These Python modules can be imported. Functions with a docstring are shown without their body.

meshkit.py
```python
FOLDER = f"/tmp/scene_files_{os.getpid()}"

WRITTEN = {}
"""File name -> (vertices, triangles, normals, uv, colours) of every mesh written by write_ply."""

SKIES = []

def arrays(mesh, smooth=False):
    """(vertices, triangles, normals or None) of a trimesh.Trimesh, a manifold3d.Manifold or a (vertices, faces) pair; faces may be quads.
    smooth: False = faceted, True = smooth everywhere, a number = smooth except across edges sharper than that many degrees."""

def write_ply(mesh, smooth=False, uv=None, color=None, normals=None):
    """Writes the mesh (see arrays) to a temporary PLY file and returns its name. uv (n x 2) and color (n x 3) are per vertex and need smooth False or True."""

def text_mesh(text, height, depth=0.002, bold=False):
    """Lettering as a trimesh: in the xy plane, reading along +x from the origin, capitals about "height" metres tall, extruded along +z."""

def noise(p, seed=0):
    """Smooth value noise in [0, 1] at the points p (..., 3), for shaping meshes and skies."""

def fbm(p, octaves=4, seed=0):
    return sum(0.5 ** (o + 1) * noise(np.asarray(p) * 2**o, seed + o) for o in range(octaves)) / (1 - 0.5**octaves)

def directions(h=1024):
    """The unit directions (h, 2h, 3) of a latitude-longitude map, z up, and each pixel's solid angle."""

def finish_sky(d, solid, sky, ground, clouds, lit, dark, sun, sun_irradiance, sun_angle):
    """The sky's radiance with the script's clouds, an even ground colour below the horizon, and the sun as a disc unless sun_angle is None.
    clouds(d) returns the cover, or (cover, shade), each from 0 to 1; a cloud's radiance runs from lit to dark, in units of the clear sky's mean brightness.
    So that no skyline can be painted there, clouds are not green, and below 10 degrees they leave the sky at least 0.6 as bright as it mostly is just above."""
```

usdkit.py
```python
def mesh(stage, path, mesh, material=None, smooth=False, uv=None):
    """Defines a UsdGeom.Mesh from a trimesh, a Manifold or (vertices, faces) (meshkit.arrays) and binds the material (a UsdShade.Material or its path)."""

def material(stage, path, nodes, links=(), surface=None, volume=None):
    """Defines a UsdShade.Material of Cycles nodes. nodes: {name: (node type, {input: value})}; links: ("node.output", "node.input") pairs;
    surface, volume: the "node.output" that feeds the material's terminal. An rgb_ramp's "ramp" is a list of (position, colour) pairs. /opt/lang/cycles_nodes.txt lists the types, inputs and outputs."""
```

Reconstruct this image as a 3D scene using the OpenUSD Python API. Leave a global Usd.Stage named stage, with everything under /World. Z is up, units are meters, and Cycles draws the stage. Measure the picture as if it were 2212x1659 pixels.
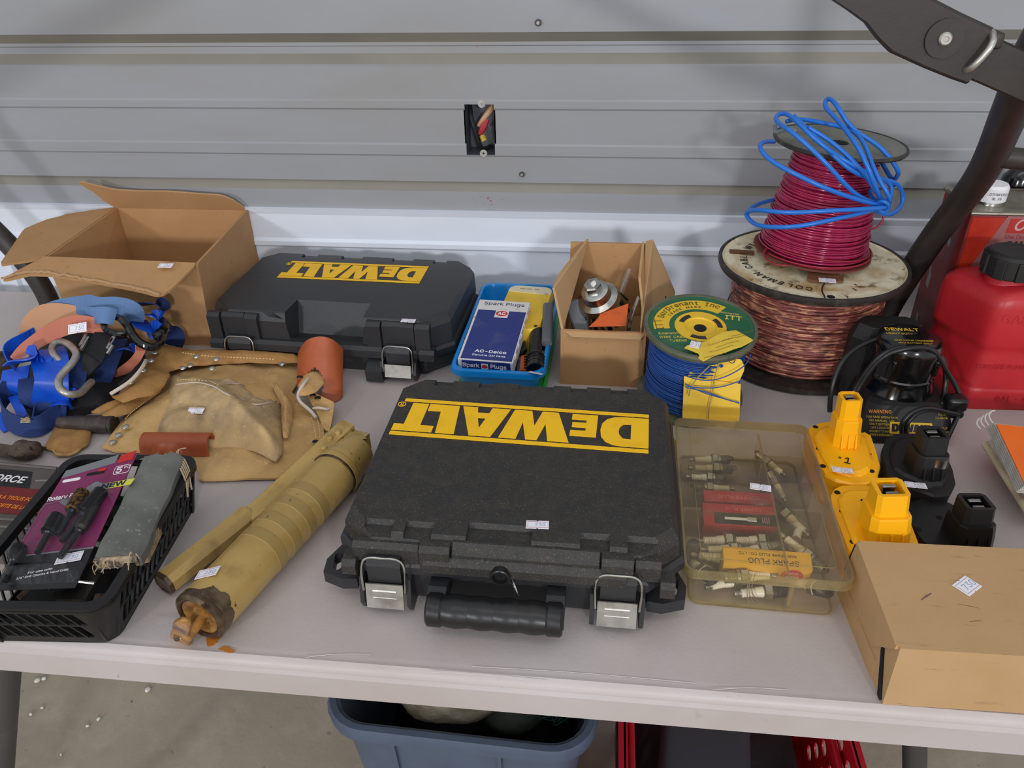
import math, random
import numpy as np, trimesh, manifold3d as m3
from scipy.spatial import Delaunay
from scipy.interpolate import CubicSpline
import shapely
from shapely.geometry import Polygon, Point, LineString
from pxr import Usd, UsdGeom, UsdLux, UsdShade, Gf, Sdf, Vt
import usdkit, meshkit

stage = Usd.Stage.CreateInMemory()
UsdGeom.SetStageUpAxis(stage, UsdGeom.Tokens.z)
UsdGeom.SetStageMetersPerUnit(stage, 1.0)
UsdGeom.Xform.Define(stage, '/World')
UsdGeom.Scope.Define(stage, '/World/Looks')

# ---------------------------------------------------------------- camera, lights, exposure
TT = 0.74                      # height of the table top above the floor; all coordinates below are taken from the table top
CAM_H, FPX = 0.62, 1700.0      # camera height above the table, focal length in pixels of the 2212-wide frame
PITCH, ROLL, YAW = (math.radians(a) for a in (32.031, -1.3465, 6.8957))
_f0 = np.array([-math.sin(YAW), math.cos(YAW), 0]); _r0 = np.array([math.cos(YAW), math.sin(YAW), 0]); _u0 = np.array([0, 0, 1.])
CF = _f0 * math.cos(PITCH) - _u0 * math.sin(PITCH); _up = _u0 * math.cos(PITCH) + _f0 * math.sin(PITCH)
CR = math.cos(ROLL) * _r0 + math.sin(ROLL) * _up; CU = -math.sin(ROLL) * _r0 + math.cos(ROLL) * _up
cam = UsdGeom.Camera.Define(stage, '/World/camera')
cam.CreateHorizontalApertureAttr(36.0); cam.CreateVerticalApertureAttr(36.0 * 1659 / 2212)
cam.CreateFocalLengthAttr(FPX / 2212 * 36.0); cam.CreateClippingRangeAttr(Gf.Vec2f(0.02, 50))
mtx = Gf.Matrix4d(*[float(v) for v in (*CR, 0, *CU, 0, *(-CF), 0, 0, 0, TT + CAM_H, 1)])
cam.AddTransformOp().Set(mtx)
cam.CreateExposureAttr(0.0)

dome = UsdLux.DomeLight.Define(stage, '/World/shop_ambient')
dome.CreateIntensityAttr(0.22); dome.CreateColorAttr(Gf.Vec3f(0.92, 0.95, 1.0))

def area_light(name, loc, target, w, h, power, color=(1, .96, .9)):
    l = UsdLux.RectLight.Define(stage, '/World/' + name)
    l.CreateWidthAttr(w); l.CreateHeightAttr(h); l.CreateIntensityAttr(power); l.CreateColorAttr(Gf.Vec3f(*color)); l.CreateNormalizeAttr(True)
    loc, target = np.array(loc, float) + [0, 0, TT], np.array(target, float) + [0, 0, TT]
    z = loc - target; z /= np.linalg.norm(z); x = np.cross([0, 0, 1.], z)
    x = x / np.linalg.norm(x) if np.linalg.norm(x) > 1e-6 else np.array([1., 0, 0]); y = np.cross(z, x)
    l.AddTransformOp().Set(Gf.Matrix4d(*[float(v) for v in (*x, 0, *y, 0, *z, 0, *loc, 1)]))
# ceiling fixtures of the shop: one above and behind the photographer, two further back left and right
area_light('shop_light_overhead', (0.1, -0.35, 2.0), (0.0, 0.8, 0), 2.2, 0.5, 1.7)
area_light('shop_light_right', (1.9, -6.6, 2.1), (0.1, 1.0, 0.1), 0.7, 0.5, 56.0, (.96, .97, 1))
area_light('shop_light_left', (-3.2, -6.4, 2.1), (-.3, 1.0, 0.1), 0.7, 0.5, 40.0, (.96, .97, 1))

# ---------------------------------------------------------------- measuring: where a sight line of the photograph meets a real plane
def _ray(px, py): return (px - 1106) / FPX * CR - (py - 829.5) / FPX * CU + CF
def P(px, py, z=0.0):
    d = _ray(px, py); return np.array([0, 0, CAM_H]) + d * ((z - CAM_H) / d[2])
def PY(px, py, y):
    d = _ray(px, py); return np.array([0, 0, CAM_H]) + d * (y / d[1])

# ---------------------------------------------------------------- objects
_used = {}
def _path(parent, name):
    base = f'{parent}/{name}'
    n = _used.get(base, 0); _used[base] = n + 1
    return base if n == 0 else f'{base}_{n:03d}'
def tagp(prim, label=None, cat=None, group=None, kind=None):
    for k, v in (('label', label), ('category', cat), ('group', group), ('kind', kind)):
        if v: prim.SetCustomDataByKey(k, v)
class Thing:
    def __init__(s, path, loc, R): s.path, s.loc, s.R = path, loc, R
def thing(name, label, cat, loc=(0, 0, 0), rotz=0.0, R=None, group=None, kind=None):
    x = UsdGeom.Xform.Define(stage, _path('/World', name)); loc = np.array(loc, float)
    if R is None:
        c, s_ = math.cos(rotz), math.sin(rotz); R = np.array([[c, -s_, 0], [s_, c, 0], [0, 0, 1.]])
    w = loc + [0, 0, TT]
    x.AddTransformOp().Set(Gf.Matrix4d(*[float(v) for v in (*R[:, 0], 0, *R[:, 1], 0, *R[:, 2], 0, *w, 1)]))
    tagp(x.GetPrim(), label, cat, group, kind)
    return Thing(str(x.GetPath()), loc, R)
def tm(m):
    if isinstance(m, trimesh.Trimesh): return m
    if hasattr(m, 'to_mesh'):
        k = m.to_mesh(); return trimesh.Trimesh(np.array(k.vert_properties[:, :3], float), np.array(k.tri_verts), process=False)
    v, f = np.asarray(m[0], float), np.asarray(m[1], int)
    if f.shape[1] == 4: f = np.vstack([f[:, [0, 1, 2]], f[:, [0, 2, 3]]])
    return trimesh.Trimesh(v, f, process=False)
def part(parent, name, mesh, material, smooth=30, local=True, label=None, kind=None):
    """A mesh under a thing or under one of its parts. local=False: the mesh is given in table coordinates."""
    mesh = tm(mesh).copy()
    if not local: mesh.vertices = (mesh.vertices - parent.loc) @ parent.R
    m = usdkit.mesh(stage, _path(parent.path, name), mesh, material, smooth=smooth)
    tagp(m.GetPrim(), label, None, None, kind)
    return Thing(str(m.GetPath()), parent.loc, parent.R)
def struct(name, mesh, material, smooth=False, label=None):
    mesh = tm(mesh).copy(); mesh.vertices = mesh.vertices + [0, 0, TT]
    m = usdkit.mesh(stage, _path('/World', name), mesh, material, smooth=smooth)
    tagp(m.GetPrim(), label, None, None, 'structure')
    return Thing(str(m.GetPath()), np.array([0, 0, -TT]), np.eye(3))

# ---------------------------------------------------------------- materials
_mats = {}
def mat(name, col, rough=.5, metal=0., var=None, var2=None, speck=None, bump=None, spec=.5, coat=0., sss=0., wave=None, ani=None):
    """Principled with colour varied by noise. var: (scale, colour, lo, hi); speck: the same, finer; bump: (scale, strength, distance)."""
    n = {'tc': ('texture_coordinate', {}), 'p': ('principled_bsdf', dict(base_color=col, roughness=rough, metallic=metal, specular_ior_level=spec, coat_weight=coat))}
    if sss: n['p'][1].update(subsurface_weight=sss, subsurface_scale=.004)
    L, cur = [], None
    for i, v in enumerate([x for x in (var, var2, speck) if x]):
        sc, c2, lo, hi = v[:4]
        n[f'n{i}'] = ('noise_texture', dict(scale=float(np.mean(sc)), detail=5., roughness=.62, distortion=.3))
        if np.ndim(sc):
            n[f'm{i}'] = ('mapping', dict(scale=tuple(np.array(sc) / np.mean(sc)))); L += [('tc.object', f'm{i}.vector'), (f'm{i}.vector', f'n{i}.vector')]
        else: L.append(('tc.object', f'n{i}.vector'))
        n[f'r{i}'] = ('map_range', dict(from_min=lo, from_max=hi, to_min=0., to_max=1., clamp=True))
        n[f'x{i}'] = ('mix_color', dict(a=col, b=c2)); L += [(f'n{i}.fac', f'r{i}.value'), (f'r{i}.result', f'x{i}.fac')]
        if cur: L.append((cur, f'x{i}.a'))
        cur = f'x{i}.result'
    if wave:   # (scale, direction, colour, amount)
        n['w'] = ('wave_texture', dict(scale=wave[0], bands_direction=wave[1], distortion=wave[4] if len(wave) > 4 else .3, detail=1.))
        n['wm'] = ('math', dict(math_type='multiply', value2=wave[3]))
        n['xw'] = ('mix_color', dict(a=col, b=wave[2])); L += [('tc.object', 'w.vector'), ('w.fac', 'wm.value1'), ('wm.value', 'xw.fac')]
        if cur: L.append((cur, 'xw.a'))
        cur = 'xw.result'
    if cur: L.append((cur, 'p.base_color'))
    if bump:
        n['nb'] = ('noise_texture', dict(scale=bump[0], detail=4., roughness=.6)); n['b'] = ('bump', dict(strength=bump[1], distance=bump[2]))
        L += [('tc.object', 'nb.vector'), ('nb.fac', 'b.height'), ('b.normal', 'p.normal')]
    _mats[name] = usdkit.material(stage, '/World/Looks/' + name, n, L, surface='p.BSDF')
    return _mats[name]
def clear(name, tint, gloss=.08, rough=.1, haze=0., hazecol=(.6, .55, .4), ior=1.45):
    """Thin clear plastic: tinted transparency, fresnel gloss and a little surface haze."""
    n = {'t': ('transparent_bsdf', dict(color=tint)), 'g': ('glossy_bsdf', dict(color=(1, 1, 1), roughness=rough)), 'f': ('fresnel', dict(IOR=ior)),
         'd': ('diffuse_bsdf', dict(color=hazecol)), 'tr': ('translucent_bsdf', dict(color=hazecol)), 'ad': ('mix_closure', dict(fac=.5)), 'tc': ('texture_coordinate', {}),
         'nz': ('noise_texture', dict(scale=18., detail=5., roughness=.7)), 'mr': ('map_range', dict(from_min=.3, from_max=.75, to_min=haze * .4, to_max=haze * 1.5, clamp=True)),
         'm1': ('mix_closure', {}), 'm2': ('mix_closure', {}), 'geo': ('geometry', {}), 'inv': ('math', dict(math_type='subtract', value1=1.0)), 'ff': ('math', dict(math_type='multiply'))}
    L = [('tc.object', 'nz.vector'), ('nz.fac', 'mr.value'), ('d.BSDF', 'ad.closure1'), ('tr.BSDF', 'ad.closure2'), ('mr.result', 'm1.fac'), ('t.BSDF', 'm1.closure1'), ('ad.closure', 'm1.closure2'),
         ('geo.backfacing', 'inv.value2'), ('inv.value', 'ff.value1'), ('f.fac', 'ff.value2'), ('ff.value', 'm2.fac'), ('m1.closure', 'm2.closure1'), ('g.BSDF', 'm2.closure2')]
    _mats[name] = usdkit.material(stage, '/World/Looks/' + name, n, L, surface='m2.closure')
    return _mats[name]

# ---------------------------------------------------------------- shapes
def cat(*ms):
    ms = [tm(m) for g in ms for m in (g if isinstance(g, (list,)) else [g])]
    return trimesh.util.concatenate(ms)
def box(c, s): b = trimesh.creation.box(s); b.apply_translation(c); return b
def rbox(c, s, r=.002, seg=8):
    c, s = np.array(c, float), np.array(s, float); r = min(r, s.min() * .49); h = s / 2 - r
    sp = m3.Manifold.sphere(r, seg); return m3.Manifold.batch_hull([sp.translate(list(c + h * [a, b, d])) for a in (-1, 1) for b in (-1, 1) for d in (-1, 1)])
def hull(pts): return m3.Manifold.hull_points(np.asarray(pts, float))
def crect(w, d, c, cx=0, cy=0):
    a, b = w / 2, d / 2
    c4 = c if np.ndim(c) else (c, c, c, c)   # front-left, front-right, back-right, back-left
    f = [(-a, -b + c4[0]), (-a + c4[0], -b), (a - c4[1], -b), (a, -b + c4[1]), (a, b - c4[2]), (a - c4[2], b), (-a + c4[3], b), (-a, b - c4[3])]
    return [(x + cx, y + cy) for x, y in f]
def rrect(w, d, r, n=5, cx=0, cy=0):
    o = []
    for (sx, sy, a0) in ((1, 1, 0), (-1, 1, 90), (-1, -1, 180), (1, -1, 270)):
        for k in range(n + 1):
            a = math.radians(a0 + 90 * k / n); o.append((sx * (w / 2 - r) + r * math.cos(a) + cx, sy * (d / 2 - r) + r * math.sin(a) + cy))
    return o
def stack(*levels):
    """Convex hull of polygons at heights: (polygon, z)."""
    return hull([(x, y, z) for poly, z in levels for x, y in poly])
def loft(levels, cap0=True, cap1=True):
    """Skin through polygons of equal counts: [(polygon, z) or list of 3D points]; may be non-convex."""
    R = [np.array([(x, y, l[1]) for x, y in l[0]]) if isinstance(l, tuple) else np.asarray(l, float) for l in levels]
    n = len(R[0]); v = np.vstack(R); f = []
    for k in range(len(R) - 1):
        for i in range(n):
            a, b = k * n + i, k * n + (i + 1) % n; f += [(a, b, b + n), (a, b + n, a + n)]
    for on, k, flip in ((cap0, 0, True), (cap1, len(R) - 1, False)):
        if on:
            c = len(v); v = np.vstack([v, R[k].mean(0)])
            for i in range(n):
                a, b = k * n + i, k * n + (i + 1) % n; f.append((b, a, c) if flip else (a, b, c))
    return trimesh.Trimesh(v, f, process=False)
def extrude(poly, z0, z1):
    poly = poly if hasattr(poly, 'exterior') or hasattr(poly, 'geoms') else Polygon(poly)
    o = []
    for g in getattr(poly, 'geoms', [poly]):
        e = trimesh.creation.extrude_polygon(g, z1 - z0, engine='earcut'); e.apply_translation([0, 0, z0]); o.append(e)
    return cat(o)
def spline(pts, n, closed=False):
    pts = np.asarray(pts, float)
    if closed: pts = np.vstack([pts, pts[:1]])
    d = np.r_[0, np.cumsum(np.maximum(np.linalg.norm(np.diff(pts, axis=0), axis=1), 1e-6) ** .6)]
    cs = CubicSpline(d, pts, bc_type='periodic' if closed else 'natural')
    t = np.linspace(0, d[-1], n, endpoint=not closed); return cs(t)
def tube(pts, r, sides=8, n=None, closed=False, flat=None):
    """A round tube along a smooth path. r: a number or one per path point; flat: (a, b) for an elliptic section."""
    pts = np.asarray(pts, float); q = spline(pts, n, closed) if n else pts; k = len(q)
    rr = np.full(k, r) if np.ndim(r) == 0 else np.interp(np.linspace(0, 1, k), np.linspace(0, 1, len(r)), r)
    t = (np.roll(q, -1, 0) - np.roll(q, 1, 0)) if closed else np.gradient(q, axis=0)
    t /= np.maximum(np.linalg.norm(t, axis=1, keepdims=True), 1e-9)
    u = np.cross(t[0], [0, 0, 1.]);  u = u if np.linalg.norm(u) > .1 else np.cross(t[0], [0, 1., 0]); u /= np.linalg.norm(u); rings = []
    for i in range(k):
        u = u - t[i] * (u @ t[i]); u /= max(np.linalg.norm(u), 1e-9); w = np.cross(t[i], u)
        a = np.linspace(0, 2 * np.pi, sides, endpoint=False)[:, None]; fa, fb = flat or (1, 1)
        rings.append(q[i] + rr[i] * (np.cos(a) * u * fa + np.sin(a) * w * fb))
    return loft(rings + ([rings[0]] if closed else []), not closed, not closed)
def lathe(prof, n=40, axis='z'):
    """Turned about z: [(radius, z)] from bottom to top."""
    a = np.linspace(0, 2 * np.pi, n, endpoint=False); ring = prof[0][0] > 1e-4 and prof[-1][0] > 1e-4; prof = [(max(r, 1e-5), z) for r, z in prof]
    if ring: return loft([np.c_[r * np.cos(a), r * np.sin(a), np.full(n, z)] for r, z in list(prof) + [prof[0]]], False, False)
    return loft([np.c_[r * np.cos(a), r * np.sin(a), np.full(n, z)] for r, z in prof])
def ribbon(pts, dirs, width, thick=.0018, n=60):
    """Webbing: a flat strip of given width along a smooth path; dirs gives the direction across it at each path point."""
    q = spline(pts, n); k = len(pts); D = spline(np.array(dirs, float), n) if k > 2 else np.array([np.array(dirs[0]) * (1 - t) + np.array(dirs[-1]) * t for t in np.linspace(0, 1, n)])
    ww = np.interp(np.linspace(0, 1, n), np.linspace(0, 1, len(width)), width) if np.ndim(width) else np.full(n, width)
    t = np.gradient(q, axis=0); t /= np.linalg.norm(t, axis=1, keepdims=True)
    D = D - t * (D * t).sum(1, keepdims=True); D /= np.maximum(np.linalg.norm(D, axis=1, keepdims=True), 1e-9); N = np.cross(t, D)
    return loft([np.array([q[i] + D[i] * ww[i] * a + N[i] * thick * b for a, b in ((-.5, -.5), (.5, -.5), (.5, .5), (-.5, .5))]) for i in range(n)])
def sheet(outline, zf, thick=.002, res=.006, smooth_edge=True):
    """A soft sheet: the outline (x, y) filled with points at heights zf(x, y, distance from the edge), with thickness."""
    pg = Polygon(outline).buffer(0); pg = pg if pg.geom_type == 'Polygon' else max(pg.geoms, key=lambda g: g.area)
    L = pg.exterior.length; nb = max(int(L / res), 12); B = np.array([pg.exterior.interpolate(i / nb, normalized=True).coords[0] for i in range(nb)])
    x0, y0, x1, y1 = pg.bounds; gx, gy = np.meshgrid(np.arange(x0, x1, res), np.arange(y0, y1, res)); gx = gx + (np.arange(gx.shape[0]) % 2)[:, None] * res / 2
    G = np.c_[gx.ravel(), gy.ravel()]; inner = pg.buffer(-res * .6); G = G[shapely.contains_xy(inner, G[:, 0], G[:, 1])]
    V = np.vstack([B, G]); tri = Delaunay(V).simplices; c = V[tri].mean(1); tri = tri[shapely.contains_xy(pg, c[:, 0], c[:, 1])]
    e1, e2 = V[tri[:, 1]] - V[tri[:, 0]], V[tri[:, 2]] - V[tri[:, 0]]; fl = (e1[:, 0] * e2[:, 1] - e1[:, 1] * e2[:, 0]) < 0; tri[fl] = tri[fl][:, ::-1]
    dist = shapely.distance(shapely.points(V), pg.exterior); z = zf(V[:, 0], V[:, 1], dist)
    if len(np.atleast_1d(z)) != len(V): z = np.full(len(V), float(z))
    top = np.c_[V, z + thick]; bot = np.c_[V, z]; n = len(V); i = np.arange(nb); j = (i + 1) % nb
    # boundary polygon orientation
    cw = pg.exterior.is_ccw
    s = np.vstack([np.c_[i, i + n, j + n], np.c_[i, j + n, j]]) if not cw else np.vstack([np.c_[i, j, j + n], np.c_[i, j + n, i + n]])
    return trimesh.Trimesh(np.vstack([bot, top]), np.vstack([tri + n, tri[:, ::-1], s]), process=False)
def panel(c4, thick, bevel=0):
    """A flat board from four corners (a slab along the common normal)."""
    c4 = np.asarray(c4, float); nrm = np.cross(c4[2] - c4[0], c4[3] - c4[1]); nrm /= np.linalg.norm(nrm)
    return hull(np.vstack([c4, c4 + nrm * thick]))
def frame(O, X, Y):
    X = np.array(X, float); X /= np.linalg.norm(X); Y = np.array(Y, float); Y = Y - X * (X @ Y); Y /= np.linalg.norm(Y)
    T = np.eye(4); T[:3, 0], T[:3, 1], T[:3, 2], T[:3, 3] = X, Y, np.cross(X, Y), O; return T
def onto(mesh, O, X, Y): mesh = tm(mesh).copy(); mesh.apply_transform(frame(O, X, Y)); return mesh
def along(mesh, A, B, xhint=(0, 0, 1)):
    """Moves a mesh built about z so that z runs from A towards B."""
    A, B = np.array(A, float), np.array(B, float); Z = B - A; Z /= np.linalg.norm(Z); X = np.array(xhint, float); X = X - Z * (X @ Z); X /= np.linalg.norm(X)
    T = np.eye(4); T[:3, 0], T[:3, 1], T[:3, 2], T[:3, 3] = X, np.cross(Z, X), Z, A; mesh = tm(mesh).copy(); mesh.apply_transform(T); return mesh
def at(mesh, loc=(0, 0, 0), rz=0, rx=0, ry=0):
    mesh = tm(mesh).copy()
    for a, ax in ((rx, (1, 0, 0)), (ry, (0, 1, 0)), (rz, (0, 0, 1))):
        if a: mesh.apply_transform(trimesh.transformations.rotation_matrix(a, ax))
    mesh.apply_translation(loc); return mesh
def text(s, h, depth=.0003, bold=False, center=True, squeeze=1.0):
    t = meshkit.text_mesh(s, h, depth, bold); t.vertices[:, 0] *= squeeze
    if center: b = t.bounds; t.apply_translation([-(b[0, 0] + b[1, 0]) / 2, -(b[0, 1] + b[1, 1]) / 2, 0])
    return t
# ---------------------------------------------------------------- materials of the scene
def S(r, g, b): return tuple(((c / 255 / 12.92) if c <= 10 else ((c / 255 + .055) / 1.055) ** 2.4) for c in (r, g, b))
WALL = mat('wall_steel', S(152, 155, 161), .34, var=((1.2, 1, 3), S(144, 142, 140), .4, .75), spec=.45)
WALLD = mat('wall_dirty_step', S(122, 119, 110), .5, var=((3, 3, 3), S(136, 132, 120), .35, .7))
WALLB = mat('wall_base_steel', S(226, 232, 243), .28, var=((1.5, 1, 3), S(214, 218, 226), .4, .75))
FLOOR = mat('concrete_floor', S(180, 165, 145), .75, var=(2.2, S(152, 144, 126), .35, .7), var2=(9, S(190, 178, 160), .5, .8), speck=(60, S(110, 96, 82), .66, .75), bump=(40, .12, .01))
TABLE = mat('table_plastic', S(192, 183, 181), .42, var=(3, S(178, 166, 160), .4, .75), var2=((14, 30, 14), S(160, 138, 118), .66, .85), speck=((90, 260, 90), S(150, 132, 116), .70, .76), bump=(240, .10, .002))
LEG = mat('leg_paint', S(62, 60, 60), .4, var=(9, S(84, 82, 80), .55, .75))
FRAMEM = mat('frame_paint', S(47, 41, 38), .5, var=(12, S(66, 56, 50), .5, .8), bump=(90, .1, .002))
CHROME = mat('bright_steel', S(200, 200, 196), .22, 1., var=(40, S(150, 148, 142), .45, .75))
STEEL = mat('dull_steel', S(196, 193, 186), .34, .75, var=(30, S(120, 112, 100), .45, .8))
DARKMETAL = mat('dark_metal', S(58, 56, 54), .38, .8, var=(40, S(90, 86, 80), .5, .8))
RUST = mat('rusty_iron', S(96, 82, 72), .8, .3, var=(40, S(60, 44, 34), .4, .7), speck=(160, S(150, 134, 120), .6, .75), bump=(120, .5, .004))
CARD = mat('cardboard', S(186, 144, 98), .82, var=(6, S(172, 128, 84), .35, .75), speck=((160, 30, 160), S(160, 120, 80), .6, .75), bump=(160, .08, .002))
CARD2 = mat('cardboard_pale', S(188, 152, 108), .8, var=(7, S(178, 140, 96), .35, .75), speck=((30, 150, 150), S(160, 124, 86), .62, .75), bump=(160, .08, .002))
CARDE = mat('cardboard_edge', S(208, 172, 130), .9, wave=(260, 'x', S(128, 88, 54), .8))
SCUFF = mat('scuff_brown', S(120, 84, 60), .8); SCUFFP = mat('stain_plum', S(124, 92, 84), .8)
WHITE = mat('paper_white', S(236, 234, 240), .6); PRINTB = mat('print_grey_blue', S(150, 160, 190), .7); PRINTR = mat('print_rule', S(178, 120, 140), .7)
BLACKP = mat('case_black', S(37, 37, 38), .55, var=(5, S(46, 44, 42), .4, .7), var2=(70, S(58, 53, 45), .42, .80), speck=(520, S(98, 89, 72), .57, .71), bump=(500, .35, .002))
BLACKP2 = mat('case_black_clean', S(38, 39, 42), .42, var=(7, S(46, 46, 47), .4, .7), bump=(600, .25, .0015))
BLACK = mat('black_plastic', S(24, 24, 25), .35, var=(20, S(36, 35, 34), .5, .8)); BLACKM = mat('black_matt', S(22, 21, 22), .55, var=(20, S(34, 32, 31), .5, .8))
GLOSSB = mat('black_gloss', S(14, 14, 15), .14, coat=.3)
YLOGO = mat('logo_yellow', S(252, 196, 8), .5, var=(30, S(240, 180, 10), .5, .8))
YBAT = mat('battery_yellow', S(252, 180, 4), .38, var=(14, S(240, 164, 4), .45, .8), bump=(400, .08, .001))
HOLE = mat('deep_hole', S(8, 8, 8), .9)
BLUEW = mat('webbing_blue', S(18, 92, 218), .38, wave=(170, 'x', S(8, 44, 130), .45), var=(30, S(12, 70, 190), .4, .7))
BLUEN = mat('webbing_navy', S(28, 54, 112), .8, wave=(200, 'y', S(16, 32, 72), .5)); BLUEL = mat('webbing_faded', S(96, 128, 172), .8, wave=(220, 'x', S(70, 96, 140), .4), speck=(50, S(40, 48, 70), .66, .72))
SALMON = mat('webbing_salmon', S(194, 118, 94), .8, wave=(230, 'x', S(176, 100, 78), .4)); PEACH = mat('webbing_peach', S(194, 146, 110), .8, wave=(230, 'x', S(180, 128, 94), .4))
BLKWEB = mat('webbing_black', S(26, 26, 29), .8)
SUEDE = mat('suede', S(208, 170, 112), .95, var=(14, S(186, 146, 92), .35, .7), var2=(6, S(166, 134, 94), .52, .78), speck=(120, S(222, 190, 136), .6, .74), bump=(260, .35, .003))
SUEDED = mat('suede_pocket', S(192, 162, 118), .95, var=(18, S(148, 126, 96), .40, .66), var2=(7, S(214, 178, 120), .5, .78), speck=(120, S(214, 184, 134), .62, .74), bump=(260, .35, .003))
LEATHB = mat('leather_brown', S(172, 128, 72), .7, var=(22, S(146, 104, 54), .35, .7), bump=(380, .5, .002))
RUSSET = mat('leather_russet', S(172, 86, 46), .42, var=(18, S(150, 66, 32), .4, .75), bump=(300, .12, .002)); LEDGE = mat('leather_edge', S(200, 186, 170), .9)
THREAD = mat('thread', S(226, 196, 144), .9)
OLIVE = mat('gun_olive', S(180, 150, 88), .26, var=(9, S(160, 130, 72), .4, .75), var2=(26, S(136, 104, 52), .56, .8), speck=(110, S(58, 44, 24), .67, .70))
OLIVED = mat('gun_olive_worn', S(160, 133, 80), .38, var=(16, S(146, 122, 66), .35, .7), speck=(100, S(58, 44, 24), .66, .70))
GREASE = mat('greasy_brass', S(186, 136, 72), .3, .2, var=(50, S(88, 52, 24), .4, .65), speck=(160, S(50, 32, 18), .62, .7)); BAREM = mat('bare_worn_metal', S(112, 94, 74), .3, .7, var=(50, S(58, 42, 30), .4, .7))
OILST = mat('oil_stain', S(190, 116, 46), .3)
MAROON = mat('card_maroon', S(132, 42, 92), .35, var=(8, S(112, 32, 74), .4, .7)); CARDBK = mat('card_black', S(30, 30, 32), .35); GREYT = mat('torn_grey', S(120, 124, 128), .6)
YLAB = mat('label_yellow_green', S(206, 208, 74), .6); REDP = mat('print_red', S(196, 40, 34), .5); WHITEP = mat('print_white', S(232, 230, 232), .6)
STONE = mat('grey_wrap', S(112, 113, 107), .55, var=((8, 8, 8), S(90, 91, 86), .4, .7), speck=(200, S(146, 148, 142), .62, .72), bump=(220, .15, .002)); FRAY = mat('frayed_fibre', S(176, 156, 126), .95)
BASKET = mat('basket_black', S(20, 20, 21), .42); BIT = mat('bit_black', S(32, 32, 34), .24, .5, bump=(300, .25, .001)); BITG = mat('bit_gold', S(120, 84, 40), .5, .6, speck=(260, S(30, 26, 22), .45, .55))
TRAY = mat('tray_blue', S(10, 140, 224), .35); TRAYG = mat('lid_green', S(60, 186, 84), .45)
SPARKB = mat('box_navy', S(38, 52, 120), .5, var=(26, S(70, 76, 118), .52, .74), speck=(80, S(120, 120, 140), .68, .74)); SPARKW = mat('box_white', S(212, 208, 206), .7, speck=(60, S(150, 140, 128), .6, .74)); NAVYP = mat('print_navy', S(44, 54, 84), .7); ACRED = mat('print_ac_red', S(206, 50, 56), .6)
YPAD = mat('box_yellow', S(236, 196, 40), .5, var=(20, S(214, 172, 50), .5, .8)); CREAM = mat('box_cream', S(222, 212, 180), .7, speck=(50, S(150, 140, 110), .6, .7))
GREYP = mat('grey_plastic', S(92, 96, 102), .45); ORANGE = mat('orange_plastic', S(206, 92, 34), .55, var=(30, S(150, 66, 36), .5, .7)); ORANGEB = mat('orange_bright', S(244, 112, 20), .55, var=(10, S(226, 92, 14), .5, .7))
SPGREEN = mat('spool_green', S(32, 94, 62), .4, var=(16, S(58, 98, 70), .45, .75), speck=(40, S(92, 96, 74), .62, .72)); SPYEL = mat('spool_yellow', S(226, 184, 44), .55, var=(22, S(212, 148, 34), .55, .8)); RIM = mat('spool_rim', S(84, 92, 72), .5, var=(40, S(110, 104, 84), .4, .7))
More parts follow.
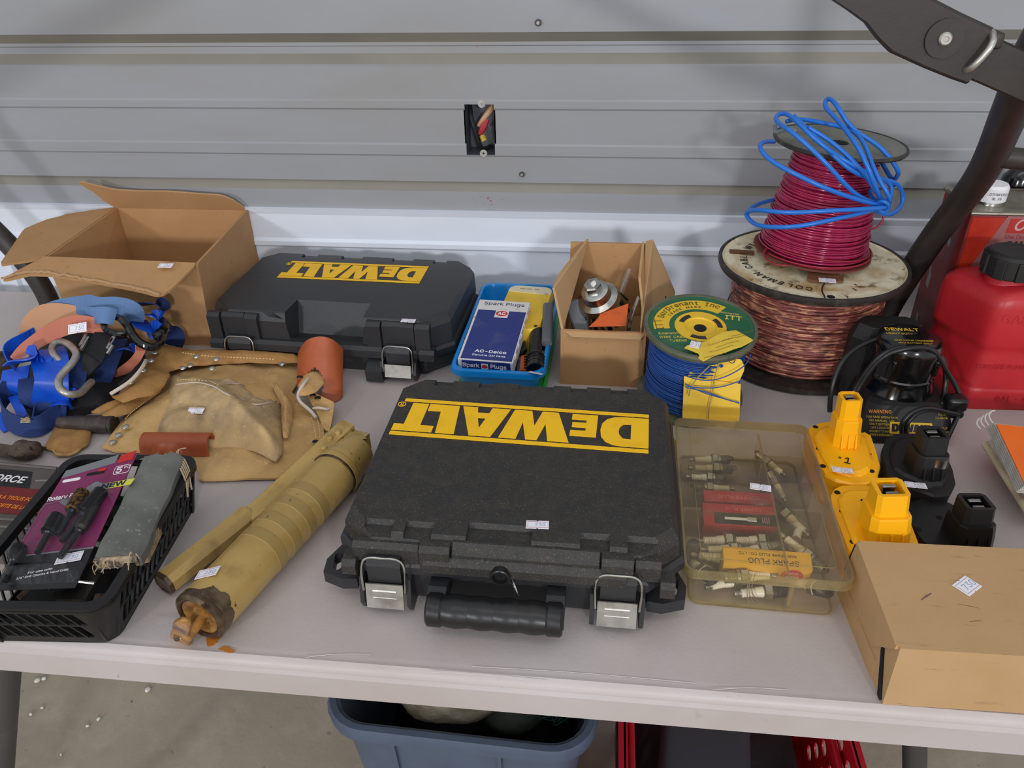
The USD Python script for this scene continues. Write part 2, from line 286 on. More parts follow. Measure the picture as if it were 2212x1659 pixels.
WIREB = mat('wire_blue', S(30, 74, 146), .45); TAG = mat('tag_yellow', S(248, 206, 72), .75, var=(12, S(240, 190, 60), .5, .8)); TAGD = mat('tag_yellow_aged', S(226, 192, 64), .8, var=(30, S(206, 168, 44), .5, .75)); INK = mat('pencil_ink', S(118, 98, 46), .9); STRING = mat('string', S(176, 148, 96), .9)
WIREC = mat('wire_copper_red', S(136, 70, 64), .4, var=((50, 50, 260), S(206, 148, 112), .50, .60), var2=((30, 30, 200), S(78, 42, 40), .5, .64)); FLANGE = mat('flange_cream', S(234, 226, 194), .45, var=(14, S(190, 160, 108), .46, .64), var2=(34, S(116, 88, 54), .56, .68), speck=(80, S(54, 42, 30), .66, .70)); RIMD = mat('flange_rim_dark', S(44, 38, 34), .5, var=(40, S(84, 76, 66), .5, .75))
WIRER = mat('wire_magenta', S(170, 34, 80), .16, var=((60, 60, 20), S(140, 24, 62), .4, .7), spec=.7); WIRERD = mat('wire_red_loose', S(150, 30, 52), .4); SPGREY = mat('flange_grey', S(118, 122, 112), .5, var=(20, S(92, 88, 78), .45, .7)); RUSTL = mat('flange_rust', S(108, 52, 44), .6)
CABLE = mat('cable_blue', S(32, 112, 206), .3); CABLED = mat('cable_end_grey', S(120, 124, 130), .5); WOODT = mat('wood_tag', S(110, 72, 44), .7)
GASRED = mat('gas_can_red', S(186, 36, 44), .40, var=(10, S(166, 28, 36), .4, .7), bump=(200, .08, .002)); TINRED = mat('tin_red', S(188, 52, 30), .3, var=(14, S(160, 36, 30), .45, .7)); TINPINK = mat('tin_silver_red', S(168, 112, 112), .3, .4); TINTOP = mat('tin_top', S(150, 142, 126), .35, .8, var=(20, S(110, 96, 74), .45, .7)); TINSIDE = mat('tin_side', S(142, 44, 40), .35, var=(20, S(112, 34, 32), .4, .7)); TINSCR = mat('tin_scrape', S(160, 160, 158), .4, .5)
PRINTK = mat('print_black', S(24, 22, 24), .6); PRINTY = mat('print_yellow', S(224, 184, 40), .6); PRINTO = mat('print_orange', S(226, 132, 40), .6); PRINTP = mat('print_pinkish', S(212, 120, 112), .6)
PACK = mat('pack_grey', S(94, 88, 82), .35, var=(16, S(74, 68, 62), .4, .7), coat=.3); PACKR = mat('pack_dark_red', S(112, 26, 24), .4)
TOTE = mat('tote_blue', S(82, 96, 116), .42, var=(8, S(72, 84, 102), .4, .7)); CRATE = mat('crate_red', S(196, 22, 40), .4); BAG = mat('sack_cream', S(232, 218, 188), .8, var=(16, S(160, 140, 104), .48, .7), bump=(40, .5, .01)); NET = mat('net_green', S(20, 74, 66), .7); BAGG = mat('bag_grey_green', S(120, 130, 116), .35); COATB = mat('black_cloth', S(34, 33, 37), .75, bump=(60, .3, .01)); CUSH = mat('grey_cloth', S(66, 64, 70), .8)
PORC = mat('porcelain', S(232, 226, 214), .3, var=(60, S(200, 190, 170), .55, .8)); PLUGM = mat('plug_metal', S(160, 158, 146), .3, .9, var=(60, S(110, 106, 92), .5, .75)); NGKY = mat('box_amber', S(242, 186, 40), .6); BOXRED = mat('box_red', S(190, 34, 44), .5)
AMBER = clear('organizer_plastic', (.97, .942, .87), rough=.08, haze=.10, hazecol=(.74, .64, .46)); AMBERI = clear('organizer_divider', (.95, .92, .82), rough=.1, haze=.06, hazecol=(.6, .52, .36)); AMBERE = clear('organizer_edge', (.90, .84, .62), rough=.12, haze=.28, hazecol=(.74, .64, .38)); BUBBLE = clear('blister_clear', (.97, .97, .98), rough=.04, haze=.0, hazecol=(.7, .7, .72), ior=1.65); CLEARP = clear('clear_tube', (.92, .9, .88), rough=.12, haze=.18, hazecol=(.7, .66, .6))
BOOKC = mat('paper_cream', S(206, 190, 160), .8, wave=(300, 'z', S(150, 130, 100), .3)); BOOKBR = mat('booklet_cover_brown', S(110, 44, 34), .6); BOOKE = mat('paper_edges', S(200, 194, 186), .8, wave=(700, 'z', S(140, 134, 126), .5))

# ---------------------------------------------------------------- a price sticker with its printed number
def sticker(parent, O, X, Y, w=.0225, h=.0115, num='730'):
    """White price sticker: notched paper, two ruled lines and the printed number, lying on the surface spanned by X and Y at O (table coordinates)."""
    n = [(-w / 2, -h / 2), (-.0012, -h / 2), (0, -h / 2 + .0012), (.0012, -h / 2), (w / 2, -h / 2), (w / 2, h / 2), (.0012, h / 2), (0, h / 2 - .0012), (-.0012, h / 2), (-w / 2, h / 2)]
    s = part(parent, 'price_sticker', onto(extrude(n, .0001, .0005), O, X, Y), WHITE, smooth=False, local=False, label='small white price sticker')
    rules = cat(box((0, h * .36, .00055), (w * .94, .0004, .0001)), box((0, -h * .36, .00055), (w * .94, .0004, .0001)), box((-w * .42, 0, .00055), (.0004, h * .5, .0001)))
    part(s, 'ruled_line', onto(rules, O, X, Y), PRINTR, smooth=False, local=False)
    part(s, 'printed_number', onto(at(text(num, h * .40, .0001, squeeze=.9), (w * .12, 0, .0005)), O, X, Y), PRINTB, smooth=False, local=False)
    return s

# ---------------------------------------------------------------- the setting: ribbed steel wall, floor
WY = 1.31
def wallprof(prof, x0=-2.6, x1=2.2):
    a = np.array(prof, float); n = len(a); v = np.vstack([np.c_[np.full(n, x), a] for x in (x0, x1)]); f = []
    for i in range(n - 1): f.append((i, i + n, i + n + 1, i + 1))
    return np.array(v), np.array(f)
up_prof = [(WY - .002, .149), (WY - .001, .183), (WY + .006, .1985), (WY, .2), (WY, .243), (WY - .0022, .246), (WY - .0022, .262), (WY, .265), (WY, .319), (WY - .0022, .322), (WY - .0022, .333), (WY, .336), (WY, .386), (WY + .004, .389), (WY + .012, .404)]
up_prof += [(WY + .012, .4145), (WY + .010, .416), (WY + .010, .421), (WY, .436), (WY, .62), (WY + .012, .636), (WY + .012, .66), (WY, .675), (WY, 1.9)]
hole_x, hole_z = (-.2255, -.1775), (.2465, .3285)
# the flat of the wall is cut round the outlet opening
def wall_mesh():
    v, f = wallprof(up_prof); m = trimesh.Trimesh(v, np.vstack([f[:, [0, 1, 2]], f[:, [0, 2, 3]]]), process=False)
    quads = []
    ys = np.array(up_prof)
    for (ya, za), (yb, zb) in zip(up_prof[:-1], up_prof[1:]):
        cuts = sorted({za, zb, *[h for h in hole_z if za < h < zb]})
        for c0, c1 in zip(cuts[:-1], cuts[1:]):
            t0, t1 = (c0 - za) / (zb - za), (c1 - za) / (zb - za); y0, y1 = ya + (yb - ya) * t0, ya + (yb - ya) * t1
            xs = [(-2.6, 2.2)] if not (c0 >= hole_z[0] - 1e-6 and c1 <= hole_z[1] + 1e-6) else [(-2.6, hole_x[0]), (hole_x[1], 2.2)]
            for xa, xb in xs: quads.append([(xa, y0, c0), (xb, y0, c0), (xb, y1, c1), (xa, y1, c1)])
    v = np.array(quads).reshape(-1, 3); f = np.arange(len(v)).reshape(-1, 4); return v, f
allq = wall_mesh()
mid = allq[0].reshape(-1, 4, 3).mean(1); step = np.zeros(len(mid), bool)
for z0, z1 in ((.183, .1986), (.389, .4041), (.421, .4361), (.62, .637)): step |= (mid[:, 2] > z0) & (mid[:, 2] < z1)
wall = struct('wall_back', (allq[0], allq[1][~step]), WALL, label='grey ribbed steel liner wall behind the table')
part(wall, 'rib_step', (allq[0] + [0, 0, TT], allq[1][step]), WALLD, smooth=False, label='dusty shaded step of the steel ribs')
base = [(WY - .004, -.74), (WY - .004, .075), (WY - .010, .080), (WY - .010, .088), (WY - .005, .093), (WY - .006, .138), (WY - .010, .149), (WY - .002, .1495)]
struct('wall_base', wallprof(base), WALLB, label='white steel base course below the grey wall')
xs = [-1.22 + .045 * k for k in range(7)]
struct('trim_1', cat([hull([(x - .006, WY - .004, -.5), (x + .006, WY - .004, -.5), (x - .003, WY - .013, -.5), (x + .003, WY - .013, -.5), (x - .006, WY - .004, .07), (x + .006, WY - .004, .07), (x - .003, WY - .013, .07), (x + .003, WY - .013, .07)]) for x in xs]), WALLB, label='upright ribs of the white base course at the left')
for i, (px, py, r) in enumerate(((1163, 48, .0050), (1128, 375, .0045))):
    o = PY(px, py, WY)
    t = thing('wall_screw', ('grey hex-headed screw in the wall above the outlet hole', 'small grey screw in the wall below and right of the outlet hole')[i], 'screw', o - [0, .004, 0])
    part(t, 'washer', at(lathe([(0, 0), (r, 0), (r, .0012), (r * .9, .002), (0, .002)], 20), rx=math.pi / 2), LEG)
    part(t, 'screw_head', at(lathe([(0, .001), (r * .62, .001), (r * .62, .0045), (r * .5, .0052), (0, .0052)], 6), rx=math.pi / 2), STEEL, smooth=False)
# outlet box set in the wall
ob = thing('outlet_box', 'open electrical outlet box recessed in the steel wall with capped wires', 'outlet box', (-.2015, WY, .287))
x0, x1, z0, z1, dp = *hole_x, *hole_z, .05
part(ob, 'box_shell', cat(box((x0 - .001, WY + dp / 2, .2875), (.002, dp, z1 - z0 + .004)), box((x1 + .001, WY + dp / 2, .2875), (.002, dp, z1 - z0 + .004)), box((-.2015, WY + dp / 2, z0 - .001), (x1 - x0, dp, .002)), box((-.2015, WY + dp / 2, z1 + .001), (x1 - x0, dp, .002)), box((-.2015, WY + dp, .2875), (x1 - x0, .002, z1 - z0))), mat('outlet_steel', S(96, 98, 106), .5, .5), smooth=False, local=False)
for z in (z1 - .002, z0 + .004): part(ob, 'screw_tab', onto(extrude(Point(0, 0).buffer(.0062).difference(Point(0, 0).buffer(.0017)), 0, .0015), (-.197, WY - .001, z + (.003 if z > .3 else -.001)), (1, 0, 0), (0, 0, 1)), STEEL, smooth=False, local=False)
part(ob, 'wire', tube([(-.180, WY + .03, .327), (-.186, WY + .012, .316), (-.197, WY + .006, .303), (-.205, WY + .01, .292)], [.0045, .005, .0042, .003], 8, 14), mat('wire_tan', S(190, 150, 112), .6), local=False, label='bare tan wire')
part(ob, 'wire_nut', tube([(-.192, WY + .010, .303), (-.198, WY + .006, .288), (-.203, WY + .008, .279)], [.0062, .0058, .004], 8, 10), mat('nut_red', S(170, 44, 52), .45), local=False, label='red wire nut')
part(ob, 'wire_nut', tube([(-.200, WY + .008, .277), (-.196, WY + .006, .268)], [.0045, .0055], 8), mat('nut_yellow', S(176, 146, 40), .45), local=False, label='yellow wire nut')
part(ob, 'wire', tube([(-.221, WY + .03, .325), (-.217, WY + .015, .30), (-.209, WY + .012, .276), (-.203, WY + .02, .252), (-.19, WY + .04, .25)], .0035, 8, 20), BLACKM, local=False, label='black wire')
part(wall, 'red_stain', cat([at(extrude(Point(0, 0).buffer(r), 0, .0004), rx=math.pi / 2, loc=PY(px, py, WY - .0017) + [0, 0, TT]) for px, py, r in ((1054, 428, .0016), (1060, 434, .0014), (1062, 441, .001), (1039, 425, .0009), (1058, 452, .0008), (1020, 428, .0006), (1028, 436, .0006), (1046, 440, .0006), (1085, 431, .0006), (1032, 101, .0008), (1049, 100, .0007))]), mat('red_smear', S(176, 92, 96), .7), smooth=False, label='faint red smear of paint')
fl = trimesh.Trimesh([(-4, -4, -.74), (4, -4, -.74), (4, 1.32, -.74), (-4, 1.32, -.74)], [(0, 1, 2), (0, 2, 3)], process=False)
struct('floor', fl, FLOOR, label='bare stained concrete floor')
cr = random.Random(4)
part_crumbs = cat([at(rbox((0, 0, .003), (r * 1.3, r, r * .9), r * .4, 6), (P(px, py, -.74) * [1, 1, 0]) + [0, 0, 0], cr.uniform(0, 3)) for px, py, r in ((82, 1472, .009), (96, 1468, .007), (320, 1492, .009), (92, 1531, .005), (190, 1570, .005), (214, 1555, .006), (68, 1545, .005), (133, 1632, .004))])
t = thing('plaster_crumb', 'white plaster crumbs scattered on the concrete floor under the table', 'crumbs', (-.9, .9, -.74), kind='stuff')
part(t, 'crumb', at(part_crumbs, (0, 0, -.74)), PORC, local=False, kind='stuff')

# ---------------------------------------------------------------- folding table
FY, BY = .466, 1.252
tb = thing('folding_table', 'long light grey plastic folding table with a moulded rim and dark steel legs', 'table', (-.1, .85, -.74))
xa, xb = -1.28, 1.05
prof = [(FY + .004, -.046), (FY, -.044), (FY - .001, -.0135), (FY + .002, -.0105), (FY + .002, -.0085), (FY + .0045, -.0035), (FY + .009, -.0005), (FY + .014, -.0012), (FY + .018, 0)]
outer = [(y, z) for y, z in prof] + [(BY - .018, 0), (BY - .012, -.0008), (BY - .003, -.006), (BY, -.014), (BY, -.044), (BY - .004, -.046), (BY - .01, -.046), (BY - .012, -.03), (FY + .012, -.03), (FY + .01, -.046)]
o = np.array(outer)
tabm = loft([np.c_[np.full(len(o), x), o] for x in (xa, xb)], False, False)
pg = Polygon(o[:, :2]).buffer(0)
caps = [trimesh.creation.triangulate_polygon(pg, engine='earcut')]
cv, cf = caps[0]; 
tabm = cat(tabm, trimesh.Trimesh(np.c_[np.full(len(cv), xa), cv], cf[:, ::-1], process=False), trimesh.Trimesh(np.c_[np.full(len(cv), xb), cv], cf, process=False))
part(tb, 'tabletop', tabm, TABLE, smooth=35, local=False)
def oil(px, py, seed, r):
    rg = np.random.default_rng(seed); a = np.linspace(0, 2 * np.pi, 18, endpoint=False); c = P(px, py, 0); rr = r * (1 + .35 * np.sin(a * 2 + seed) + .15 * rg.normal(size=18)); return extrude(Polygon(np.c_[c[0] + rr * np.cos(a) * 1.5, c[1] + rr * np.sin(a) * .9]).buffer(0), .00005, .0004)
part(tb, 'oil_stain', cat(oil(491, 1403, 3, .0042), oil(462, 1382, 5, .006)), OILST, smooth=False, local=False, label='small amber oil stain on the tabletop')
scr = [((660, 1420), (800, 1413)), ((1020, 1440), (1500, 1476)), ((930, 1452), (1180, 1475)), ((1540, 1490), (1700, 1490))]
part(tb, 'scratch', cat([tube([P(*a, .0002), (P(*a, .0002) + P(*b, .0002)) / 2 + [0, .002, 0], P(*b, .0002)], .0003, 4, 10) for a, b in scr]), mat('scratch_white', S(200, 192, 190), .5), local=False)
for (ax, ay), (bx, by), yy in (((20, 1455), (6, 1700), .53), ((1976, 1600), (1976, 1720), .56)):
    A, B = PY(ax, ay, yy), PY(bx, by, yy); D = (B - A) / (A[2] - B[2]); A = A + D * (A[2] + .02); B2 = A + D * (.72 - .0)
    part(tb, 'leg', tube([A - D * .0, A + D * .35, B2], .0125, 14), LEG, local=False)
    part(tb, 'leg', tube([A + [0, .62, 0], B2 + [0, .62, 0]], .0125, 14), LEG, local=False)
    part(tb, 'leg_brace', tube([A + D * .1 - [0, 0, 0], A + D * .1 + [0, .62, 0]], .009, 10), LEG, local=False)
    for k in (0, .62): part(tb, 'leg_foot', at(lathe([(0, 0), (.017, 0), (.017, .02), (.014, .03), (0, .03)], 14), B2 * [1, 1, 0] + [0, k, -.74]), BLACKM, local=False)
# ---------------------------------------------------------------- black tool cases with the yellow maker's logo
LOGO = {'D': [(0, .115), (.10, .115), (.135, .135), (.163, .20), (.181, .32), (.186, .49), (.181, .66), (.163, .78), (.135, .845), (.10, .865), (0, .865)],
        'E': [(.20, .12), (.302, .12), (.302, .265), (.243, .265), (.243, .335), (.298, .335), (.298, .465), (.243, .465), (.243, .545), (.302, .545), (.302, .69), (.20, .69)],
        'W': [(.301, .865), (.383, .865), (.402, .44), (.424, .865), (.468, .865), (.492, .44), (.505, .865), (.573, .865), (.536, .115), (.465, .115), (.444, .50), (.423, .115), (.358, .115)],
        'A': [(.553, .115), (.628, .115), (.636, .26), (.682, .26), (.688, .115), (.750, .115), (.690, .865), (.604, .865)],
        'L': [(.764, .115), (.888, .115), (.888, .30), (.833, .30), (.823, .865), (.748, .865)],
        'T': [(.838, .865), (1.0, .865), (1.0, .70), (.960, .70), (.960, .115), (.893, .115), (.893, .70), (.838, .70)]}
HOLES = {'D': [(.068, .30), (.098, .31), (.112, .40), (.115, .49), (.112, .58), (.098, .67), (.068, .68)], 'A': [(.643, .40), (.675, .40), (.659, .66)]}
def put_logo(parent, O, X, Y, w, h, material, rules=True, shear=0, t=.0006, reg=True):
    """The maker's name as raised print: letters between two rules. O is the lower left corner, reading along X, Y up."""
    def poly(p): return [((x + shear * y) * w, y * h) for x, y in p]
    for k, p in LOGO.items():
        g = Polygon(poly(p), [poly(HOLES[k])] if k in HOLES else None).buffer(0)
        part(parent, 'letter_' + k.lower(), onto(extrude(g, 0, t), O, X, Y), material, smooth=False, local=False)
    if rules:
        for y0, y1 in ((0, .078), (.90, .985)): part(parent, 'rule_line', onto(extrude(poly([(0, y0), (1.0, y0), (1.0, y1), (0, y1)]), 0, t), O, X, Y), material, smooth=False, local=False)
    if reg:
        c = ((1.005 + shear * .13) * w, .17 * h); r = h * .065
        part(parent, 'registered_mark', onto(cat(extrude(Point(c).buffer(r).difference(Point(c).buffer(r * .82)), 0, t), at(text('R', r * 1.05, t), (c[0], c[1], 0))), O, X, Y), material, smooth=False, local=False)

def drill_case(name, label, loc, rz, W, D, H, style, material, zr=(.042, .060)):
    t = thing(name, label, 'tool case', loc, rz)
    z0, z1 = zr; c = (.034, .034, .022, .022)
    base = stack((crect(W - .022, D - .022, .03), 0), (crect(W - .006, D - .006, .032), .012), (crect(W - .004, D - .004, .032), z0))
    part(t, 'base_shell', base, BLACKP2)
    rim = stack((crect(W + .010, D + .010, .036), z0), (crect(W + .010, D + .010, .036), z1 - .004), (crect(W + .004, D + .004, .036), z1))
    lid = stack((crect(W, D, c), z1 - .002), (crect(W - .003, D - .003, c), H - .014), (crect(W - .014, D - .014, c), H - .002), (crect(W - .018, D - .018, c), H))
    bx = lambda x0, x1, y0, y1, za, zb, dz=.0: hull([(x, y, z) for x in (x0, x1) for y in (y0, y1) for z in (za, zb)])
    yf, yb = -D / 2, D / 2
    def notch(xa, xb, front=True, depth=.0050, run=.026):
        s = 1 if front else -1; y = yf if front else yb
        return hull([(x, y + s * v, z) for x in (xa, xb) for v, z in ((-.01, H - depth - .001), (run - .004, H - depth), (run, H + .001), (-.01, H + .02))])
    cuts = []
    if style == 'front':
        for xa, xb in ((-.142, -.112), (-.100, -.072), (.073, .101), (.118, .150)): cuts.append(notch(xa, xb))
        cuts.append(notch(-.038, .026, run=.030))
        for xa, xb in ((-.125, -.102), (-.068, -.050), (-.018, .026), (.048, .068), (.098, .118)): cuts.append(notch(xa, xb, False, .004, .022))
    else:
        for xa, xb in ((-.115, -.088), (-.044, -.008), (.046, .082), (.118, .14)): cuts.append(notch(xa, xb, False, .004, .024))
        # deep finger recess for the handle, cut into the front of the lid
        cuts.append(hull([(-.050, yf - .01, .030), (.058, yf - .01, .030), (-.050, yf + .020, .030), (.058, yf + .020, .030), (-.056, yf + .052, H + .002), (.062, yf + .052, H + .002), (-.060, yf - .01, H + .002), (.066, yf - .01, H + .002)]))
        cuts.append(hull([(-.105, yf - .02, H + .001), (-.060, yf + .035, H + .001), (-.105, yf - .02, H - .014), (-.060, yf - .002, H - .012), (-.105, yf + .004, H + .001)]))
    for q in cuts: lid = lid - q
    adds = []
    if style == 'front':   # stepped ribs of the front face
        def rib(xa, xb, za, zb, out, ch=.005): adds.append(hull([(x, y, z) for x in (xa, xb) for y, z in ((yf + .006, za), (yf - out, za), (yf - out, zb - ch), (yf - out + ch, zb), (yf + .006, zb))]))
        rib(-.150, -.084, z1, H - .008, .004); rib(-.082, -.052, z1, H - .004, .009); rib(-.050, .092, z1, H - .003, .006, .009); rib(.094, .124, z1, H - .004, .009); rib(.126, .150, z1, H - .008, .004)
        rib(-.078, .118, z1 - .002, z1 + .014, .012, .006); rib(-.160, -.146, z1 - .01, z1 + .006, .014); rib(.150, .164, z1 - .01, z1 + .006, .014)
    else:
        def rib(xa, xb, za, zb, out, ch=.005): adds.append(hull([(x, y, z) for x in (xa, xb) for y, z in ((yf + .006, za), (yf - out, za), (yf - out, zb - ch), (yf - out + ch, zb), (yf + .006, zb))]))
        for xa, xb, o in ((-.180, -.160, .005), (-.158, -.122, .002), (-.120, -.100, .005), (.070, .092, .006), (.094, .142, .003), (.144, .166, .006)): rib(xa, xb, z1, H - .003, o)
        rib(-.180, -.158, z1 - .012, z1 + .002, .012); rib(-.112, .092, z1 - .012, z1 + .004, .011); rib(.150, .172, z1 - .012, z1 + .004, .012)
    for q in adds: lid = lid + q
    part(t, 'lid', lid, material, smooth=False)
    if style == 'front':
        for s in (-1, 1):   # ears with a lifting hole at the front corners of the base
            g = Polygon([(s * (W / 2 - .016), yf + .060), (s * (W / 2 + .006), yf + .052), (s * (W / 2 + .019), yf + .020), (s * (W / 2 + .017), yf + .002), (s * (W / 2 - .005), yf - .006), (s * (W / 2 - .020), yf - .004)])
            e_ = 0 if s < 0 else -.011
            g = shapely.affinity.translate(g, e_, 0)
            part(t, 'corner_ear', extrude(g.difference(LineString([(s * (W / 2 + .005) + e_, yf + .010), (s * (W / 2 + .008) + e_, yf + .026)]).buffer(.0042)), .020, .034), BLACKP2, smooth=False)
    part(t, 'rim_flange', rim, BLACKP2, smooth=False)
    latches = (-.1185, .1110) if style == 'front' else (-.130, .118)
    for lx in latches:
        w = .040 if style == 'front' else .042
        yy = yf - (.006 if style == 'front' else .010)
        for s in (-1, 1):
            part(t, 'latch_bracket', hull([(lx + s * (w / 2 + .004) + a, y, z) for a in (-.0022, .0022) for y, z in ((yf + .01, .004), (yf + .01, z1 - .01), (yy - .006, z1 - .014), (yy - .012, .016), (yy - .006, .004))]), BLACKP2, smooth=False)
        part(t, 'latch_block', hull([(lx + a, y, z) for a in (-w / 2 + .003, w / 2 - .003) for y, z in ((yf + .01, z0 - .018), (yf + .01, z1 + .010), (yy - .002, z1 + .010), (yy - .005, z1 - .0), (yy - .006, z0 - .018))]), BLACKP2, smooth=False)
        zp = z0 - .006 if style == 'front' else z0 - .003
        plate = cat(panel([(lx - w / 2 + .001, yy - .0085, zp), (lx + w / 2 - .001, yy - .0085, zp), (lx + w / 2 - .001, yy - .013, .012), (lx - w / 2 + .001, yy - .013, .012)], -.0016), *[hull([(lx - w * .3, yy - .0085 - d - .0005, z), (lx + w * .3, yy - .0085 - d - .0005, z), (lx - w * .3, yy - .0105 - d, z - .002), (lx + w * .3, yy - .0105 - d, z - .002), (lx - w * .3, yy - .0085 - d - .0012, z - .004), (lx + w * .3, yy - .0085 - d - .0012, z - .004)]) for d, z in ((.0016, zp - .006), (.0025, zp - .014))])
        part(t, 'latch_plate', plate, STEEL, smooth=False)
        yt = yy - .001
        part(t, 'latch_wire', tube([(lx - w / 2 - .001, yy - .011, z0 - .014), (lx - w / 2 - .002, yt - .007, z1 - .008), (lx - w / 2, yt - .004, z1 + .006), (lx - w / 2 + .006, yt - .003, z1 + .0105), (lx, yt - .003, z1 + .011), (lx + w / 2 - .006, yt - .003, z1 + .0105), (lx + w / 2, yt - .004, z1 + .006), (lx + w / 2 + .002, yt - .007, z1 - .008), (lx + w / 2 + .001, yy - .011, z0 - .014)], .0013, 8, 40), CHROME)
    if style == 'front':
        part(t, 'lock_boss', at(lathe([(0, 0), (.0095, 0), (.0095, .006), (.0086, .0066), (.0074, .0066), (.0070, .002), (0, .002)], 28), (-.002, yf - .0105, z1 + .003), rx=math.pi / 2), BLACK)
        for s in (-1, 1): part(t, 'handle_arm', hull([(-.006 + s * .058 + a, y, z) for a in (-.009, .009) for y, z in ((yf + .01, .024), (yf + .01, z0 - .004), (yf - .024, .022), (yf - .038, .022), (yf - .038, .038), (yf - .016, z0 - .002))]), BLACKP2, smooth=False)
        pr = [(0, -.066), (.0145, -.066), (.0165, -.064), (.0165, -.052), (.0150, -.050)]
        for k in range(4):
            u0 = -.050 + k * .025; pr += [(.0152, u0 + .001), (.0162, u0 + .008), (.0165, u0 + .0125), (.0162, u0 + .017), (.0152, u0 + .024)]
        pr += [(.0150, .050), (.0165, .052), (.0165, .064), (.0145, .066), (0, .066)]
        part(t, 'handle_grip', at(lathe(pr, 28), (-.006, yf - .032, .030), ry=math.pi / 2), BLACK)
        part(t, 'tie_wire', tube([(.008, yf - .010, .058), (.013, yf - .020, .056), (.016, yf - .022, .048)], .0012, 6, 12), CHROME)
    else:
        part(t, 'latch_foot', hull([(lx + a, y, z) for lx in (.083,) for a in (-.014, .012) for y, z in ((yf + .005, 0), (yf + .005, .036), (yf - .026, .004), (yf - .028, .022))]), BLACKP2, smooth=False)
    return t
HF = .090
fl_, fr_ = P(723, 1143, HF), P(1473, 1196, HF); bl_, br_ = P(880, 808, HF), P(1440, 850, HF)
rz = math.atan2((fr_ - fl_)[1], (fr_ - fl_)[0]); W1 = np.linalg.norm(fr_ - fl_) + .004; D1 = ((np.linalg.norm(bl_ - fl_) + np.linalg.norm(br_ - fr_)) / 2) + .012
ctr = (fl_ + fr_ + bl_ + br_) / 4
caseA = drill_case('drill_case', 'large dusty black tool case with yellow lettering, front and centre of the table', (ctr[0], ctr[1], 0), rz, W1, D1, HF, 'front', BLACKP, (.047, .060))
def quad_logo(t, q, H, **k):
    tl, tr, br, bl = (P(*p, H + .0001) for p in q)       # as seen: the lettering reads upside down from here
    X = ((tl - tr) + (bl - br)) / 2; Y = ((br - tr) + (bl - tl)) / 2; w = np.linalg.norm(X); X = X / w; Y = Y - X * (X @ Y); h = np.linalg.norm(Y)
    O = (tl + tr + br + bl) / 4 - X * w / 2 - Y / h * h / 2; put_logo(t, O, X, Y, w, h, YLOGO, **k)
lg = part(caseA, 'logo_plate', onto(extrude([(0, 0), (.02, 0), (.02, .004), (0, .004)], 0, .0002), P(1150, 915, HF - .0004), (1, 0, 0), (0, 1, 0)), BLACKP, smooth=False, local=False)
quad_logo(lg, ((874.6, 860.4), (1399, 896.8), (1403.6, 981), (842, 940)), HF)
ax = np.array([math.cos(rz), math.sin(rz), 0]); ay = np.array([-math.sin(rz), math.cos(rz), 0])
sticker(caseA, P(1161, 1134, HF + .0002), ax * .998 + ay * .05, ay)
HB = .094
f2l, f2r, b2l, b2r = P(462, 683, HB), P(950, 717, HB), P(586, 532, HB), P(1009, 548, HB)
rz2 = math.atan2((f2r - f2l)[1], (f2r - f2l)[0]) * .5 + math.atan2((b2r - b2l)[1], (b2r - b2l)[0]) * .5
W2 = .380; c2 = (f2l + f2r + b2l + b2r) / 4; D2 = .222
caseB = drill_case('drill_case', 'cleaner black tool case at the back between open carton and blue tray', (c2[0] - .002, c2[1], 0), rz2, W2, D2 + .012, HB, 'back', BLACKP2, (.034, .048))
lg = part(caseB, 'logo_plate', onto(extrude([(0, 0), (.02, 0), (.02, .004), (0, .004)], 0, .0002), P(770, 590, HB - .0004), (1, 0, 0), (0, 1, 0)), BLACKP2, smooth=False, local=False)
quad_logo(lg, ((628, 564), (923, 576), (909, 613), (601, 600)), HB)
sticker(caseB, P(882, 693, HB + .0002), (math.cos(rz2), math.sin(rz2), 0), (-math.sin(rz2), math.cos(rz2), 0), .021, .0105)
# ---------------------------------------------------------------- cardboard boxes
BT = .004
def board(t, name, c4, mesh_thick=BT, m=None, parent=None): return part(parent or t, name, panel(c4, mesh_thick), m or CARD, smooth=False, local=False)
def slab(t, name, outline, O, X, Y, thick, m, res=.012, warp=None, edge=None):
    """A cardboard flap: an outline in the plane (X, Y) at O, gently warped, with thickness."""
    rg = np.random.default_rng(len(outline) * 7 + int(abs(O[0]) * 1000)); pg = Polygon(outline); n = int(pg.exterior.length / .006)
    pts = [pg.exterior.interpolate(i / n, normalized=True).coords[0] for i in range(n)]
    return part(t, name, onto(sheet(pts, lambda x, y, d: (warp(x, y) if warp else 0 * x), thick, res), O, X, Y), m, smooth=40, local=False)
# large open carton at the back left
t = thing('open_carton', 'large worn brown cardboard carton standing open at the back left of the table', 'cardboard box', (-.70, 1.13, 0))
zc = .185
FRb = P(460, 748, 0)                                             # front right bottom corner
fr_t = np.array([FRb[0] - .004, FRb[1] - .004, zc]);
fr_t = PY(427, 570, FRb[1] - .002); zc = fr_t[2]
br_t = P(536, 453, zc); fl_t = P(96, 556, zc); bl_t = P(252, 448, zc)
down = np.array([0, 0, -zc])
def low(p, k=.0): return np.array([p[0], p[1], 0]) + np.array([k, 0, 0])
FR0, BR0, FL0, BL0 = low(fr_t, .002), low(br_t), low(fl_t, .01), low(bl_t)
FR0[:2] = FRb[:2]
ctr = (FR0 + BR0 + FL0 + BL0) / 4
def inward(c4, thick=BT): 
    c4 = np.array(c4); n = np.cross(c4[2] - c4[0], c4[3] - c4[1]); n /= np.linalg.norm(n)
    return c4 if (ctr + [0, 0, .1] - c4.mean(0)) @ n > 0 else c4[::-1]
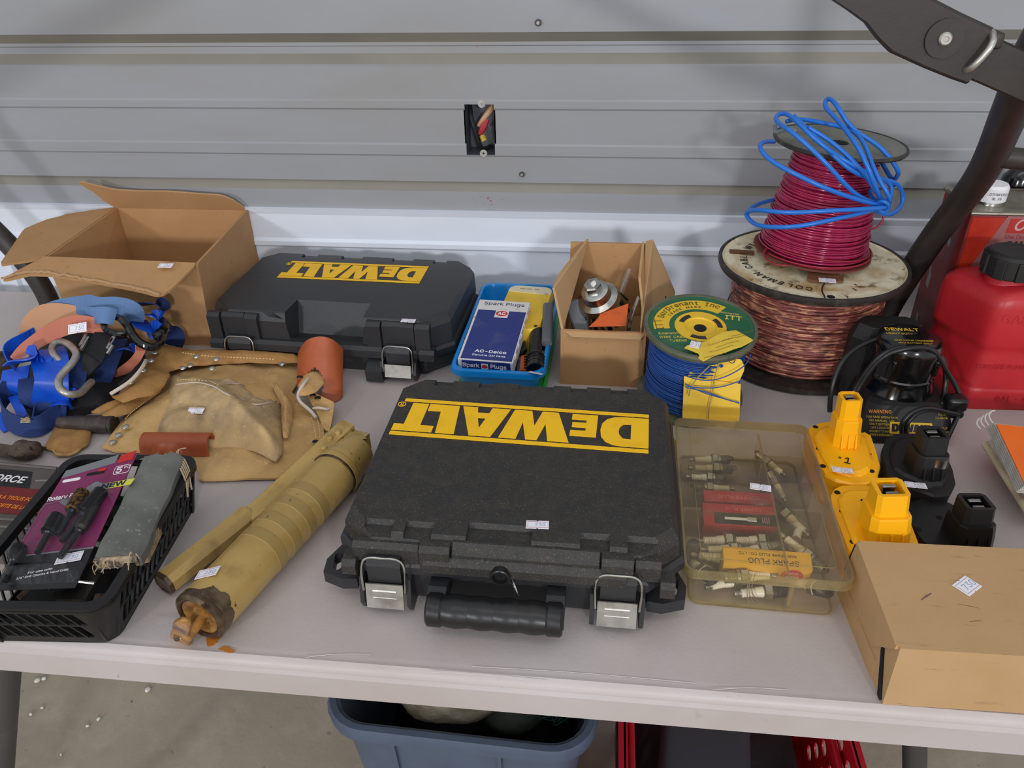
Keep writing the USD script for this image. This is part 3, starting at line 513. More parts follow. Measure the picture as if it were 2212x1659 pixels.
for nm, a, b, a0, b0 in (('front_panel', fl_t, fr_t, FL0, FR0), ('right_panel', fr_t, br_t, FR0, BR0), ('back_panel', br_t, bl_t, BR0, BL0), ('left_panel', bl_t, fl_t, BL0, FL0)):
    board(t, nm, inward([a, b, b0, a0]))
board(t, 'bottom_panel', np.array([FL0, FR0, BR0, BL0]) + [0, 0, .001], .004)
# flaps, each hinged on a top edge
def PPL(px, py, O, n):
    d = _ray(px, py); c = np.array([0, 0, CAM_H]); return c + d * ((np.asarray(O) - c) @ n / (d @ n))
def flap(ha, hb, tilt, px, sag=.0):
    """A flap hinged along ha-hb, lying in the plane through the hinge and the direction tilt; px: its free outline."""
    n = np.cross(hb - ha, tilt); n /= np.linalg.norm(n); outer = [PPL(x, y, ha, n) for x, y in px]
    pts = [ha, hb] + outer; X = hb - ha; X = X / np.linalg.norm(X); Y = np.array(tilt, float); Y -= X * (Y @ X); Y /= np.linalg.norm(Y)
    o2 = [((p - ha) @ X, (p - ha) @ Y) for p in pts]; L = max(abs(o[1]) for o in o2)
    nz = lambda x, y: sag * np.sin(np.clip(y / L, 0, 1) * 2.2) + .0025 * (meshkit.fbm(np.c_[x * 16, y * 16, 0 * x + L * 30], 3) - .5) * np.clip(y / L * 3, 0, 1)
    return slab(t, 'flap', o2, ha, X, Y, .0036, CARD, .012, nz)
f1 = flap(fl_t + [0, 0, .002], fr_t + [0, 0, .002], np.array([0, -1, -.22]), [(373, 622), (345, 640), (330, 636), (300, 628), (215, 612), (110, 594), (60, 592), (4, 607), (14, 596)])
n1_ = np.cross(fr_t - fl_t, [0, -1, -.22]); n1_ /= np.linalg.norm(n1_); ew = np.random.default_rng(3)
eg = [PPL(x, y, fl_t, n1_) for x, y in ((345, 640), (330, 636), (300, 628), (215, 612), (110, 594), (60, 592), (4, 607))]; eg = spline(eg, 60) + np.array([0, 0, .0035]) + ew.normal(0, .0006, (60, 3))
part(f1, 'torn_edge', tube(eg, .0019, 5), CARDE, smooth=False, local=False, label='pale torn corrugated edge')
nf = np.cross([1, 0, 0], [0, -1, -.22]); sp_ = PPL(361, 585, fr_t, nf / np.linalg.norm(nf))
sticker(t, sp_ + [0, 0, .0085], (1, .03, .0), (.02, .98, .2), .0215, .011)
f2 = flap(bl_t + [0, 0, .001], fl_t + [0, 0, .001], np.array([-1, -.1, .14]), [(64, 562), (-2, 572), (52, 494), (100, 474), (132, 466), (140, 462)])
f3 = flap(bl_t + [0, 0, .001], br_t + [0, 0, .001], np.array([0, -.5, 1]), [(528, 446), (505, 430), (478, 419), (360, 412), (290, 410), (246, 407), (205, 398), (167, 388), (182, 400), (208, 414), (222, 428)])
part(t, 'bottom_flap', panel([ctr + [-.12, -.02, -.0 + .006 - ctr[2]], ctr + [.11, -.02, .006 - ctr[2]], ctr + [.11, .10, .012 - ctr[2]], ctr + [-.12, .10, .012 - ctr[2]]], .003), CARD, smooth=False, local=False)

# small open box with tools, behind the front case
t = thing('small_open_box', 'small tan cardboard box with raised flaps holding a wire brush, behind the front case', 'cardboard box', (.012, 1.05, 0))
fl0, fr0 = P(1210, 826, 0), P(1387, 834, 0); y0 = fl0[1]; Wd = fr0[0] - fl0[0]; dep = .145
zf = PY(1210, 710, y0)[2]
bl0, br0 = fl0 + [.004, dep, 0], fr0 + [.004, dep, 0]
up = lambda p, z: np.array([p[0], p[1], z])
zbk = PY(1270, 522, bl0[1])[2]
rise = .075
board(t, 'front_panel', [up(fl0, 0), up(fr0, 0), up(fr0, zf), up(fl0, zf)])
board(t, 'back_panel', [up(bl0, 0), up(br0, 0), up(br0, zbk), up(bl0 + [.002, 0, 0], zbk)])
# left side: panel with its flap standing up and leaning out; cut on the slant
part(t, 'left_panel', panel([up(fl0, 0), up(bl0, 0), up(bl0, zf), up(fl0, zf)], BT), CARD2, smooth=False, local=False)
lf = [up(fl0, zf), PY(1193, 622, y0 + .012), PY(1209, 588, y0 + .055), PY(1267, 516, bl0[1]), up(bl0, zf)]
part(t, 'left_flap', hull(np.vstack([np.array(lf), np.array(lf) + [.0035, 0, 0]])), CARD2, smooth=False, local=False)
part(t, 'right_panel', panel([up(br0, 0), up(fr0, 0), up(fr0, zf), up(br0, zf)], BT), CARD2, smooth=False, local=False)
yb_ = br0[1]
rf = [up(fr0, zf), PY(1384, 600, y0 + .06), PY(1392, 522, yb_), up(br0, zf)]
part(t, 'right_flap', hull(np.vstack([np.array(rf), np.array(rf) - [.0035, 0, 0]])), CARD2, smooth=False, local=False)
A_, B_, C_, D_, E_, F_ = PY(1383, 708, y0 - .003), PY(1395, 521, yb_ - .002), PY(1409, 517, yb_ - .012), PY(1405, 690, y0 + .035), PY(1403, 822, y0 + .028) * [1, 1, 0] + [0, 0, .001], P(1388, 835, 0)
th = lambda q, d=(.0015, -.003, 0): hull(np.vstack([np.array(q), np.array(q) + d]))
part(t, 'outer_flap', th([A_, B_, C_, D_]), CARD2, smooth=False, local=False)
part(t, 'outer_flap', th([A_, D_, E_, F_]), CARD2, smooth=False, local=False)
part(t, 'outer_flap', th([C_, PY(1456, 628, yb_ - .02), PY(1455, 640, yb_ - .03), PY(1450, 650, yb_ - .035), D_]), CARD2, smooth=False, local=False)
part(t, 'front_flap', panel([up(fl0, zf), up(fr0, zf), up(fr0, zf - .006) + [-.008, -.012, .0], up(fl0, zf - .006) + [.016, -.012, .0]], .003), CARD2, smooth=False, local=False)
part(t, 'bottom_panel', panel([up(fl0, .001), up(fr0, .001), up(br0, .001), up(bl0, .001)], .003), CARD2, smooth=False, local=False)
part(t, 'packing_liner', panel([up(fl0, zf - .055) + [.004, .004, 0], up(fr0, zf - .055) + [-.004, .004, 0], up(br0, zf - .050) + [-.004, -.004, 0], up(bl0, zf - .050) + [.004, -.004, 0]], .003), CARD2, smooth=False, local=False)
# contents of the small box
zl = zf - .05
A, B = PY(1238, 655, y0 + .065), PY(1262, 712, y0 + .034)
g = thing('plug_adapter', 'grey plastic wedge-shaped tool lying at the left inside the small box', 'tool', (A + B) / 2)
part(g, 'body', along(loft([(rrect(w, d, .004, 4), z) for z, w, d in ((0, .014, .010), (.004, .022, .016), (.03, .024, .020), (.050, .024, .022), (.056, .018, .018))]), A + (A - B) * .12, B - [0, 0, .012], (1, 0, 0)), GREYP, local=False)
part(g, 'seam', along(box((.0, -.0112, .03), (.0008, .001, .04)), A + (A - B) * .12, B - [0, 0, .012], (1, 0, 0)), HOLE, local=False)
part(g, 'wire_loop', tube([A + [-.01, 0, .002], A + [-.012, .01, .024], A + [-.004, .012, .03], A + [.002, .006, .012]], .0012, 6, 14), BLACKM, local=False)
C = PY(1300, 662, y0 + .066)
g = thing('wire_cup_brush', 'silver and black knotted wire cup brush inside the small box', 'wire brush', C)
Z = np.array([-.30, -.40, .85]); Z /= np.linalg.norm(Z)
part(g, 'cup', along(lathe([(0, -.002), (.030, -.002), (.033, .002), (.030, .010), (.022, .014), (.020, .026), (.016, .028), (.010, .028), (.010, .018), (0, .018)], 36), C + Z * .012, C + Z), CHROME, local=False)
part(g, 'arbor_nut', along(lathe([(0, .018), (.013, .018), (.013, .036), (.011, .038), (.008, .038), (.008, .030), (0, .030)], 6), C + Z * .016, C + Z), CHROME, smooth=False, local=False)
rg = np.random.default_rng(2)
for k in range(22):
    a = k / 22 * 2 * np.pi; p0 = np.array([.029 * math.cos(a), .029 * math.sin(a), .002]); p1 = np.array([.037 * math.cos(a), .037 * math.sin(a), -.026])
    part(g, 'wire_knot', along(tube([p0, (p0 + p1) / 2 + rg.normal(0, .001, 3), p1], [.0034, .0026, .0036], 6, 7), C + Z * .012, C + Z), CHROME if k % 2 else DARKMETAL, local=False)
D0 = [PY(1272, 706, y0 - .004), PY(1352, 704, y0 - .006), PY(1358, 655, y0 + .035), PY(1305, 680, y0 + .02)]
g = thing('orange_pouch', 'folded orange tool sheath poking over the front of the small box', 'sheath', D0[0])
part(g, 'front_fold', hull(np.vstack([np.array([D0[0], D0[1], D0[2], D0[3] + [0, 0, .004]]), np.array([D0[0], D0[1], D0[2], D0[3]]) + [0, .006, -.004]])), ORANGE, smooth=False, local=False)
part(g, 'back_fold', hull(np.vstack([np.array([PY(1290, 690, y0 + .012), PY(1340, 672, y0 + .03), PY(1332, 690, y0 + .015), PY(1300, 672, y0 + .04)]), np.array([PY(1290, 690, y0 + .012), PY(1340, 672, y0 + .03)]) + [0, .004, -.012]])), ORANGEB, smooth=False, local=False)
g = thing('clear_tube', 'clear plastic tube standing up inside the small box', 'tube', PY(1340, 640, y0 + .08))
part(g, 'tube_wall', tube([PY(1338, 640, y0 + .075), PY(1360, 582, y0 + .10)], .0048, 12), CLEARP, local=False)
g = thing('steel_scraper', 'thin steel scraper blade at the right inside the small box', 'scraper', PY(1375, 660, y0 + .05))
part(g, 'blade', panel([PY(1358, 690, y0 + .03), PY(1364, 694, y0 + .02), PY(1383, 645, y0 + .06), PY(1379, 640, y0 + .065)], .002), STEEL, smooth=False, local=False)
part(g, 'tang', tube([PY(1362, 690, y0 + .026), PY(1355, 712, y0 + .02) - [0, 0, .02]], .003, 8), RUST, local=False)

# closed carton at the front right corner
t = thing('closed_carton', 'closed brown cardboard box at the front right corner of the table', 'cardboard box', (.40, .53, 0))
zt = .0725
fl_t = P(1945, 1401, zt); bl_t = P(1856, 1168, zt); fl_b = P(1906, 1521, 0)
X = np.array([.29, .004, 0]); 
fr_t, br_t = fl_t + X, bl_t + X; fr_b = fl_b + X; bl_b = np.array([bl_t[0] - .006, bl_t[1] + .002, 0])
body = hull([fl_t, fr_t, bl_t, br_t, fl_b, fr_b, bl_b, bl_b + X])
part(t, 'box_body', hull([q + d for q in (fl_t, fr_t, bl_t, br_t) for d in ([.0015, 0, -.0012], [.0006, .0016, 0])] + [fl_b, fr_b, bl_b, bl_b + X]) if False else body, CARD2, smooth=False, local=False)
n = np.cross(bl_t - fl_t, fl_b - fl_t); n /= np.linalg.norm(n); n = n if n[0] < 0 else -n
def onleft(a, b): return fl_t * (1 - a) * (1 - b) + bl_t * a * (1 - b) + fl_b * (1 - a) * b + bl_b * a * b     # a: towards the back, b: downwards
part(t, 'end_flap', hull([onleft(a, b) + n * e for a, b in ((.02, .0), (.98, .0), (.99, .62), (.30, .60), (.02, .06)) for e in (0, .0028)]), CARD2, smooth=False, local=False)
part(t, 'end_flap', hull([onleft(a, b) + n * e for a, b in ((.06, .10), (.02, .96), (.30, .98), (.27, .62)) for e in (0, .0022)]) if False else hull([onleft(a, b) + n * e for a, b in ((.22, .70), (.98, .70), (.98, 1.), (.20, 1.)) for e in (0, .0016)]), CARD2, smooth=False, local=False)
part(t, 'slot_gap', hull([onleft(a, b) + n * e for a, b in ((.165, .36), (.205, .36), (.02, .97), (.06, .97)) for e in (0, .0024)]), HOLE, smooth=False, local=False)
part(t, 'slot_gap', hull([onleft(a, b) + n * e for a, b in ((.995, .06), (.98, .06), (.985, .55), (.995, .55)) for e in (0, .0032)]), HOLE, smooth=False, local=False)
sticker(t, P(2089, 1266, zt + .0002), (.72, .60, 0), (-.60, .72, 0), .021, .0165)
for (ax_, ay_), (bx_, by_), w, m in (((1985, 1301), (2018, 1279), .0016, SCUFFP), ((2060, 1304), (2130, 1318), .0005, SCUFF), ((2088, 1344), (2130, 1342), .0006, SCUFF), ((2100, 1200), (2120, 1206), .0004, SCUFF)):
    part(t, 'scuff_mark', tube([P(ax_, ay_, zt - w * .6), P((ax_ + bx_) / 2, (ay_ + by_) / 2 - 1, zt - w * .6), P(bx_, by_, zt - w * .6)], [w * .6, w, w * .5], 6, 9), m, local=False)
# ---------------------------------------------------------------- wire spools
def coil(r0, r1, z0, z1, turns, wr, seed, jitter=.0012, seg=30, sides=5):
    """A wound layer: one helix of wire drawn over the drum, with small wanderings."""
    rg = np.random.default_rng(seed); n = int(turns * seg); th = np.linspace(0, 2 * np.pi * turns, n); u = np.linspace(0, 1, n)
    wob = np.interp(u * turns, np.arange(int(turns) + 2), rg.normal(0, jitter, int(turns) + 2)); ph = rg.uniform(0, 6.28)
    z = z0 + (z1 - z0) * u + wob + jitter * 1.1 * np.sin(th * .53 + ph); r = np.interp(u, np.linspace(0, 1, len(np.atleast_1d(r0)) if np.ndim(r0) else 2), r0 if np.ndim(r0) else [r0, r1]) + np.abs(rg.normal(0, .0004)) + .0008 * np.sin(th * .31)
    return tube(np.c_[r * np.cos(th), r * np.sin(th), z], wr, sides)
def ringtext(s, r, a0, step, h, z, outward=True):
    o = []
    for i, ch in enumerate(s):
        if ch == ' ': continue
        a = a0 + i * step; g = text(ch, h, .0004)
        o.append(at(at(g, rz=a + (math.pi / 2 if outward else -math.pi / 2)), (r * math.cos(a), r * math.sin(a), z)))
    return cat(o)
# big cable spool
SZ, SR, sx, sy = .150, .1335, .3135, 1.116
t = thing('cable_spool', 'large spool of twisted copper-red wire with a stained cream flange', 'wire spool', (sx, sy, 0))
def flange(r, z, th, hub=.02): return lathe([(hub, z), (r - .006, z), (r - .001, z - .0015), (r, z + th / 2), (r - .001, z + th + .0015), (r - .004, z + th + .002), (r - .006, z + th), (r - .03, z + th), (r - .034, z + th - .001), (hub + .02, z + th - .001), (hub, z + th - .001)], 64)
part(t, 'bottom_flange', lathe([(.02, 0), (SR - .004, 0), (SR, .003), (SR, .008), (SR - .004, .010), (.02, .010)], 64), RIMD)
part(t, 'top_flange', flange(SR - .002, SZ - .006, .006), FLANGE)
part(t, 'flange_rim', lathe([(SR - .006, SZ - .008), (SR - .001, SZ - .008), (SR + .001, SZ - .003), (SR + .0005, SZ + .002), (SR - .003, SZ + .0032), (SR - .006, SZ + .001)], 64), RIMD)
part(t, 'drum', lathe([(.02, .01), (.103, .01), (.103, SZ - .008), (.02, SZ - .008)], 48), WIREC)
wc = cat(coil(.1045, .1045, .013, SZ - .010, 30, .0024, 11, .0024, 28), coil(.1070, .1060, .016, SZ - .016, 22, .0023, 12, .0024, 28), coil(.1085, .1075, .02, SZ - .03, 13, .0022, 13, .0035, 28))
part(t, 'wound_wire', wc, WIREC, smooth=True, kind='stuff')
part(t, 'flange_lettering', at(ringtext('COLEMAN CABLE WIRE', .098, math.radians(-104), math.radians(-7.6), .0105, SZ + .0002, False)), PRINTK, smooth=False)
part(t, 'flange_marks', cat([at(text(a, .0065, .0004), (x, y, SZ + .0002), rz=r) for a, x, y, r in (('L', .02, -.118, 2.9), ('I', .037, -.093, .4))]), PRINTK, smooth=False)
ho = P(1602, 545, SZ) - [sx, sy, 0]
part(t, 'flange_hole', at(extrude(rrect(.036, .018, .003), 0, .0006), (ho[0], ho[1], SZ - .0002), rz=-.12), WOODT, smooth=False)
part(t, 'tie_hole', at(lathe([(0, 0), (.0055, 0), (.0055, .0006), (0, .0006)], 16), (-.000, -.118, SZ - .0005)), HOLE)
tg = part(t, 'wood_tag', onto(extrude([(-.028, -.007), (-.020, -.012), (.020, -.012), (.024, .002), (.016, .010), (-.022, .012)], .0006, .004), P(1784, 603, SZ + .001), (1, .02, 0), (-.02, 1, .05)), WOODT, smooth=False, local=False)
sticker(t, P(1787, 606, SZ + .0055), (1, -.13, 0), (.13, 1, .05), .0225, .012)
part(t, 'tie_string', tube([P(1781, 612, SZ + .004), P(1776, 630, SZ + .003), P(1782, 644, SZ + .001), P(1776, 650, SZ - .006)], .0011, 6, 14), BLACKM, local=False)
part(t, 'loose_end', tube([P(1588, 625, .125), P(1576, 640, .115), P(1570, 660, .10)], .0008, 5, 12), BLACKM, local=False)
# red wire spool standing on it, slightly askew
rx_, ry_ = .316, 1.106
ax_ = np.array([.0065, .0, .1]); ax_ /= np.linalg.norm(ax_); Xr = np.cross([0, 1, 0], ax_); Xr /= np.linalg.norm(Xr)
RR = np.c_[Xr, np.cross(ax_, Xr), ax_]
O = np.array([P(1752, 552, SZ + .002)[0], P(1752, 552, SZ)[1], SZ + .0075])
t = thing('wire_spool', 'spool of magenta red wire standing on the cream flange of the cable spool', 'wire spool', O, R=RR)
HR = .158
part(t, 'bottom_flange', lathe([(.01, 0), (.080, 0), (.084, .0015), (.084, .004), (.080, .005), (.01, .005)], 56), RUSTL)
part(t, 'top_flange', lathe([(.012, HR), (.083, HR), (.088, HR + .0008), (.0885, HR + .003), (.087, HR + .0048), (.084, HR + .004), (.080, HR + .0028), (.05, HR + .002), (.012, HR + .002)], 56), SPGREY)
part(t, 'flange_rim', lathe([(.083, HR - .001), (.088, HR - .0005), (.0898, HR + .002), (.0885, HR + .0052), (.0855, HR + .005), (.086, HR + .002)], 56), RIMD)
part(t, 'hub_hole', lathe([(0, HR + .0015), (.0115, HR + .0015), (.0115, HR + .0026), (0, HR + .0026)], 24), HOLE)
part(t, 'drum', lathe([(.01, .005), (.069, .005), (.061, .08), (.053, HR), (.01, HR)], 40), WIRER)
wr = cat(coil([.0705, .0675, .0625, .0585, .0545], 0, .008, HR - .003, 62, .0016, 21, .0011, 30), coil([.0735, .0695, .0645, .0600, .0555], 0, .010, HR - .012, 44, .0015, 22, .0012, 30), coil([.077, .0715, .066], 0, .008, .085, 12, .0015, 23, .0022, 30))
part(t, 'wound_wire', wr, WIRER, smooth=True, kind='stuff')
lo = [tube(np.c_[r * np.cos(a), r * np.sin(a), z + dz * np.sin(a * 1.0 + p)], .0014, 6) for r, z, dz, p in ((.080, .009, .003, .4), (.0825, .008, .002, 2.0), (.079, .013, .006, 3.6)) for a in [np.linspace(-2.6, .9, 60)]]
part(t, 'slack_wire', cat(lo + [tube([(.063, -.012, .075), (.074, -.022, .078), (.078, -.026, .064), (.070, -.028, .052), (.064, -.026, .050)], .0014, 6, 24), tube([(-.072, -.03, .010), (-.078, -.05, .006), (-.066, -.075, .005), (-.05, -.078, .006)], .0014, 6, 20)]), WIRERD, smooth=True)
# blue cable coil slung over the red spool
def mix3(pts): return [PY(x, y, d) for x, y, d in pts]
YS = ry_
t = thing('blue_cable_coil', 'loose coil of bright blue cable slung over the red wire spool', 'cable', PY(1760, 300, YS))
kx, ky = 1908, 440
loops = [
 [(1905, 445, 1.03), (1850, 430, 1.01), (1780, 405, 1.00), (1710, 372, 1.01), (1660, 342, 1.03), (1642, 318, 1.05), (1655, 306, 1.08), (1672, 306, 1.10)],
 [(1912, 448, 1.02), (1860, 452, 1.00), (1780, 456, .99), (1700, 459, .995), (1640, 454, 1.02), (1612, 462, 1.05), (1625, 480, 1.03), (1660, 490, 1.00), (1720, 489, .985), (1800, 474, .99), (1870, 458, 1.01), (1908, 446, 1.03)],
 [(1612, 464, 1.06), (1630, 445, 1.10), (1676, 430, 1.15)],
 [(1900, 442, 1.04), (1850, 420, 1.02), (1800, 370, 1.01), (1745, 315, 1.02), (1700, 278, 1.04), (1684, 268, 1.06), (1676, 255, 1.08), (1690, 245, 1.10), (1712, 255, 1.08), (1760, 300, 1.05), (1830, 350, 1.05), (1900, 385, 1.07), (1932, 400, 1.09)],
 [(1905, 440, 1.05), (1890, 400, 1.02), (1860, 330, 1.03), (1830, 285, 1.06), (1800, 250, 1.10), (1782, 225, 1.13), (1788, 214, 1.14), (1806, 226, 1.12), (1840, 275, 1.10), (1890, 310, 1.09), (1925, 345, 1.08), (1940, 370, 1.08), (1938, 380, 1.09), (1930, 388, 1.10), (1905, 350, 1.12)],
 [(1700, 262, 1.09), (1730, 258, 1.11), (1790, 268, 1.12), (1840, 282, 1.10), (1870, 318, 1.07), (1895, 380, 1.04), (1920, 425, 1.03), (1918, 442, 1.04), (1905, 448, 1.05)],
 [(1714, 250, 1.09), (1770, 305, 1.06), (1840, 368, 1.04), (1900, 388, 1.06), (1940, 400, 1.08), (1950, 430, 1.09), (1940, 452, 1.07), (1915, 463, 1.04), (1892, 455, 1.03)],
 [(1720, 262, 1.08), (1800, 330, 1.05), (1880, 376, 1.05), (1925, 405, 1.07), (1922, 428, 1.06), (1912, 440, 1.05)],
 [(1745, 275, 1.07), (1810, 318, 1.06), (1870, 380, 1.04), (1890, 410, 1.05), (1912, 436, 1.04)],
 [(1890, 395, 1.10), (1880, 420, 1.08), (1886, 428, 1.07), (1902, 440, 1.05)]]
for L in loops: part(t, 'cable_loop', tube(mix3(L), .0030, 8, 70), CABLE, smooth=True, local=False)
part(t, 'cable_tie', tube(mix3([(1893, 452, 1.03), (1900, 436, 1.025), (1914, 438, 1.02), (1918, 452, 1.025), (1906, 458, 1.02), (1896, 448, 1.02)]), .0026, 8, 30), CABLE, smooth=True, local=False)
part(t, 'bare_end', tube(mix3([(1674, 272, 1.08), (1678, 285, 1.07), (1700, 278, 1.06), (1720, 285, 1.05)]), .0028, 8, 20), CABLED, smooth=True, local=False)

# green spool of thin blue wire, leaning towards the viewer
gz = np.array([.02, -.13, 1.0]); gz /= np.linalg.norm(gz); gx = np.cross([0, 1, 0], gz); gx /= np.linalg.norm(gx); RG = np.c_[gx, np.cross(gz, gx), gz]
GH, GR = .118, .0735
gc = np.array([.137, .962, 0.0095])
t = thing('green_spool', 'green and yellow metal spool of thin blue wire with yellow tags', 'wire spool', gc, R=RG)
sq = lambda r, p: np.array([[r * (1 + p * (abs(math.cos(2 * a)) ** 3 - .2)) * math.cos(a), r * (1 + p * (abs(math.cos(2 * a)) ** 3 - .2)) * math.sin(a)] for a in np.linspace(0, 2 * np.pi, 72, endpoint=False)])
part(t, 'bottom_flange', lathe([(.01, 0), (GR - .003, 0), (GR, .002), (GR, .005), (GR - .004, .006), (.01, .006)], 56), RIM)
part(t, 'top_flange', lathe([(.009, GH - .005), (GR - .006, GH - .005), (GR - .002, GH - .004), (GR - .002, GH + .001), (GR - .006, GH + .0005), (GR - .009, GH - .0012), (.03, GH - .0012), (.028, GH - .0062), (.012, GH - .0062), (.009, GH - .006)], 64), SPGREEN)
part(t, 'flange_rim', lathe([(GR - .004, GH - .007), (GR, GH - .006), (GR + .0012, GH - .001), (GR, GH + .0025), (GR - .004, GH + .0025), (GR - .0045, GH + .0)], 64), RIM)
def arc_band(r0, r1, a0, a1, z0, z1, n=30):
    a = np.radians(np.linspace(a0, a1, n)); return extrude(Polygon(np.vstack([np.c_[r1 * np.cos(a), r1 * np.sin(a)], np.c_[r0 * np.cos(a[::-1]), r0 * np.sin(a[::-1])]])), z0, z1)
part(t, 'yellow_band', arc_band(.041, .062, 52, 190, GH - .0012, GH - .0009), SPYEL, smooth=False)
part(t, 'hub_plate', cat(lathe([(.008, GH - .004), (.019, GH - .004), (.021, GH - .0008), (.034, GH - .0006), (.034, GH - .0012), (.008, GH - .0042)], 48)), SPYEL)
for a in (20, 140, 260): part(t, 'hub_slot', arc_band(.0225, .0290, a - 22, a + 22, GH - .0007, GH - .0003), RIMD, smooth=False)
part(t, 'hub_hole', lathe([(0, GH - .0042), (.0082, GH - .0042), (.0082, GH - .0032), (0, GH - .0032)], 24), HOLE)
part(t, 'flange_lettering', cat(ringtext('Surprenant Inc', .0545, math.radians(160), math.radians(-7.6), .0088, GH - .0008, False), ringtext('TRADE MARK', .0455, math.radians(150), math.radians(-7), .0042, GH - .0008, False), at(text('ITT', .010, .0003), (-.0545, .0, GH - .0009), rz=1.7)), mat('ink_dark_olive', S(92, 82, 36), .7), smooth=False)
part(t, 'flange_lettering', cat(at(text('ITT', .0095, .0003, bold=True), (.0455, .024, GH - .0011), rz=-.12), at(text('LANCASTER', .0035, .0003), (.040, .0345, GH - .0011), rz=-.2), *[at(text(s, .0042, .0003), (-.043 + dx, -.019 - .0075 * k, GH - .0011), rz=.12) for k, (s, dx) in enumerate((('Extension', 0), ('WIRE  CABLE', .006), ('TUBING', .012)))]), mat('ink_gold', S(216, 190, 80), .6), smooth=False)
part(t, 'drum', lathe([(.01, .006), (.060, .006), (.061, GH - .006), (.01, GH - .006)], 40), WIREB)
part(t, 'wound_wire', cat(coil(.0612, .0617, .008, GH - .008, 46, .0011, 31, .0004, 30), coil(.0628, .063, .010, GH - .010, 26, .0011, 32, .0012, 30)), WIREB, smooth=True, kind='stuff')
part(t, 'loose_end', tube([P(1437, 640, .135), P(1444, 655, .132), P(1455, 678, .125), P(1462, 684, .122), P(1478, 686, .121)], .0009, 5, 20), BLACKM, local=False)
tagw = lambda px, py, dy=0: PY(px, py, .889 + dy)
# hanging yellow tags in front, a written one lying on the flange
TA = [(1509, 791), (1580, 773), (1602, 776), (1609, 795), (1600, 815), (1592, 830), (1484, 822), (1492, 800), (1497, 795)]
p2 = [(tagw(x, y)[0], tagw(x, y)[2]) for x, y in TA]
def tag_mesh(pts, y, lean=0.): return onto(sheet(pts, lambda x, z, d: .0015 * np.sin(x * 40), .0004, .006), (0, y, 0), (1, 0, 0), (0, lean, 1))
part(t, 'paper_tag', tag_mesh(p2, .8895), TAG, smooth=True, local=False, label='upper blank yellow tag')
TB = [(1478, 815), (1600, 829), (1597, 912), (1474, 906)]
part(t, 'paper_tag', tag_mesh([(tagw(x, y, -.004)[0], tagw(x, y, -.004)[2]) for x, y in TB], .8865), TAG, smooth=True, local=False, label='lower blank yellow tag')
part(t, 'tag_hole', onto(extrude(Point(0, 0).buffer(.0024), .0004, .0008), tagw(1558, 790, -.002), (1, 0, 0), (0, 0, 1)), WIREB, smooth=False, local=False)
for L in ([(1484, 813), (1510, 820), (1545, 820), (1585, 805), (1612, 785), (1622, 765)], [(1480, 834), (1520, 838), (1560, 835), (1605, 820)], [(1480, 829), (1520, 848), (1560, 860), (1597, 871)], [(1481, 837), (1530, 848), (1570, 863), (1597, 870)]):
    part(t, 'wire_strand', tube([tagw(x, y, -.010) for x, y in L], .0008, 5, 30), WIREB, local=False)
for L in ([(1553, 784), (1545, 810), (1538, 850), (1532, 880), (1530, 908)], [(1533, 790), (1515, 808), (1496, 830), (1488, 855)]):
    part(t, 'tag_string', tube([tagw(x, y, -.009) for x, y in L], .0008, 5, 24), STRING, local=False)
part(t, 'tag_ring', tube([tagw(x, y, -.012) for x, y in ((1576, 775), (1576, 782), (1583, 784), (1588, 778), (1585, 770), (1580, 770))], .0007, 5, 24, True), CHROME, local=False)
top = lambda px, py: (lambda d: np.array([0, 0, CAM_H]) + d * (((gc + gz * (GH + .003)) - np.array([0, 0, CAM_H])) @ gz / (d @ gz)))(_ray(px, py))
TC = [(1478, 753), (1484, 747), (1500, 746), (1525, 737), (1562, 718), (1590, 713), (1628, 735), (1600, 752), (1545, 769), (1520, 783), (1507, 776), (1512, 768), (1490, 758)]
q = [(v - gc) @ RG for v in (top(*a) for a in TC)]
part(t, 'paper_tag', sheet([(a[0], a[1]) for a in q], lambda x, y, d: GH + .0034 + .0008 * np.sin(x * 120 + y * 60), .0004, .005), TAGD, smooth=True, label='handwritten aged yellow tag lying on the flange')
rg = np.random.default_rng(8); sc = []
for k, (ax0, ay0, n) in enumerate(((1530, 747, 5), (1545, 752, 6), (1532, 762, 5), (1560, 738, 4), (1580, 728, 3), (1520, 776, 2))):
    u = np.array(q[0]) * 0; p0 = (top(ax0, ay0) - gc) @ RG; p1 = (top(ax0 + 52, ay0 - 14) - gc) @ RG; m = 26; s = np.linspace(0, 1, m)
    z = GH + .0043 + .0008 * np.sin((p0[0] + (p1 - p0)[0] * s) * 120 + (p0[1] + (p1 - p0)[1] * s) * 60)
    sc.append(tube(np.c_[p0[0] + (p1 - p0)[0] * s, p0[1] + (p1 - p0)[1] * s + .0011 * np.sin(s * 42 + k) * rg.uniform(.4, 1, m), z], .00022, 4))
part(t, 'handwriting', cat(sc), INK, smooth=False)
sticker(t, top(1501, 747) + [0, 0, .0015], (.82, -.25, .0), (.3, .95, .15), .0125, .014)
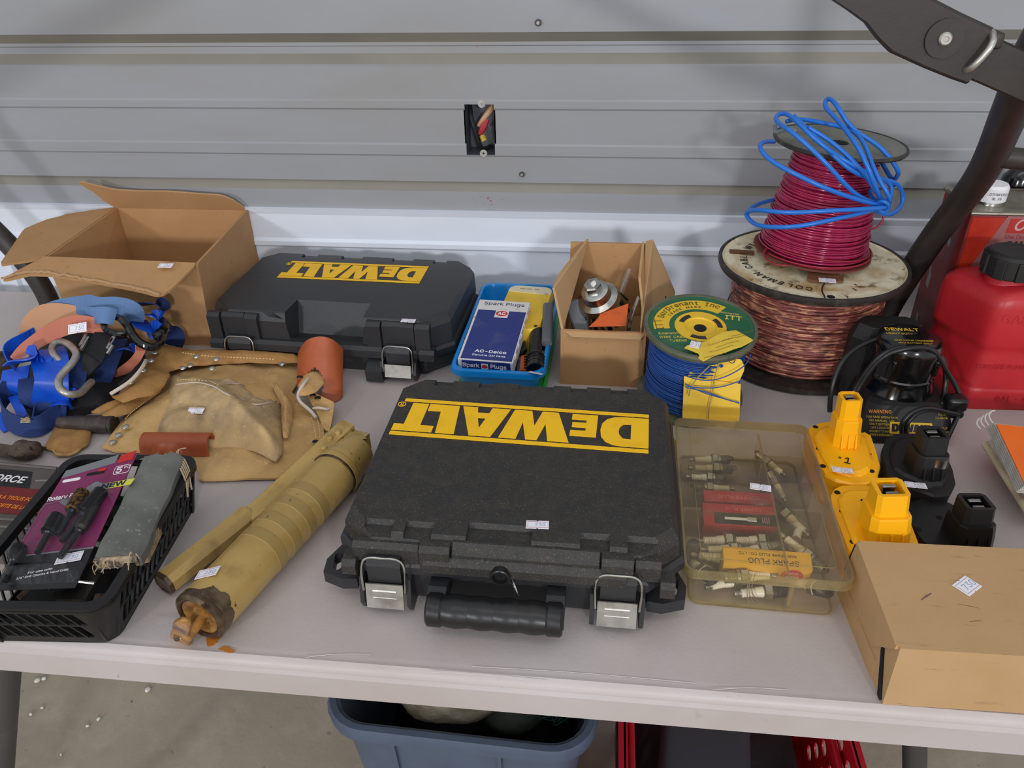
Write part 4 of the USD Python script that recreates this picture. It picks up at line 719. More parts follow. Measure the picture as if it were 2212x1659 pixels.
# ---------------------------------------------------------------- tie-down straps in a heap
def pts(L): return [P(a, b, c) for a, b, c in L]
c2 = lambda cx, cy: (cx / 4.74, 620 + cy / 4.74)
def web(t, name, L, dirs, w, m, n=50, label=None, th=.0018, k=1.0):
    """A strap along crop points (x, y, height)."""
    p = [P(*c2(a, b), z) for a, b, z in L]
    if dirs is None:      # lying with its face up towards the front
        tt = np.gradient(np.array(p), axis=0); dirs = [np.cross(q, (-.5, .8, -.45)) for q in tt]
    return part(t, name, ribbon(p, dirs, w, th, n), m, smooth=50, local=False, label=label)
U = (0, 0, 1); XX = (1, 0, 0); YY = (0, 1, 0)
t = thing('tie_down_strap', 'tangled heap of bright blue ratchet strap webbing with a bent steel hook', 'strap', P(120, 850, 0))
rgm = np.random.default_rng(6)
mound = [c2(*a) for a in ((190, 1130), (330, 1290), (620, 1290), (880, 1180), (1080, 1150), (1190, 950), (1400, 700), (1470, 620), (1300, 430), (900, 400), (560, 430), (330, 620), (160, 900))]
mo = [P(x, y, .02)[:2] for x, y in mound]
part(t, 'inner_webbing', sheet(mo, lambda x, y, d: .002 + .034 * (1 - np.exp(-d / .022)) + .008 * (meshkit.fbm(np.c_[x * 60, y * 60, x * 0], 3) - .5), .002, .008), BLKWEB, smooth=50, local=False)
web(t, 'webbing', [(470, 640, .075), (520, 780, .078), (530, 950, .066), (525, 1100, .045), (515, 1220, .022)], [(1, .15, 0)] * 5, .046, BLUEW)
web(t, 'webbing', [(600, 1160, .030), (690, 1140, .034), (760, 1130, .03), (800, 1120, .02)], [(.35, 1, 0)] * 4, .032, BLUEW)
web(t, 'webbing', [(180, 780, .07), (260, 730, .082), (360, 720, .085), (470, 660, .08)], [(.5, 1, -.3)] * 4, .040, BLUEW)
web(t, 'webbing', [(390, 470, .075), (260, 540, .075), (110, 630, .070), (95, 740, .062), (150, 850, .06)], [(.1, .3, -1), (.1, .3, -1), (.3, .1, -1), (.3, .1, -1), (.3, .1, -1)], .022, BLUEW)
web(t, 'webbing', [(170, 830, .060), (150, 950, .050), (150, 1060, .035), (190, 1150, .018)], [(1, .1, .1)] * 4, .040, BLUEW)
web(t, 'webbing', [(330, 930, .055), (320, 1080, .045), (340, 1200, .028), (380, 1250, .012)], [(1, .15, -.1)] * 4, .034, BLUEN)
web(t, 'webbing', [(120, 1010, .04), (40, 1130, .03), (20, 1260, .022), (90, 1370, .018), (240, 1430, .016), (400, 1420, .016), (520, 1350, .016), (640, 1270, .018)], [(0, .35, 1)] * 8, .028, BLUEN, 70)
web(t, 'webbing', [(350, 1400, .018), (400, 1290, .020), (520, 1240, .022), (680, 1270, .020)], [(0, .3, 1)] * 4, .024, BLUEN)
web(t, 'webbing', [(-60, 1330, .010), (20, 1370, .008), (110, 1450, .003)], [(.3, 1, .2)] * 3, .020, BLUEW)
web(t, 'webbing', [(130, 1120, .03), (190, 1230, .028), (240, 1330, .02)], [(1, .6, 0)] * 3, .012, BLUEW)
web(t, 'webbing', [(1230, 540, .05), (1150, 720, .052), (1080, 880, .04), (1040, 970, .024)], [(1, .4, 0)] * 4, .024, BLUEN)
web(t, 'webbing', [(780, 700, .07), (770, 850, .062), (730, 1000, .05), (690, 1060, .04)], [(1, .3, 0)] * 4, .034, BLUEN)
web(t, 'webbing', [(1360, 180, .085), (1480, 170, .10), (1620, 180, .098), (1655, 260, .08)], [(.1, 1, -.6)] * 4, .030, BLUEN)
web(t, 'webbing', [(1460, 280, .088), (1560, 290, .092), (1650, 320, .08)], [(.1, 1, -.5)] * 3, .022, BLUEW)
web(t, 'webbing', [(1400, 330, .080), (1500, 420, .082), (1580, 440, .076), (1640, 440, .06)], [(.4, 1, -.5)] * 4, .030, BLUEW)
web(t, 'webbing', [(1230, 640, .05), (1310, 620, .055), (1390, 630, .05)], [(.2, 1, -.3)] * 3, .020, BLUEW)
web(t, 'webbing', [(1660, 300, .06), (1740, 400, .05), (1790, 520, .03), (1760, 600, .015)], [(.3, .4, -1)] * 4, .030, BLUEN)
part(t, 'strap_hook', tube([P(*c2(a, b), z) for a, b, z in ((660, 815, .07), (590, 740, .078), (532, 640, .082), (565, 572, .086), (650, 565, .088), (745, 625, .088), (780, 700, .088), (725, 795, .086), (645, 880, .082), (600, 965, .078), (625, 1050, .072), (700, 1095, .066), (800, 1092, .06), (875, 1035, .056), (938, 970, .052))], .0050, 12, 70), STEEL, local=False, label='bent grey steel double hook')
part(t, 'ratchet_strap', panel([P(*c2(a, b), z) for a, b, z in ((850, 640, .088), (970, 460, .096), (1180, 470, .092), (1040, 780, .07))], .003), BLKWEB, local=False, label='black webbing band')
part(t, 'ratchet_strap', panel([P(*c2(a, b), z) for a, b, z in ((835, 650, .086), (1040, 770, .07), (960, 880, .055), (850, 960, .05))], .003), BLKWEB, local=False, label='black webbing band')
for a, b in (((825, 600, .095), (885, 490, .10)), ((835, 640, .093), (905, 520, .098)), ((1090, 640, .082), (1170, 500, .09)), ((1095, 690, .078), (1150, 600, .084))):
    part(t, 'ratchet_bar', tube([P(*c2(a[0], a[1]), a[2]), P(*c2(b[0], b[1]), b[2])], .0028, 8), CHROME, local=False)
part(t, 'frayed_thread', cat([tube([P(*c2(250 + rgm.uniform(-40, 60), 1360 + rgm.uniform(-30, 30)), .03) for _ in range(4)], .0006, 4, 14) for _ in range(9)]), FRAY, local=False)
t = thing('tie_down_strap', 'faded salmon and pale blue strap with black hooks lying over the blue heap', 'strap', P(220, 720, 0.05))
web(t, 'webbing', [(290, 520, .066), (330, 400, .088), (420, 300, .100), (560, 260, .106), (720, 270, .104), (860, 300, .10)], None, [.024, .030, .030, .028, .026, .022], PEACH)
web(t, 'webbing', [(135, 740, .070), (230, 650, .080), (400, 540, .094), (580, 440, .102), (800, 380, .106), (1000, 400, .102), (1100, 420, .098)], None, [.010, .016, .021, .024, .026, .023, .018], SALMON, 70)
web(t, 'webbing', [(1290, 490, .080), (1390, 560, .072), (1435, 640, .064), (1390, 740, .05), (1260, 860, .03), (1130, 940, .012)], [(.3, .5, -.9), (.4, .3, -1), (.6, .1, -1), (.8, .3, -.8), (.5, .7, -.5), (.3, 1, -.2)], [.018, .018, .012, .014, .022, .022], SALMON)
web(t, 'webbing', [(380, 260, .098), (520, 200, .112), (700, 180, .114), (860, 190, .116), (1000, 200, .120), (1140, 190, .122), (1280, 210, .118), (1370, 260, .108), (1380, 350, .092)], None, [.006, .012, .018, .026, .034, .026, .026, .028, .024], BLUEL, 90)
web(t, 'webbing', [(880, 290, .110), (980, 290, .116), (1090, 290, .118), (1180, 310, .112)], None, .024, BLUEL)
for L, r in (([(1060, 360, .105), (1080, 430, .102), (1160, 470, .10), (1260, 480, .098), (1320, 440, .10), (1290, 380, .104), (1220, 320, .108), (1160, 300, .108)], .0046), ([(1250, 330, .110), (1310, 400, .106), (1360, 490, .100), (1430, 570, .092), (1530, 615, .084), (1620, 600, .078), (1660, 520, .076), (1680, 420, .074), (1660, 350, .075)], .0060), ([(1580, 520, .078), (1640, 480, .080), (1690, 400, .078)], .007)):
    part(t, 'coated_hook', tube([P(*c2(a, b), z) for a, b, z in L], r, 10, 50), GLOSSB, local=False, label='black plastic-coated hook')
sticker(t, P(*c2(800, 425), .1085) + [0, -.001, .001], (1, .22, .12), (-.12, .75, .65), .026, .0145)

# ---------------------------------------------------------------- suede tool pouch
c3 = lambda cx, cy: (200 + cx / 3.814, 700 + cy / 3.814)
def out3(L, z): return [tuple(P(*c3(a, b), z)[:2]) for a, b in L]
fb = lambda x, y, s, sd=0: meshkit.fbm(np.c_[np.ravel(x) * s, np.ravel(y) * s, np.zeros(np.size(x)) + sd], 3) - .5
t = thing('tool_pouch', 'tan suede carpenter tool pouch with rivets and a russet hammer loop', 'tool pouch', P(480, 900, 0))
lump = lambda x, y, cx, cy, r, h: h * np.exp(-(((x - cx) ** 2 + (y - cy) ** 2) / r ** 2))
B1 = P(*c3(420, 760), .02); B2_ = P(*c3(1000, 600), .03)
def z_body(x, y, d): return .003 + .012 * (1 - np.exp(-d / .03)) + lump(x, y, *P(*c3(1050, 650), 0)[:2], .09, .016) + .010 * fb(x, y, 22) * np.minimum(d / .02, 1) + .004 * fb(x, y, 70, 3) * np.minimum(d / .02, 1)
body = [(75, 995), (160, 880), (240, 760), (330, 690), (430, 610), (520, 540), (560, 470), (620, 390), (720, 360), (1000, 320), (1300, 300), (1560, 285), (1690, 250), (1700, 350), (1690, 470), (1640, 560), (1700, 600), (1760, 640), (1800, 700), (1860, 760), (1900, 840), (1905, 920), (1860, 990), (1780, 1080), (1690, 1150), (1600, 1200), (1530, 1245), (1250, 1250), (1000, 1262), (870, 1262), (860, 1180), (800, 1110), (600, 1050), (400, 1035), (180, 1030)]
part(t, 'back_panel', sheet(out3(body, .01), z_body, .0028, .006), SUEDE, smooth=60, local=False)
strip = [(440, 265), (510, 215), (600, 178), (720, 205), (850, 235), (1100, 232), (1400, 240), (1700, 243), (1695, 300), (1400, 325), (1000, 340), (720, 375), (640, 400), (590, 480), (560, 540), (420, 610), (300, 700), (170, 740), (0, 760), (120, 690), (230, 600), (180, 590), (300, 480), (400, 380), (445, 300)]
def z_strip(x, y, d): return .020 + .016 * (1 - np.exp(-d / .02)) + .012 * fb(x, y, 20, 5) + lump(x, y, *P(*c3(1000, 290), .03)[:2], .10, .010)
part(t, 'belt_strip', sheet(out3(strip, .028), z_strip, .003, .006), LEATHB, smooth=60, local=False, label='brown leather belt strip')
side = [(190, 480), (300, 400), (420, 300), (450, 270), (440, 330), (420, 400), (300, 520), (170, 590), (140, 575)]
def z_side(x, y, d): return .045 + .006 * (1 - np.exp(-d / .01))
part(t, 'gusset', sheet(out3([(150, 575), (210, 560), (330, 480), (430, 380), (470, 330), (560, 360), (640, 400), (590, 480), (500, 560), (360, 590), (240, 620)], .042), lambda x, y, d: .036 + .010 * (1 - np.exp(-d / .012)) + .006 * fb(x, y, 40, 9), .003, .005), LEATHB, smooth=60, local=False)
part(t, 'leather_edge', tube([P(*c3(a, b), z) for a, b, z in ((150, 575, .044), (230, 525, .050), (310, 470, .054), (370, 410, .058), (420, 340, .060), (440, 300, .058))], .0028, 8, 40), LEDGE, local=False)
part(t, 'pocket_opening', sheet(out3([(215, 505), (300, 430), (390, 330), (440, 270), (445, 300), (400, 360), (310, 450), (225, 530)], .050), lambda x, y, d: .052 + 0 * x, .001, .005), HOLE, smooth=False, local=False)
part(t, 'gusset_fold', sheet(out3([(0, 755), (120, 690), (230, 650), (350, 590), (470, 555), (460, 575), (380, 590), (300, 650), (180, 720), (60, 760)], .020), lambda x, y, d: .024 + .008 * (1 - np.exp(-d / .008)), .003, .004), LEATHB, smooth=60, local=False)
pocket = [(520, 890), (503, 820), (520, 740), (560, 650), (600, 560), (597, 470), (605, 395), (680, 370), (800, 385), (1000, 400), (1180, 425), (1270, 470), (1320, 545), (1380, 585), (1460, 570), (1530, 575), (1540, 700), (1548, 850), (1545, 965), (1490, 1040), (1400, 1000), (1300, 955), (1200, 930), (1050, 912), (900, 905), (740, 910), (620, 930), (545, 930)]
fold1 = LineString([P(*c3(a, b), .04)[:2] for a, b in ((1060, 590), (1180, 700), (1290, 830), (1430, 920))]); fold2 = LineString([P(*c3(a, b), .04)[:2] for a, b in ((720, 640), (850, 700), (1000, 850))]); fold3 = LineString([P(*c3(a, b), .04)[:2] for a, b in ((1120, 490), (1280, 520), (1340, 600))])
def z_pocket(x, y, d):
    p = shapely.points(x, y); g = lambda L, w: np.exp(-(shapely.distance(p, L) / w) ** 2)
    return .016 + .036 * (1 - np.exp(-d / .024)) + .010 * g(fold1, .010) - .006 * g(fold2, .012) + .008 * g(fold3, .008) + .014 * fb(x, y, 24, 7) * np.minimum(d / .02, 1) + .003 * fb(x, y, 90, 2) * np.minimum(d / .01, 1)
pk_o = out3(pocket, .035); part(t, 'front_pocket', sheet(pk_o, z_pocket, .0028, .005), SUEDED, smooth=60, local=False)
pk = Polygon(pk_o)
def on_pocket(cx, cy, dz=.0):
    z = .04
    for _ in range(5):
        q = P(*c3(cx, cy), z); d = shapely.distance(Point(q[:2]), pk.exterior) if pk.contains(Point(q[:2])) else 0; z = float(z_pocket(np.array([q[0]]), np.array([q[1]]), np.array([d]))[0]) + .003
    return P(*c3(cx, cy), z + dz)
def seam(L, r=.0011, m=None, nm='seam'): part(t, nm, tube([on_pocket(a, b, .0004) for a, b in L], r, 6, 50), m or LEDGE, local=False)
seam([(690, 498), (770, 487), (860, 482), (950, 498), (1030, 530), (1120, 585), (1230, 622), (1340, 662), (1440, 650), (1510, 632)])
seam([(1100, 488), (1190, 490), (1260, 512)], .0008)
def stitches(L, n, onp=True, z=.03, nm='stitching'):
    q = spline([on_pocket(a, b, .0006) if onp else P(*c3(a, b), z) for a, b in L], n * 2 + 1); part(t, nm, cat([tube([q[2 * i], q[2 * i + 1]], .0007, 5) for i in range(n)]), THREAD, smooth=False, local=False)
stitches([(700, 462), (850, 460), (950, 470), (1050, 510), (1150, 560), (1250, 590), (1350, 630), (1480, 615)], 34)
stitches([(740, 235), (900, 258), (1100, 272), (1300, 280), (1510, 292)], 30, False, .047)
stitches([(270, 780), (330, 720), (420, 650), (490, 590)], 14, False, .022); stitches([(180, 940), (230, 870), (280, 800)], 8, False, .017)
stitches([(1800, 770), (1825, 850), (1840, 940)], 9, False, .013); stitches([(1850, 780), (1868, 860), (1872, 940)], 9, False, .011)
# side tongue and curling edge at the right
part(t, 'side_fold', sheet(out3([(1470, 480), (1530, 480), (1600, 560), (1640, 640), (1640, 760), (1600, 900), (1560, 900), (1550, 780), (1560, 660), (1520, 570)], .03), lambda x, y, d: .022 + .022 * (1 - np.exp(-d / .008)), .0025, .004), SUEDE, smooth=60, local=False)
part(t, 'side_tongue', sheet(out3([(1760, 605), (1850, 625), (2000, 685), (1975, 770), (1942, 845), (1895, 828), (1860, 760), (1820, 700)], .012), lambda x, y, d: .010 + .006 * fb(x, y, 50, 4) + .3 * (y - P(*c3(1900, 760), .01)[1]), .0026, .004), SUEDE, smooth=60, local=False)
part(t, 'leather_edge', tube([P(*c3(a, b), z) for a, b, z in ((1775, 450, .040), (1735, 500, .040), (1700, 560, .034), (1695, 610, .030), (1730, 660, .026), (1790, 710, .020), (1840, 770, .015))], .0024, 8, 40), LEDGE, local=False)
part(t, 'leather_edge', tube([P(*c3(a, b), z) for a, b, z in ((1815, 695, .018), (1870, 690, .020), (1930, 700, .018), (1975, 690, .016))], .0018, 8, 24), LEDGE, local=False)
# russet hammer loop: a strap of thick leather bent into an upright arch
L0, L1 = P(*c3(1685, 420), .012), P(*c3(2068, 480), .010)
def grid_skin(G, th=.003, hole=None):
    m, n = G.shape[:2]; N = np.cross(np.gradient(G, axis=1), np.gradient(G, axis=0)); N /= np.maximum(np.linalg.norm(N, axis=2, keepdims=True), 1e-9)
    f = []; idx = lambda i, j, k: (k * m + i) * n + j
    keep = np.array([[hole is None or not hole(i / (m - 1.), j / (n - 1.)) for j in range(n - 1)] for i in range(m - 1)])
    for i in range(m - 1):
        for j in range(n - 1):
            if not keep[i, j]: continue
            f += [(idx(i, j, 0), idx(i, j + 1, 0), idx(i + 1, j + 1, 0), idx(i + 1, j, 0)), (idx(i, j, 1), idx(i + 1, j, 1), idx(i + 1, j + 1, 1), idx(i, j + 1, 1))]
            for (di, dj, p, q) in ((-1, 0, (i, j), (i, j + 1)), (1, 0, (i + 1, j + 1), (i + 1, j)), (0, -1, (i + 1, j), (i, j)), (0, 1, (i, j + 1), (i + 1, j + 1))):
                ii, jj = i + di, j + dj
                if not (0 <= ii < m - 1 and 0 <= jj < n - 1) or not keep[ii, jj]: f.append((idx(*p, 0), idx(*p, 1), idx(*q, 1), idx(*q, 0)))
    return np.vstack([G.reshape(-1, 3), (G + N * th).reshape(-1, 3)]), np.array(f)
def arch(w0, w1, depth, h, n=26, m=16):
    a = np.linspace(0, np.pi, n); rows = []
    for v in np.linspace(0, 1, m):
        c = (w0 + w1) / 2 + depth * v; hx = (w1 - w0) / 2
        rows.append(np.array([c - hx * np.sign(math.cos(q)) * abs(math.cos(q)) ** .8 + np.array([0, 0, h * math.sin(q) ** .75]) for q in a]))
    return grid_skin(np.array(rows))
Tp = spline([(1690, 245), (1725, 175), (1780, 125), (1860, 103), (1940, 112), (2010, 150), (2066, 205)], 40)
Bp = spline([(1682, 500), (1720, 560), (1790, 610), (1880, 640), (1960, 650), (2020, 630), (2060, 600)], 40)
yb0 = P(*c3(1880, 640), .006)[1]; rows = []
for v in np.linspace(0, 1, 30):
    row = []
    for j, u in enumerate(np.linspace(0, 1, 40)):
        cx, cy = Tp[j] * (1 - v) + Bp[j] * v; row.append(PY(*c3(cx, cy), yb0 + .052 * (1 - v) + .020 * (1 - math.sin(math.pi * u) ** .8)))
    rows.append(row)
hl = grid_skin(np.array(rows), .003, lambda v, u: ((u - .42) / .155) ** 2 + ((v - .70) / .22) ** 2 < 1)
part(t, 'hammer_loop', hl, RUSSET, smooth=60, local=False, label='russet brown leather hammer loop')
part(t, 'hammer_loop_lining', sheet(out3([(1760, 420), (1830, 390), (1900, 420), (1910, 500), (1850, 570), (1770, 600), (1700, 600), (1700, 520)], .03), lambda x, y, d: .032 + .006 * (1 - np.exp(-d / .008)), .002, .004), SUEDE, smooth=60, local=False)
rl = arch(P(*c3(400, 1085), .010), P(*c3(400, 1085), .010) + np.array([.0, .026, .004]), P(*c3(955, 1090), .012) - P(*c3(400, 1085), .010), .022, 20, 12)
part(t, 'tool_loop', rl, RUSSET, smooth=60, local=False, label='second russet leather loop at the front edge')
riv = lathe([(0, 0), (.0050, 0), (.0046, .0012), (.0030, .0022), (0, .0026)], 16)
for a, b, z in ((855, 268, .047), (1020, 288, .049), (515, 235, .044), (485, 300, .046), (415, 382, .054), (312, 480, .050), (805, 342, .046), (745, 362, .044), (985, 366, .040), (1562, 328, .026), (272, 848, .020), (215, 915, .017), (165, 975, .013)):
    part(t, 'rivet', at(riv, P(*c3(a, b), z)), STEEL, local=False)
for a, b, z in ((1722, 255, .044), (1707, 440, .036), (2022, 262, .046), (1815, 590, .026), (1855, 612, .022), (1838, 972, .011)):
    part(t, 'eyelet', at(lathe([(.0018, 0), (.0044, 0), (.0044, .0016), (.0034, .0022), (.0018, .0012)], 16), P(*c3(a, b), z), rx=-.3), DARKMETAL, local=False)
sticker(t, on_pocket(850, 715, .0012), (1, .03, .02), (-.03, .95, .22), .0215, .0105)

# odds and ends at the left edge
t = thing('pry_bar', 'dark scuffed bar lying under the strap heap beside the suede pouch', 'tool', P(200, 915, 0))
A, B = P(128, 912, .013), P(246, 917, .013)
part(t, 'shaft', tube([A, A + (B - A) * .3, A + (B - A) * .8, B], [.008, .0105, .0125, .0125], 16), mat('dark_scuffed', S(62, 52, 50), .55, .2, var=(60, S(88, 76, 70), .5, .75)), local=False)
part(t, 'end_cap', tube([B - (B - A) * .06, B + (B - A) * .02], [.0128, .0118], 16), BLACKM, local=False)
t = thing('suede_patch', 'square scrap of brown suede lying between the strap heap and the basket', 'leather scrap', P(150, 950, 0))
so = [tuple(P(x, y, .006)[:2]) for x, y in ((118, 922), (160, 923), (198, 928), (192, 955), (186, 962), (160, 975), (140, 984), (118, 978), (112, 972), (96, 968))]
part(t, 'scrap', sheet(so, lambda x, y, d: .004 + .006 * (1 - np.exp(-d / .01)) + .004 * fb(x, y, 50, 8), .002, .004), LEATHB, smooth=60, local=False)
part(t, 'torn_edge', sheet([tuple(P(x, y, .004)[:2]) for x, y in ((108, 968), (140, 982), (184, 962), (168, 978), (150, 986), (122, 986))], lambda x, y, d: .004 + 0 * x, .002, .004), SUEDE, smooth=60, local=False)
t = thing('rusty_wrench', 'old rusty iron wrench with a rounded head at the left edge of the table', 'wrench', P(40, 975, 0))
part(t, 'shank', hull([P(x, y, z) for x, y in ((-60, 950), (-60, 972), (30, 990), (30, 962)) for z in (.003, .012)]), RUST, smooth=False, local=False)
hd = P(54, 979, .010)
hm = trimesh.creation.icosphere(3, 1.0); hm.vertices *= [.021, .016, .012]; hm.vertices += (fb(hm.vertices[:, 0], hm.vertices[:, 1], 90, 1)[:, None] * .006); hm.vertices *= (1 + .25 * (meshkit.fbm(hm.vertices * 70, 3) - .5))[:, None]
hm.apply_translation(hd + [0, .004, .003]); part(t, 'head', hm, RUST, smooth=True, local=False)
part(t, 'socket_slot', hull([P(x, y, .0245) + [0, 0, dz] for x, y in ((52, 984), (56, 982), (60, 994), (57, 996)) for dz in (0, .002)]), HOLE, smooth=False, local=False)
part(t, 'socket_slot', hull([P(x, y, .024) + [0, 0, dz] for x, y in ((64, 966), (70, 968), (70, 974), (65, 972)) for dz in (0, .002)]), HOLE, smooth=False, local=False)
part(t, 'thin_tang', tube([hd + [.016, .002, -.002], P(92, 968, .006), P(110, 970, .004)], [.004, .003, .002], 8), RUST, local=False)
t = thing('rusty_block', 'dark brown metal lump at the far left edge beside the strap heap', 'metal piece', P(0, 785, 0))
hb = trimesh.creation.icosphere(3, 1.0); hb.vertices *= [.026, .030, .020]; hb.vertices *= (1 + .5 * (meshkit.fbm(hb.vertices * 40, 3) - .5))[:, None]; hb.apply_translation(P(-6, 790, .02)); part(t, 'lump', hb, RUST, smooth=True, local=False)
part(t, 'stub', tube([P(6, 785, .025), P(20, 760, .035)], [.008, .006], 8), RUST, local=False)
# clear plastic package of bits at the left edge, half under the basket
t = thing('drill_bit_package', 'flat grey clamshell package with a dark red label at the left edge', 'package', P(50, 1100, 0))
c4_ = [P(-150, 985, .018), P(130, 1010, .018), P(95, 1200, .018), P(-190, 1180, .018)]
part(t, 'clamshell', hull([q + [0, 0, dz] for q in c4_ for dz in (0, -.0175)]), PACK, smooth=False, local=False)
lat = lambda u, v, dz=.0: c4_[0] * (1 - u) * (1 - v) + c4_[1] * u * (1 - v) + c4_[2] * u * v + c4_[3] * (1 - u) * v + np.array([0, 0, dz])
part(t, 'label_band', hull([lat(u, v, e) for u in (0, .995) for v in (.30, .60) for e in (.0002, .0008)]), PACKR, smooth=False, local=False)
part(t, 'dark_band', hull([lat(u, v, e) for u in (0, .80) for v in (.09, .30) for e in (.0002, .0007)]), BLACKM, smooth=False, local=False)
for v in (.02, .66, .74, .92): part(t, 'moulded_ridge', tube([lat(0.02, v, .0005), lat(.98, v, .0005)], .0022, 6), PACK, local=False)
ux = c4_[1] - c4_[0]; uy = c4_[0] - c4_[3]
part(t, 'lettering', onto(text('FORCE', .0115, .0003, bold=True), lat(.62, .20, .0008), ux, uy), WHITEP, smooth=False, local=False)
part(t, 'lettering', onto(text('FORETS A TROUS PORTES', .0058, .0003, bold=True, squeeze=.8), lat(.70, .425, .0009), ux, uy), PRINTO, smooth=False, local=False)
part(t, 'lettering', onto(text('FOR PORTE DE LABEL', .0058, .0003, bold=True, squeeze=.8), lat(.68, .52, .0009), ux, uy), PRINTO, smooth=False, local=False)
part(t, 'blister_shine', tube([lat(.84, .20, .0008), lat(.95, .19, .001), lat(.98, .22, .0008)], .0012, 6, 12), CLEARP, local=False)
# ---------------------------------------------------------------- black basket with rotary bits
c4 = lambda cx, cy: (cx / 3.317, 900 + cy / 3.317)
RZ = .062
BR, FRr, BL = P(425, 988, RZ), P(222, 1312, RZ), P(176, 972, RZ)
ey = BR - FRr; LY = np.linalg.norm(ey); ey /= LY; ex = np.array([ey[1], -ey[0], 0]); LX = abs((BL - BR) @ ex) + .006
if (BR - BL) @ ex < 0: ex = -ex
corner = FRr - ex * LX                       # front left corner of the rim
cb = corner + ex * LX / 2 + ey * LY / 2; Rb = np.c_[ex, ey, [0, 0, 1]]
bk = thing('wire_basket', 'black plastic lattice basket full of rotary bits at the front left of the table', 'basket', (cb[0], cb[1], 0), R=Rb)
TP = .010                                     # taper of the walls
rim_o, rim_i = Polygon(rrect(LX + .008, LY + .008, .022, 6)), Polygon(rrect(LX - .012, LY - .012, .016, 6))
part(bk, 'rim', cat(extrude(rim_o.difference(rim_i), RZ - .004, RZ), extrude(rim_o.difference(Polygon(rrect(LX + .002, LY + .002, .02, 6))), RZ - .007, RZ - .003)), BASKET, smooth=40)
def lattice(w, h, cols, rows, slant, m=.006):
    g = Polygon([(-w / 2, 0), (w / 2, 0), (w / 2, h), (-w / 2, h)]); cw, chh = (w - 2 * m) / cols, (h - 2 * m) / rows; cut = []
    for i in range(cols):
        for j in range(rows):
            x0 = -w / 2 + m + i * cw; y0 = m + j * chh; b = .0012; s = slant * (1 if j % 2 == 0 else 1)
            cut.append(Polygon([(x0 + b + s * (0), y0 + b), (x0 + cw - b, y0 + b), (x0 + cw - b + s * chh, y0 + chh - b), (x0 + b + s * chh, y0 + chh - b)]))
    return extrude(g.difference(shapely.union_all(cut).intersection(Polygon([(-w / 2 + m, 0), (w / 2 - m, 0), (w / 2 - m, h), (-w / 2 + m, h)]))), -.001, .001)
hw = RZ - .006
for s in (-1, 1):
    ln = LY - .036
    part(bk, 'side_panel', onto(lattice(ln, hw, 15, 2, .35 * s), (s * (LX / 2 - TP - .001), 0, .002), (0, s, 0), (s * TP / hw, 0, 1)), BASKET, smooth=False)
    part(bk, 'end_panel', onto(lattice(LX - .036, hw, 9, 2, -.45), (0, s * (LY / 2 - TP - .001), .002), (-s, 0, 0), (0, s * TP / hw, 1)), BASKET, smooth=False)
def rs(w, d, r, z): return [(x, y, z) for x, y in rrect(w, d, r, 5)]
cors = []
for sx_ in (-1, 1):
    for sy_ in (-1, 1):
        a = np.linspace(0, np.pi / 2, 7); r = .020
        g = []
        for z, k in ((.001, TP), (hw + .002, 0)):
            cx0, cy0 = LX / 2 - k - r + .001, LY / 2 - k - r + .001; g.append(np.array([(sx_ * (cx0 + r * math.cos(q)), sy_ * (cy0 + r * math.sin(q)), z) for q in a]))
        cors.append(grid_skin(np.array(g), .0018))
for c_ in cors: part(bk, 'corner_post', c_, BASKET, smooth=60)
part(bk, 'base', extrude(rrect(LX - 2 * TP, LY - 2 * TP, .018), 0, .002), BASKET)
inb = lambda u, v, z: cb * [1, 1, 0] + ex * u + ey * v + np.array([0, 0, z])
# blister card resting aslant across the basket
K = dict(tl=P(*c4(455, 425), .072), tr=P(*c4(985, 268), .082), br=P(*c4(540, 1230), .068), bl=P(*c4(-40, 1200), .060))
K['bl'] = P(*c4(-55, 1250), .058)
card = thing('blister_pack', 'maroon and black blister card of five rotary rasp bits lying across the black basket', 'package', (K['tl'] + K['br']) / 2)
def kq(u, v, dz=0.): return (K['tl'] * (1 - u) * (1 - v) + K['tr'] * u * (1 - v) + K['br'] * u * v + K['bl'] * (1 - u) * v) + np.array([0, 0, dz])
def kquad(u0, u1, v0, v1, d0, d1): return hull([kq(u, v, d) for u in (u0, u1) for v in (v0, v1) for d in (d0, d1)])
KX, KY = K['tr'] - K['tl'] + K['br'] - K['bl'], K['tl'] - K['bl'] + K['tr'] - K['br']
part(card, 'card', kquad(0, 1, .0, .74, 0, .0008), MAROON, smooth=False, local=False)
part(card, 'card_foot', kquad(0, 1, .74, 1., 0, .0009), CARDBK, smooth=False, local=False, label='black lower band of the card')
part(card, 'rule_line', kquad(0, 1, .735, .745, .0008, .0012), GREYT, smooth=False, local=False)
part(card, 'torn_patch', kquad(.0, .72, -.045, .03, .0006, .0011), GREYT, smooth=False, local=False); part(card, 'torn_patch', onto(extrude([(-.022, -.005), (.016, -.004), (.024, .004), (.004, .009), (-.012, .004)], 0, .0004), kq(.60, .25, .0010), KX, KY), GREYT, smooth=False, local=False)
part(card, 'red_patch', kquad(.76, .97, -.03, .045, .0010, .0015), REDP, smooth=False, local=False)
for u, m in ((.18, WHITEP), (.50, HOLE)): part(card, 'hang_slot', onto(extrude(rrect(.020, .0045, .002), 0, .0004), kq(u, .085, .0009), KX, KY), m, smooth=False, local=False)
part(card, 'red_tab', onto(extrude(rrect(.009, .004, .001), 0, .0004), kq(.58, .07, .0013), KX, KY), REDP, smooth=False, local=False)
part(card, 'yellow_flash', onto(extrude([(-.021, -.0055), (.020, -.0045), (.022, .0045), (-.019, .0045)], 0, .0004), kq(.87, .25, .001), KX, KY * 1.0), YLAB, smooth=False, local=False)
